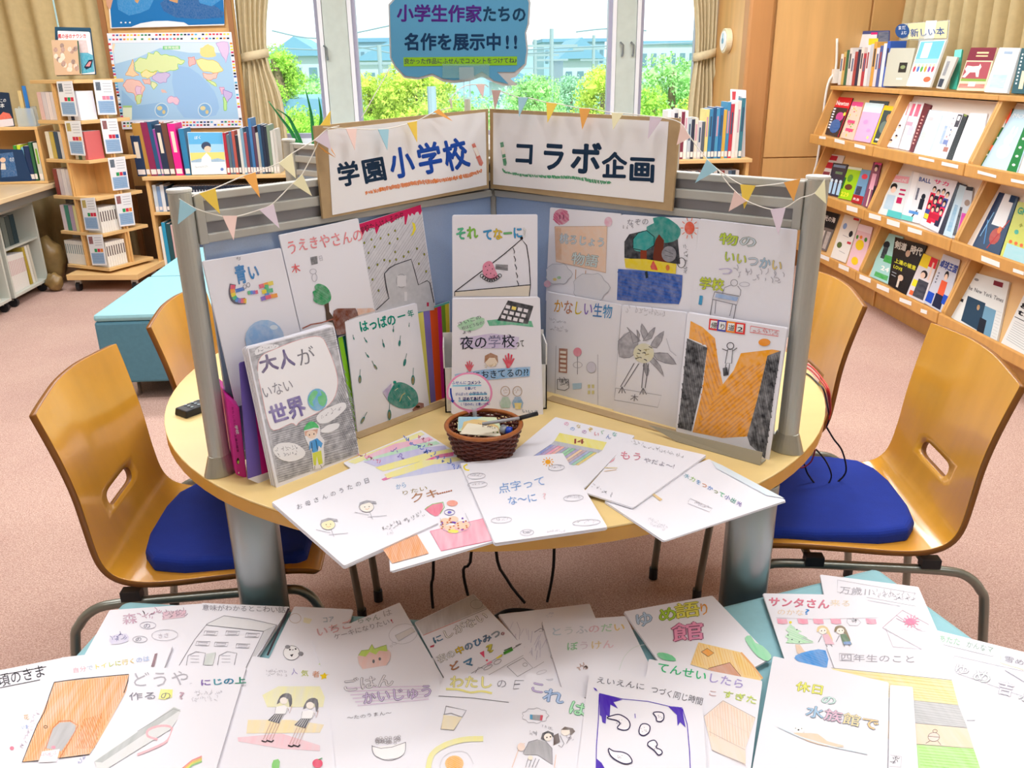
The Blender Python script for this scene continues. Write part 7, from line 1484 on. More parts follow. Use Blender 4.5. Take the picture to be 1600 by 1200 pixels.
o = MB().box(q[0] - .004, q[0] + .02, q[1] + .002, q[1] + .007, SZ + .376, SZ + .63).build('bookmark', mat('#2f7fd0', .5), None, label='blue bookmark standing in the clear acrylic stand', cat='bookmark')
CARTM = mat('#cdd0c6', .45)
def cart(y0, y1, lab):
    x0, x1 = -3.25, -2.86; r_ = thing('book_cart', lab, 'cart', ((x0 + x1) / 2, (y0 + y1) / 2, 0)); t = .018
    MB().box(x0, x1, y0, y1, .595, .612).build('top', CARTM, r_, bevel=.002); MB().box(x0, x1, y0, y1, .065, .085).build('bottom', CARTM, r_, bevel=.002); MB().box(x0, x1 - .01, y0 + t, y1 - t, .365, .378).build('shelf', CARTM, r_)
    for y_ in (y0, y1 - t): MB().box(x0, x1, y_, y_ + t, .085, .595).build('side_panel', CARTM, r_, bevel=.001)
    MB().box(x0, x0 + .008, y0 + t, y1 - t, .085, .595).build('back_panel', mat('#9aa09c', .6), r_)
    for a_ in (x0 + .04, x1 - .035):
        for b_ in (y0 + .04, y1 - .04): MB().cyl((a_, b_ - .012, .03), .03, .024, 18, ax='y').build('castor', DARK, r_, smooth=False); MB().box(a_ - .008, a_ + .008, b_ - .02, b_ + .02, .045, .065).build('castor_plate', STEEL, r_)
    return r_
cart(5.465, 5.955, 'pale grey book cart on castors under the counter, the one nearest the carousel'); cart(4.93, 5.42, 'pale grey book cart on castors cut by the left edge of the picture')
for i in range(11): bookobj((-2.885, 5.50 + i * .0215, .0855), (0, 1), (-1, 0), .0205, .245 - .0015 * i, .2, '#efece6', 'white volume with red foot band in the cart series, %s from the left' % ordn(i), 0, 'white and red series in the book cart', False, band='#d8b4b4')
for i, (c, n_) in enumerate((('#b9a23c', 'olive gold'), ('#efece2', 'ivory'), ('#d9d4c4', 'beige'))): bookobj((-2.885, 5.755 + i * .035, .0855), (0, 1), (-1, 0), .03, .26, .2, c, '%s folder leaning at the right in the lower shelf of the cart' % n_, -.08, None, False)
for i, c in enumerate(['#59635f', '#6d7670', '#3f4c4c', '#1f3a44']): bookobj((-2.89, 5.49 + i * .062, .3785), (0, 1), (-1, 0), .058, .19, .2, c, '%s video case on the upper shelf of the cart' % ['grey green', 'lighter grey', 'dark grey', 'darkest teal'][i], 0, None, False)
for i in range(8): bookobj((-2.885, 5.10 + i * .03, .0855), (0, 1), (-1, 0), .028, .22, .2, ['#e6e4dc', '#cfd4d8', '#7a8ca0', '#e9e2d0'][i % 4], 'pale book low in the cart cut by the picture edge, %s from the left' % ordn(i), 0, 'pale books in the cut off cart', False)

# crumpled brown paper sacks between counter and carousel
def sack(cx, cy, r, h, lab, seed):
    rr = random.Random(seed); bm = bmesh.new(); bmesh.ops.create_icosphere(bm, subdivisions=3, radius=1)
    for v in bm.verts:
        k = 1 + .16 * math.sin(v.co.x * 5 + seed) * math.cos(v.co.z * 6) + rr.uniform(-.05, .05); v.co = Vector((v.co.x * r * k, v.co.y * r * k * .8, max(0, (v.co.z * .5 + .5)) * h * (1 + .06 * math.sin(v.co.x * 9))))
    me = bpy.data.meshes.new('paper_sack'); bm.to_mesh(me); bm.free(); me.materials.append(mat('#8f7446', .35, var=.3, scale=9)); me.polygons.foreach_set('use_smooth', [True] * len(me.polygons)); o = bpy.data.objects.new('paper_sack', me); COL.objects.link(o); o.location = (cx, cy, 0); setp(o, lab, 'bag')
sack(-2.92, 6.13, .12, .34, 'crumpled brown paper sack, taller one beside the carousel', 2); sack(-2.80, 5.90, .06, .13, 'small crumpled brown paper bundle at the foot of the taller sack', 5)
MB().box(-2.70, -2.60, 6.56, 6.6, .9, .98).build('wall_box', mat('#f2f2f0', .5), None, label='small white wall box between the counter and the carousel', cat='switch')
# clothes of the lanyard hanging above the carousel
q = atv(82, 0, 6.4); MB().tube([(q[0], 6.4, 2.3), (q[0] + .005, 6.4, 1.72)], .006, 6).build('teal_cord', mat('#a8cfd4', .6), None, label='pale teal cord hanging in front of the curtain above the carousel', cat='cord')
# ------------------------------------------------------------------ magazine rack along the right wall
RKX = 2.60; DV = [5.83, 4.905, 3.975, 3.03]; LIPZ = [.976, .605, .226]
side = [(2.60, 1.262), (2.505, .985), (2.505, .925), (2.60, .90), (2.505, .614), (2.505, .555), (2.60, .53), (2.505, .235), (2.505, .175), (2.61, .15), (2.61, 0), (2.95, 0), (2.95, 1.262)]
RW = mat('#d4a15c', .35, var=.08, scale=4, stretch=(5, 1, 1)); RWT = mat('#cf9a54', .4, var=.08, scale=4, stretch=(1, 6, 1)); RIN = mat('#e2b87e', .45, var=.06, scale=4)
racks = []
for k in range(3):
    v1, v0 = DV[k], DV[k + 1]
    r_ = thing('magazine_rack', 'beech magazine rack unit with three slanted tiers, %s along the right wall' % ['farthest', 'middle one', 'nearest'][k], 'rack', (2.75, (v0 + v1) / 2, 0)); racks.append(r_)
    MB().box(2.585, 2.96, v0 + .001, v1 - .001, 1.262, 1.287).build('top', RWT, r_, bevel=.003)
    for y_ in (v0 + .001, v1 - .019):
        m_ = MB().prism([(x_, z_) for x_, z_ in side], 0, 1, 'y'); m_.v = [(x_, y_ + y__ * .018, z_) for x_, y__, z_ in m_.v]; m_.build('side_panel', RW, r_, bevel=.001)
    MB().box(2.94, 2.95, v0 + .02, v1 - .02, .1, 1.26).build('back_panel', mat('#efe6da', .6), r_)
    MB().box(2.62, 2.635, v0 + .02, v1 - .02, 0, .15).build('kick_board', RWT, r_)
    for t, zl in enumerate(LIPZ):
        hb = .275
        MB().add([(2.50, v0 + .02, zl - .052), (2.50, v1 - .02, zl - .052), (2.94, v1 - .02, zl - .075), (2.94, v0 + .02, zl - .075), (2.50, v0 + .02, zl - .04), (2.50, v1 - .02, zl - .04), (2.94, v1 - .02, zl - .063), (2.94, v0 + .02, zl - .063)], BOXF).build('shelf', RWT, r_)
        MB().hexa([(2.545, v0 + .02, zl - .04), (2.556, v0 + .02, zl - .044), (2.556, v1 - .02, zl - .044), (2.545, v1 - .02, zl - .04)], [(2.545 + (hb + .04) * .3978, v0 + .02, zl + hb), (2.556 + (hb + .04) * .3978, v0 + .02, zl + hb - .004), (2.556 + (hb + .04) * .3978, v1 - .02, zl + hb - .004), (2.545 + (hb + .04) * .3978, v1 - .02, zl + hb)]).build('slanted_board', mat('#eee4da', .5) if k > 0 and t < 2 else RIN, r_)
        MB().box(2.478, 2.497, v0 + .004, v1 - .004, zl - .062, zl).build('front_lip', RWT, r_, bevel=.006)
MN = (-.93, 0, .37)
def MP(t, off=0.0): p = np.array([2.541, 0, LIPZ[t] - .038]); n = np.array(MN) / np.linalg.norm(MN); return Pl(p + n * (.004 + off), n)
CF = (1280, 100, 5); CX = (1240, 120, 4.444); CG = (1240, 300, 4.444); CH = (1400, 300, 5.455); CE = (1100, 0, 3.2)
MK = Random_ = random.Random(11)
def mag(label, t, off, q, k, col, deco=None, tk=.006, cat='magazine', pl=None, name='magazine', gloss=.25):
    pl = pl or MP(t, off)
    o = booklet(name, label, pl, q, tk, cat=cat, ox=k[0], oy=k[1], sc=k[2], m=mat(col, gloss), sheets=1)
    Q = [np.array(p, float) for p in q]
    def P(u_, v_): return tuple((Q[0] * (1 - u_) + Q[1] * u_) * (1 - v_) + (Q[3] * (1 - u_) + Q[2] * u_) * v_)
    a = Art(pl, *k)
    def R(c, u0, v0, u1, v1, al=0): a.f(c, [P(u0, v0), P(u1, v0), P(u1, v1), P(u0, v1)], al)
    def E(c, u, v, ru, rv, al=0): a.f(c, [P(u + ru * math.cos(s), v + rv * math.sin(s)) for s in [i * .52 for i in range(12)]], al)
    def T(tx, u0, v0, u1, h, c, b=2): p0, p1 = P(u0, v0), P(u1, v0); up = np.array(P(u0, v0 - h)) - np.array(p0); a.t(tx, *p0, *p1, np.linalg.norm(up), c, b, up=up)
    def L(c, u0, v0, u1, v1, w_=3): a.l(c, [P(u0, v0), P(u1, v1)], w_)
    if deco: deco(R, E, T, L, a)
    a.build(o, 'cover_print')  # on a few glossy covers this also holds painted glare
    return o
def person(R, E, u, v, s_, top, hair='#1f1a20'):
    E(hair, u, v - .01 * s_, .10 * s_, .075 * s_); E('#f0cdb4', u, v + .02 * s_, .075 * s_, .055 * s_); R(top, u - .14 * s_, v + .09 * s_, u + .14 * s_, v + .34 * s_)
def noise(R, n, cols, u0=.05, v0=.1, u1=.95, v1=.95, w_=.12, h=.05):
    for i in range(n): u_ = MK.uniform(u0, u1 - w_); v_ = MK.uniform(v0, v1 - h); R(MK.choice(cols), u_, v_, u_ + w_ * MK.uniform(.4, 1), v_ + h * MK.uniform(.4, 1))
mag('science magazine with red masthead and dark cover, far left of the top tier', 0, 0, [(135, 255), (265, 265), (150, 572), (45, 548)], CF, '#141a2c', lambda R, E, T, L, a: (R('#d9242c', 0, 0, 1, .27), T('Newton', .12, .21, .9, .16, '#f6ece8'), E('#c43a8a', .6, .5, .25, .12, .1), E('#2b5a9c', .5, .75, .35, .18, .1), [R('#e6e6ec', .06, .30 + i * .07, .2, .34 + i * .07) for i in range(8)], E('#e8d84a', .85, .42, .08, .05), R('#a8242c', .93, .27, 1, 1)))
mag('floral pink and yellow hobby magazine, second on the top tier', 0, 0, [(262, 292), (347, 300), (262, 597), (165, 573)], CF, '#f1c9b8', lambda R, E, T, L, a: (R('#e2508a', 0, 0, 1, .12), noise(R, 26, ['#f2c83a', '#e83a5a', '#f09ac0', '#7ab85a', '#fff4e4']), R('#e2507a', .15, .5, .75, .58), R('#e2507a', .2, .72, .8, .8)))
mag('dark teal magazine showing only its top edge behind the pink one', 0, -.003, [(395, 283), (545, 293), (440, 600), (300, 575)], CF, '#1d4a5a', None, .0025)
mag('plain light pink magazine with pale blue top on the top tier', 0, .0005, [(362, 300), (508, 312), (396, 616), (268, 595)], CF, '#eab4dc', lambda R, E, T, L, a: (R('#d4e8ee', 0, 0, 1, .24), E('#dc9cd0', .35, .5, .14, .06), E('#dc9cd0', .65, .7, .12, .05), E('#f0e08a', .75, .88, .06, .04)))
mag('yellow framed magazine with dark picture beside the first divider', 0, 0, [(510, 322), (592, 332), (522, 645), (402, 620)], CF, '#f0c81e', lambda R, E, T, L, a: (R('#3f4c4c', .12, .12, 1, .96), E('#c08a5a', .7, .3, .18, .1), E('#6a7c74', .5, .55, .3, .16), R('#dfe4dc', .2, .85, .8, .9)))
mag('red and white magazine with rows of faces, first in the middle top tier', 0, 0, [(650, 290), (738, 297), (622, 660), (528, 645)], CF, '#efe6ea', lambda R, E, T, L, a: (R('#2c2a34', 0, 0, .6, .03), R('#d8283c', .05, .05, .7, .33), R('#f4f0f0', .45, .05, .65, .33), [E('#2a2430', .18 + .3 * (i % 2), .42 + .11 * i, .1, .03) for i in range(5)], [E('#efc8b0', .18 + .3 * (i % 2), .45 + .11 * i, .1, .025) for i in range(5)], R('#f4f4fa', .6, .3, .9, 1)))  # whitish band at the right is glare painted over the cover
mag('glossy white and pink fashion magazine, second in the middle top tier', 0, 0, [(735, 295), (822, 303), (703, 678), (602, 656)], CF, '#f3eef4', lambda R, E, T, L, a: (R('#e8708c', .05, .04, .8, .3), R('#f6f6fa', .3, 0, .45, .6), R('#e8a0b4', .1, .42, .6, .5), R('#c7c0d0', .4, .5, .8, .7, .3)))  # narrow white band paints glare across the pink cover
mag('maroon spined volume in the middle top tier', 0, .0, [(822, 305), (878, 320), (737, 692), (690, 677)], CF, '#6a1226', lambda R, E, T, L, a: [R('#d8a09a', .35, .25 + i * .07, .6, .28 + i * .07) for i in range(9)], .02)
mag('pale blue glossy magazine with faint cover, middle top tier', 0, 0, [(850, 355), (962, 366), (838, 718), (728, 692)], CF, '#dfeaf4', lambda R, E, T, L, a: (E('#f0c0c4', .4, .2, .2, .05, .5), R('#c4dcec', .1, .35, .5, .95, .3), E('#bcd8c8', .3, .6, .16, .12, .5)))  # washed-out pale blue has glare painted into the cover colour
mag('white striped glossy magazine right of the pale blue one', 0, 0, [(962, 366), (1045, 376), (927, 737), (838, 714)], CF, '#eef1f8', lambda R, E, T, L, a: (R('#b9cfe6', .1, .1, .25, .9, .3), R('#cfdcee', .5, 0, .6, 1, .2), R('#9ab4dc', .7, .3, .95, .7, .4)))
mag('photo magazine with black and white lettering panel, middle top tier', 0, 0, [(1045, 378), (1128, 388), (992, 744), (927, 732)], CF, '#e4e4ee', lambda R, E, T, L, a: (noise(R, 10, ['#c88a90', '#8a9ac8', '#3a4460', '#e0b8a8'], .1, .1, .7, .9), R('#3a3a44', .55, .03, .95, .3, .1), R('#f2f2f2', .62, .06, .85, .16), R('#7a8cc0', 0, .6, .5, .7), R('#b07a70', .3, .75, .8, .85)))
mag('black magazine spine beside the large white glossy magazine', 0, .001, [(1128, 388), (1162, 400), (1038, 752), (990, 743)], CF, '#171a20', lambda R, E, T, L, a: R('#8a9a4a', .2, 0, .8, .04), .012)
mag('large white glossy magazine with glare, right end of the middle top tier', 0, 0, [(1180, 380), (1315, 386), (1215, 792), (1037, 752)], CF, '#eef0f6', lambda R, E, T, L, a: (R('#dde4f0', .1, .1, .35, .9, .3), R('#d9dcea', .6, .05, .75, .95, .3)))  # the two pale bands are glare put into the cover colour
mag('green patterned magazine with white panel, nearest unit top tier', 0, 0, [(1400, 338), (1512, 348), (1372, 822), (1242, 790)], CF, '#1c6b3c', lambda R, E, T, L, a: (R('#f0ece8', 0, 0, .8, .32), R('#e8583c', .8, 0, 1, .25), E('#e8583c', .45, .68, .16, .05), [E('#e9efe6', .3 + .3 * (i % 2), .4 + .1 * i, .05, .016) for i in range(6)], T('金', .25, .27, .55, .08, '#334'), E('#d84a4a', .15, .1, .1, .04)))
mag('pale blue magazine with a rabbit shape and green edge, nearest unit top tier', 0, .001, [(1528, 352), (1700, 368), (1535, 860), (1265, 800)], CF, '#bfe0f4', lambda R, E, T, L, a: (R('#1f7a3c', .72, 0, 1, 1), T('MOE', .08, .14, .7, .1, '#e8f4fa', 1), E('#e6f2fa', .38, .5, .14, .1), E('#e6f2fa', .36, .36, .05, .09), E('#e6f2fa', .5, .37, .05, .09), E('#e0d4ee', .4, .7, .2, .12, .2), E('#e8583c', .9, .3, .07, .03), [E('#e9efe6', .86, .45 + .14 * i, .05, .02) for i in range(4)]))
# second tier
mag('white magazine with red lettering at the far left of the second tier', 1, -.002, [(80, 702), (200, 718), (130, 900), (5, 880)], CF, '#e4dede', lambda R, E, T, L, a: (R('#c2283c', .05, .05, .6, .25), R('#c2283c', .05, .35, .85, .6), R('#8a3a48', .1, .75, .5, 1)), .003)
mag('navy magazine with a group of people on the second tier', 1, .001, [(110, 770), (225, 785), (160, 1042), (50, 1015)], CF, '#14264a', lambda R, E, T, L, a: (R('#8a9cb8', .08, .05, .9, .13), R('#5a7a4a', .3, .25, .8, .33, .2), [(E('#cfe0ec', .2 + .3 * i, .55, .1, .06), R('#a8cdE8'.lower(), .1 + .3 * i, .6, .3 + .3 * i, .95, .2)) for i in range(3)]))
mag('lime green magazine with yellow lettering on the second tier', 1, .001, [(230, 800), (336, 815), (247, 1067), (145, 1045)], CF, '#a4dc1c', lambda R, E, T, L, a: (R('#e8f0d8', 0, 0, 1, .08), E('#5a9c1c', .4, .35, .2, .12, .1), E('#6a4428', .5, .62, .28, .09), T('229', .12, .92, .72, .18, '#f4f03a'), R('#1f6a2c', .0, .35, .12, .7)))
mag('blue and red small magazine on the second tier', 1, .001, [(330, 822), (405, 832), (330, 1100), (248, 1078)], CF, '#6fa4cc', lambda R, E, T, L, a: (E('#e8485a', .55, .2, .3, .08), R('#2c3450', .1, .5, .6, .75, .1), R('#b0242c', 0, .76, 1, 1), T('RB', .1, .92, .7, .1, '#f0dcd8')))
mag('magazine with a woman in a pink dress beside the first divider, second tier', 1, .001, [(425, 765), (490, 775), (402, 1132), (335, 1106)], CF, '#8a4a6a', lambda R, E, T, L, a: (R('#e85a9a', .2, 0, 1, .05), E('#4a3230', .5, .12, .25, .08), E('#f2d2c0', .5, .15, .17, .05), R('#f0b0c4', .25, .25, .75, .6), R('#f2d2c0', .4, .6, .55, .98), R('#241c28', .75, .5, 1, 1)))
mag('white and teal magazine with a black haired man, middle unit second tier', 1, 0, [(690, 675), (815, 690), (742, 990), (592, 950)], CX, '#e4ecee', lambda R, E, T, L, a: (R('#f0a8b4', .02, .02, .95, .18, .1), T('LoveLINE', .1, .15, .85, .1, '#f4f0f0', 1), E('#15161c', .28, .30, .17, .09), E('#f0d0bc', .30, .37, .13, .08), R('#b4cfe0', .1, .5, .5, .85, .2), R('#c2185a', .62, .32, .92, .36), R('#c2185a', .62, .42, .92, .46), R('#c2185a', .6, .52, .85, .66), R('#58c4c4', .35, .85, 1, 1)))
mag('white baseball magazine with blue lettering, middle unit second tier', 1, 0, [(822, 655), (970, 690), (875, 1020), (745, 988)], CX, '#eceef4', lambda R, E, T, L, a: (R('#f6f8fc', .1, .0, .35, 1), T('BALL', .4, .16, .98, .12, '#3a5aa4'), R('#5a5f74', .45, .3, .55, .55, .2), E('#1c2434', .82, .45, .1, .06), R('#1c2434', .7, .5, .92, .72), L('#1c2434', .7, .75, .5, .92, 8), R('#4a90d8', .3, .78, .8, .84, .2), R('#6fd0cc', 0, .9, .6, 1)))
mag('white magazine crowded with a team in red uniforms, middle unit second tier', 1, .001, [(970, 690), (1140, 725), (1002, 1085), (876, 1022)], CX, '#eae6ee', lambda R, E, T, L, a: (T('サカ', .08, .13, .75, .1, '#e8508a'), [person(R, E, .2 + .2 * (i % 4), .25 + .17 * (i // 4) + .04 * (i % 2), .8, ['#e0244c', '#2a2a4a', '#e8285a', '#3a4a9a', '#d8203c'][i % 5]) for i in range(12)], R('#c2183c', .3, .7, .8, .8), R('#e6d83a', .1, .75, .3, .85)))
mag('dark edged pale blue magazine, middle unit second tier', 1, 0, [(1135, 730), (1200, 752), (1100, 1122), (1004, 1085)], CX, '#20233c', lambda R, E, T, L, a: (R('#c4dcea', .35, .03, 1, 1), R('#8ab8d4', .5, .4, .8, .9, .3)))
mag('silver and magenta magazine at the right of the middle second tier', 1, .001, [(1197, 760), (1248, 768), (1192, 1142), (1098, 1118)], CX, '#c4c9d2', lambda R, E, T, L, a: (R('#33363f', .1, 0, 1, .07), E('#a08c80', .6, .3, .3, .06), R('#d03aa4', .3, .5, 1, .85, .1), R('#3f4450', .0, .4, .25, .95, .2)))
mag('blue and red illustrated comic magazine, nearest unit second tier', 1, .002, [(880, 0), (1045, 40), (875, 548), (650, 460)], CH, '#17365c', lambda R, E, T, L, a: (R('#eef2f6', .3, 0, .85, .55), R('#17365c', .62, 0, .9, .12), E('#b4504a', .62, .72, .2, .14, .1), L('#b8383c', .95, .4, .5, .95, 8), L('#5a9ad8', .1, .5, .35, .9, 7), L('#8ac0e8', .2, .35, .1, .8, 6), E('#e8885a', .7, .6, .08, .06)))
mag('yellow green magazine with cartoon crowd, nearest unit second tier', 1, .003, [(1040, 80), (1250, 120), (1120, 660), (880, 560)], CH, '#c8cf5a', lambda R, E, T, L, a: (T('GR', .1, .2, .45, .16, '#3fae8c'), E('#5ab8a4', .3, .5, .08, .04), R('#a4d4dc', .1, .72, .9, .98, .2), [E('#e8744a', .2 + .2 * i, .68, .06, .03) for i in range(4)], T('小', .32, .4, .45, .07, '#5a5a2a', 1)))
# third tier
mag('grey news magazine with white lettering, far left of the third tier', 2, .0, [(212, 125), (320, 155), (222, 412), (150, 388)], CG, '#6d6a6c', lambda R, E, T, L, a: (R('#1c2028', 0, 0, 1, .42), T('光の海', .15, .24, .9, .15, '#f4f2ee'), R('#c9c0b8', .15, .5, .45, .95, .3), R('#a89c94', .6, .5, .9, .95, .3)))
mag('white magazine with small sketches, second on the third tier', 2, .0, [(355, 155), (465, 182), (358, 492), (255, 452)], CG, '#ece9e4', lambda R, E, T, L, a: (R('#c83a4a', .6, .02, .95, .07), E('#8aa8d8', .25, .25, .12, .07), E('#2a2c34', .75, .38, .12, .07), E('#5a6a3a', .3, .68, .16, .07), R('#c83a4a', .7, .55, .95, .6), L('#8a8890', .3, .45, .7, .47), L('#8a8890', .4, .8, .8, .82)))
mag('pink magazine with yellow flowers, third on the third tier', 2, .001, [(455, 220), (550, 245), (470, 562), (365, 512)], CG, '#eec6d0', lambda R, E, T, L, a: (R('#f0dce4', 0, 0, 1, .15), E('#efc92a', .45, .45, .28, .12), E('#efc92a', .42, .82, .22, .09), E('#e8823a', .4, .28, .1, .04), E('#4a8a3a', .75, .3, .1, .05), E('#4a8a3a', .15, .3, .08, .05)))
mag('teal and green baseball magazine, middle unit third tier', 2, .0, [(635, 280), (762, 310), (655, 640), (528, 585)], CG, '#a8d8d4', lambda R, E, T, L, a: (E('#1f2430', .3, .25, .17, .08), R('#1c2c34', .2, .3, .45, .55, .1), R('#3aa84a', .4, .45, .95, .6, .1), T('24', .4, .78, .85, .13, '#f4f8f4'), R('#3aa84a', .2, .85, .9, .95, .2)))
mag('black martial arts magazine with yellow lettering, middle unit third tier', 2, .002, [(705, 312), (925, 372), (778, 718), (655, 642)], CG, '#14191f', lambda R, E, T, L, a: (T('剣道', .03, .21, .44, .17, '#e6e2d8'), T('時代', .55, .21, .96, .17, '#e6e2d8'), E('#0d0d10', .52, .2, .11, .07), E('#c8a890', .52, .25, .08, .07), T('上達の極意', .12, .50, .98, .10, '#e2dc3a'), T('LOVE', .12, .62, .5, .09, '#e2dc3a'), E('#d9b8a0', .52, .75, .12, .06), R('#d9c8b8', .42, .78, .52, .95), R('#8a8c90', .1, .7, .3, .72), R('#8a8c90', .1, .76, .3, .78)))
mag('yellow and red sports magazine with two players, middle unit third tier', 2, .001, [(900, 425), (1005, 470), (905, 775), (782, 716)], CG, '#dfd9dc', lambda R, E, T, L, a: (R('#efd030', 0, 0, .55, .28), R('#d8303c', .55, 0, 1, .22), E('#241c20', .5, .42, .2, .09), E('#e9c8b4', .45, .45, .14, .07), R('#2c2c3c', .3, .55, .9, .95, .1), R('#e8c8b4', .75, .1, .85, .5), R('#efe22c', .05, .6, .3, .75), R('#e86a3c', .1, .85, .3, .95)))
mag('white table tennis magazine with blue lettering and orange shirt, third tier', 2, .002, [(1040, 430), (1157, 472), (1050, 852), (905, 770)], CG, '#cdd0dc', lambda R, E, T, L, a: (T('卓球王国', .03, .24, .98, .16, '#1f3f9c'), person(R, E, .55, .36, 1.1, '#e8603c'), R('#1c2340', .35, .72, .75, .97), R('#1f4fc0', .0, .75, .3, .95), R('#1f4fc0', .7, .68, .98, .85), [R('#6a6c7c', .12, .35 + .06 * i, .18, .38 + .06 * i) for i in range(4)]))
mag('folded foreign newspaper with a dark blue front photo, nearest unit third tier', 2, .004, [(1180, 538), (1500, 625), (1405, 1062), (1080, 862)], CG, '#dfe2e0', lambda R, E, T, L, a: (E('#8a8e92', .32, .12, .05, .025), T('The New York Times', .16, .34, .96, .11, '#4a4c54', 1), R('#26425a', .24, .46, .62, .95), R('#6f9cb8', .62, .5, .86, .98), R('#1c2230', .58, .72, .72, 1), E('#b08a5a', .5, .58, .03, .05, .2), R('#2c3038', .05, .56, .18, .62), [L('#a4a8ac', .03, .4 + .03 * i, .2, .4 + .03 * i, 1.5) for i in range(4)], [L('#a4a8ac', .88, .5 + .05 * i, .98, .5 + .05 * i, 1.5) for i in range(9)], R('#7c2030', .68, .04, .88, .12)), .012, 'newspaper', None, 'newspaper', .8)
mag('second newspaper with a bold headline at the right picture edge', 2, .004, [(1610, 690), (1950, 800), (1800, 1340), (1425, 1080)], CG, '#e3e4e2', lambda R, E, T, L, a: (T('good', .04, .24, .6, .12, '#1c1c20'), T('time', .04, .38, .6, .12, '#1c1c20'), L('#33343c', .02, .44, .9, .44, 5), [L('#a4a8ac', .05, .5 + .035 * i, .9, .5 + .035 * i, 3) for i in range(10)], R('#2c4058', .45, .85, .98, 1)), .012, 'newspaper', None, 'newspaper', .8)
# price-tag like labels on the lips
pz = Pl((2.4775, 0, 0), (-1, 0, 0))
for r_i, k, q in ((0, CF, [(2, 562), (52, 568), (50, 588), (0, 582)]), (0, CF, [(122, 582), (200, 600), (198, 628), (120, 608)]), (0, CF, [(278, 622), (362, 642), (360, 668), (276, 648)]), (1, CF, [(960, 762), (1088, 790), (1085, 818), (956, 790)]), (1, CF, [(780, 722), (900, 748), (898, 768), (778, 742)]), (2, CF, [(1240, 830), (1385, 870), (1382, 892), (1238, 855)]), (2, CF, [(1500, 895), (1600, 915), (1600, 940), (1500, 920)]),
                  (0, CX, [(370, 890), (445, 912), (443, 945), (368, 925)]), (1, CX, [(525, 945), (608, 968), (606, 1000), (523, 978)]), (1, CX, [(650, 985), (738, 1012), (735, 1048), (648, 1022)]), (1, CX, [(795, 1040), (893, 1070), (890, 1100), (792, 1072)]), (2, CH, [(730, 540), (885, 600), (883, 645), (728, 585)]), (2, CH, [(1000, 650), (1090, 680), (1088, 710), (998, 680)]),
                  (0, CG, [(185, 428), (248, 455), (245, 482), (182, 455)]), (0, CG, [(315, 495), (385, 525), (382, 555), (312, 525)]), (1, CG, [(460, 570), (538, 602), (535, 632), (457, 600)]), (1, CG, [(580, 635), (665, 670), (662, 700), (577, 665)]), (1, CG, [(738, 732), (820, 762), (817, 790), (735, 758)]), (1, CG, [(885, 810), (928, 825), (925, 850), (882, 835)])):
    MB().slab(pz.at(S(q, *k), .0012), pz.n, .001).build('label_strip', mat('#f1efec', .6), racks[r_i])
# ------------------------------------------------------------------ things standing on top of the rack
def TPp(off=0.0, x0=2.66, ln=.34): n = np.array([-1, 0, ln]); n /= np.linalg.norm(n); return Pl(np.array([x0, 0, 1.288]) + n * off, n)
mag('picture book with orange cat scene on blue and white at the rack top left', 0, 0, [(690, 158), (925, 152), (915, 425), (668, 428)], CE, '#3c4f8c', lambda R, E, T, L, a: (R('#eef0f4', .1, .06, .75, .3), E('#e08a4a', .25, .18, .12, .05), R('#f2e23a', .58, .14, .78, .26), R('#e0287c', .62, .03, .76, .07), R('#55617a', .78, .02, 1, .3, .2)), .008, 'book', TPp(0, 2.82, .12), 'picture_book', .4)
SP = [('#efeae4', 'white'), ('#d8b96a', 'gold'), ('#2f6a4c', 'green'), ('#e6e2de', 'grey white'), ('#dfe3ea', 'pale blue'), ('#b24a4a', 'brick red'), ('#1f2c4c', 'navy'), ('#efe4dc', 'cream'), ('#b93a4c', 'crimson'), ('#e8e8ee', 'cool white'), ('#c8cdd6', 'silver grey'), ('#d8a24a', 'amber'), ('#e3dbe6', 'lilac white'), ('#4a5f9c', 'blue'), ('#f0eef0', 'snow white'), ('#2f5fc0', 'royal blue')]
va, vb = atu(1100 + 905 / 3.2, 134, 2.70)[1], atu(1100 + 668 / 3.2, 134, 2.70)[1]; wd = (vb - va) / len(SP)
for i, (c, nm) in enumerate(SP):
    bookobj((2.70, vb - wd * i, 1.288), (0, -1), (1, 0), wd * .96, .20 + .012 * ((i * 5) % 4) + (.03 if i > 8 else 0), .10, c, '%s slim book on top of the rack, %s in the row from the left' % (nm, ordn(i)), 0, None, False, band=['#5a6a8a', '#a04a4a', None, '#3a3a44'][i % 4])
mag('beige book with small dark picture standing on the rack top', 0, 0, [(925, 240), (1056, 240), (1012, 432), (895, 430)], CE, '#c4c5b6', lambda R, E, T, L, a: (R('#2f2c2a', .52, .38, .84, .64), E('#8a9a6a', .68, .5, .1, .05), R('#e6e6da', .5, .78, .75, .83)), .012, 'book', TPp(0, 2.66, .2), 'book', .5)
mag('picture book with a row of children under a blue sky on the rack top', 0, 0, [(1082, 205), (1212, 198), (1128, 436), (1010, 430)], CE, '#eef0ee', lambda R, E, T, L, a: (R('#6fc0ea', .04, .02, .96, .4), R('#a8dcf0', .04, .4, .96, .5), R('#f2f6f6', .2, .05, .5, .38, .3), [(E(['#c0485a', '#4a7ac0', '#5aa84a', '#d8a03a', '#8a5ab0'][i % 5], .12 + .15 * i, .62, .05, .07), E('#e9c8a8', .12 + .15 * i, .54, .04, .03)) for i in range(6)], E('#ee6a4a', .78, .84, .15, .06), R('#c9d4dc', .1, .78, .5, .82)), .014, 'book', TPp(.0, 2.62, .36), 'picture_book', .4)
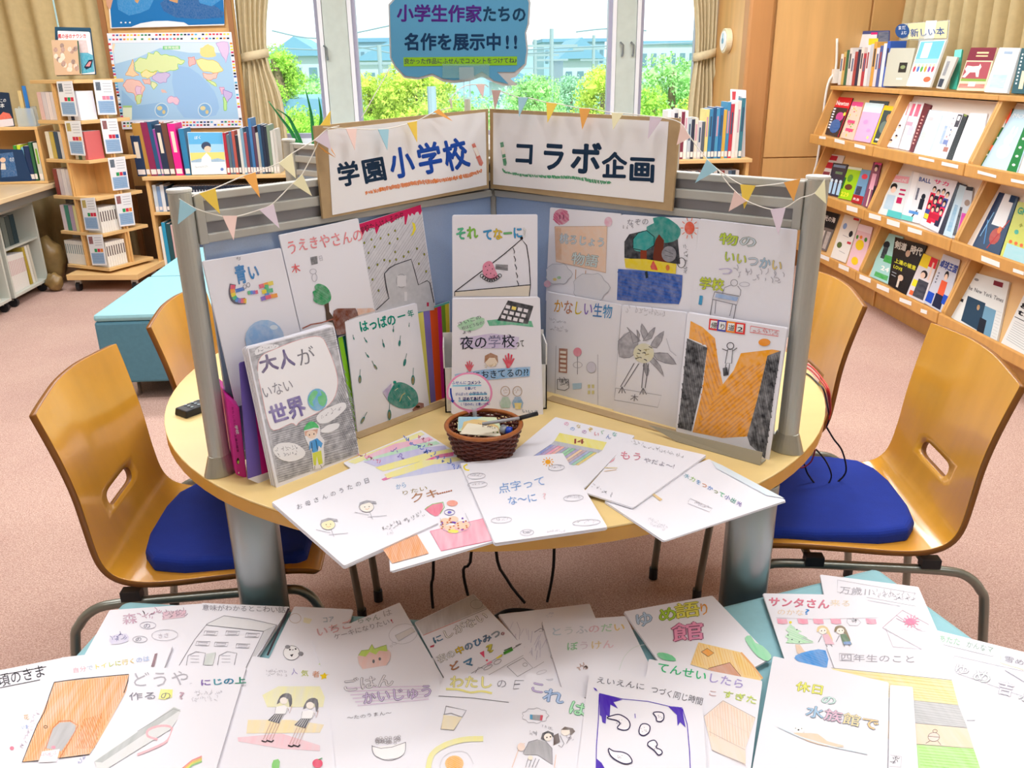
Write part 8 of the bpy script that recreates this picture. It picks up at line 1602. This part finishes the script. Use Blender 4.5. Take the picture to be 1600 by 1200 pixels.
mag('grey slim book leaning among pale books on the rack top', 0, 0, [(1215, 280), (1268, 285), (1200, 447), (1160, 440)], CE, '#c4c4be', lambda R, E, T, L, a: (R('#3a4250', .1, .7, .6, .95), R('#8a8c90', .2, .15, .5, .6, .2)), .012, 'book', TPp(0, 2.62), 'book', .5)
mag('teal edged book leaning behind the dog cover on the rack top', 0, 0, [(1255, 250), (1290, 246), (1300, 300), (1240, 448)][:2] + [(1262, 448), (1225, 444)], CE, '#2f9a84', lambda R, E, T, L, a: R('#7adcc8', 0, 0, 1, .2), .01, 'book', TPp(-.02, 2.64), 'book', .5)
mag('maroon book with a white dog cover on the rack top', 0, 0, [(1335, 238), (1465, 238), (1402, 456), (1262, 452)], CE, '#e2d4b4', lambda R, E, T, L, a: (R('#7c2a3c', 0, 0, 1, .3), R('#a8505a', .03, .33, .95, .72), R('#86a84a', .03, .72, .95, .78), R('#c07a6a', .03, .84, .95, .94, .2), R('#e8d0a0', .3, .1, .75, .14), R('#e8d0a0', .3, .18, .75, .21), a.f('#f0e8dc', [(1305, 345), (1318, 328), (1345, 332), (1375, 330), (1382, 318), (1388, 335), (1378, 350), (1372, 385), (1360, 385), (1358, 362), (1330, 362), (1305, 388), (1290, 385), (1312, 360)]), R('#dfe4e4', .35, .8, .6, .9)), .02, 'book', TPp(0, 2.61, .34), 'book', .45)
mag('pale blue and white book with a soft figure on the rack top', 0, 0, [(1478, 238), (1582, 240), (1512, 466), (1400, 460)], CE, '#dfeaf4', lambda R, E, T, L, a: (E('#e9d4dc', .5, .45, .22, .16, .3), R('#a8cbe8', .15, .6, .8, .9, .5), R('#8aa4c0', .3, .08, .7, .14, .3), E('#b4d4ec', .3, .75, .2, .1, .3)), .016, 'book', TPp(0, 2.60, .34), 'book', .45)
mag('dark teal book with white lettering on its cover at the rack top right', 0, 0, [(1588, 240), (1680, 245), (1640, 470), (1535, 466)], CE, '#17505c', lambda R, E, T, L, a: ([R('#dfe9e8', .1, .12 + i * .08, .18, .16 + i * .08) for i in range(9)], R('#e8dcb4', .3, .5, .5, .9, .1)), .02, 'book', TPp(0, 2.60, .3), 'book', .45)
# acrylic new books sign
r_ = thing('new_books_sign', 'yellow and white new books sign with a blue round tag in clear acrylic', 'sign', (2.76, 4.9, 1.288)); pn = TPp(0, 2.80, .05)
MB().slab(pn.at(S([(985, 118), (1225, 100), (1215, 205), (982, 198)], *CE), -.004), pn.n, .002).build('acrylic_sheet', CLR, r_)
MB().slab(pn.at(S([(1020, 118), (1220, 104), (1212, 190), (1020, 196)], *CE)), pn.n, .001).build('card', mat('#f3e6b4', .5), r_)
a = Art(pn, *CE); a.f('#f6f6f4', [(1110, 104), (1165, 102), (1150, 190), (1100, 195)], .1).c('#1f4f8c', 992, 155, 36, 36).t('まだ', 970, 148, 1010, 145, 22, '#e9f0f6', 1).t('よむ', 985, 172, 1015, 170, 20, '#e9f0f6', 1).t('新しい本', 1032, 182, 1205, 172, 44, '#2f5a9c', 1); a.build(r_, 'lettering')
q = pn.at(S([(1100, 200)], *CE))[0]
MB().box(q[0] - .02, q[0] + .03, q[1] - .10, q[1] + .06, 1.288, 1.292).box(q[0] + .0, q[0] + .004, q[1] - .10, q[1] + .06, 1.29, q[2] + .03).build('acrylic_stand', CLR, r_)
# pale shelf unit beginning at the right picture edge
r_ = thing('white_rack', 'white wire rack with a pale tray cut by the right picture edge', 'rack', (2.78, 3.72, 1.288))
MB().box(2.70, 2.95, 3.45, 3.80, 1.52, 1.545).build('tray', mat('#dfece4', .5), r_, bevel=.004)
for y_ in (3.50, 3.76): MB().box(2.90, 2.92, y_, y_ + .02, 1.288, 1.52).build('post', mat('#5f9a9c', .5), r_)
for i in range(7): MB().tube([(2.92, 3.47 + i * .045, 1.545), (2.92, 3.47 + i * .045, 1.80)], .004, 6).build('wire', mat('#9aa09a', .4, metal=.5), r_)
MB().box(2.698, 2.70, 3.70, 3.76, 1.524, 1.542).build('green_tag', mat('#b4e61e', .6), r_)
# white cable down the wooden panel at the rack end
P_ = [(1306, 108), (1296, 125), (1290, 150), (1284, 200), (1277, 250), (1270, 280)]
cable('white cable running down beside the left end of the magazine rack', [tuple(atv(x_, y_, 6.01)) for x_, y_ in [(1308, 60)] + P_ + [(1268, 330)]], .009, '#efece4', 4)
MB().box(*[f(atv(1306, 120, 6.0)[0]) for f in (lambda x: x - .02, lambda x: x + .03)], 5.99, 6.03, atv(1306, 130, 6.0)[2], atv(1306, 108, 6.0)[2]).build('outlet_box', mat('#efeae0', .5), None, label='white cable outlet box on the wooden panel behind the rack books', cat='outlet')
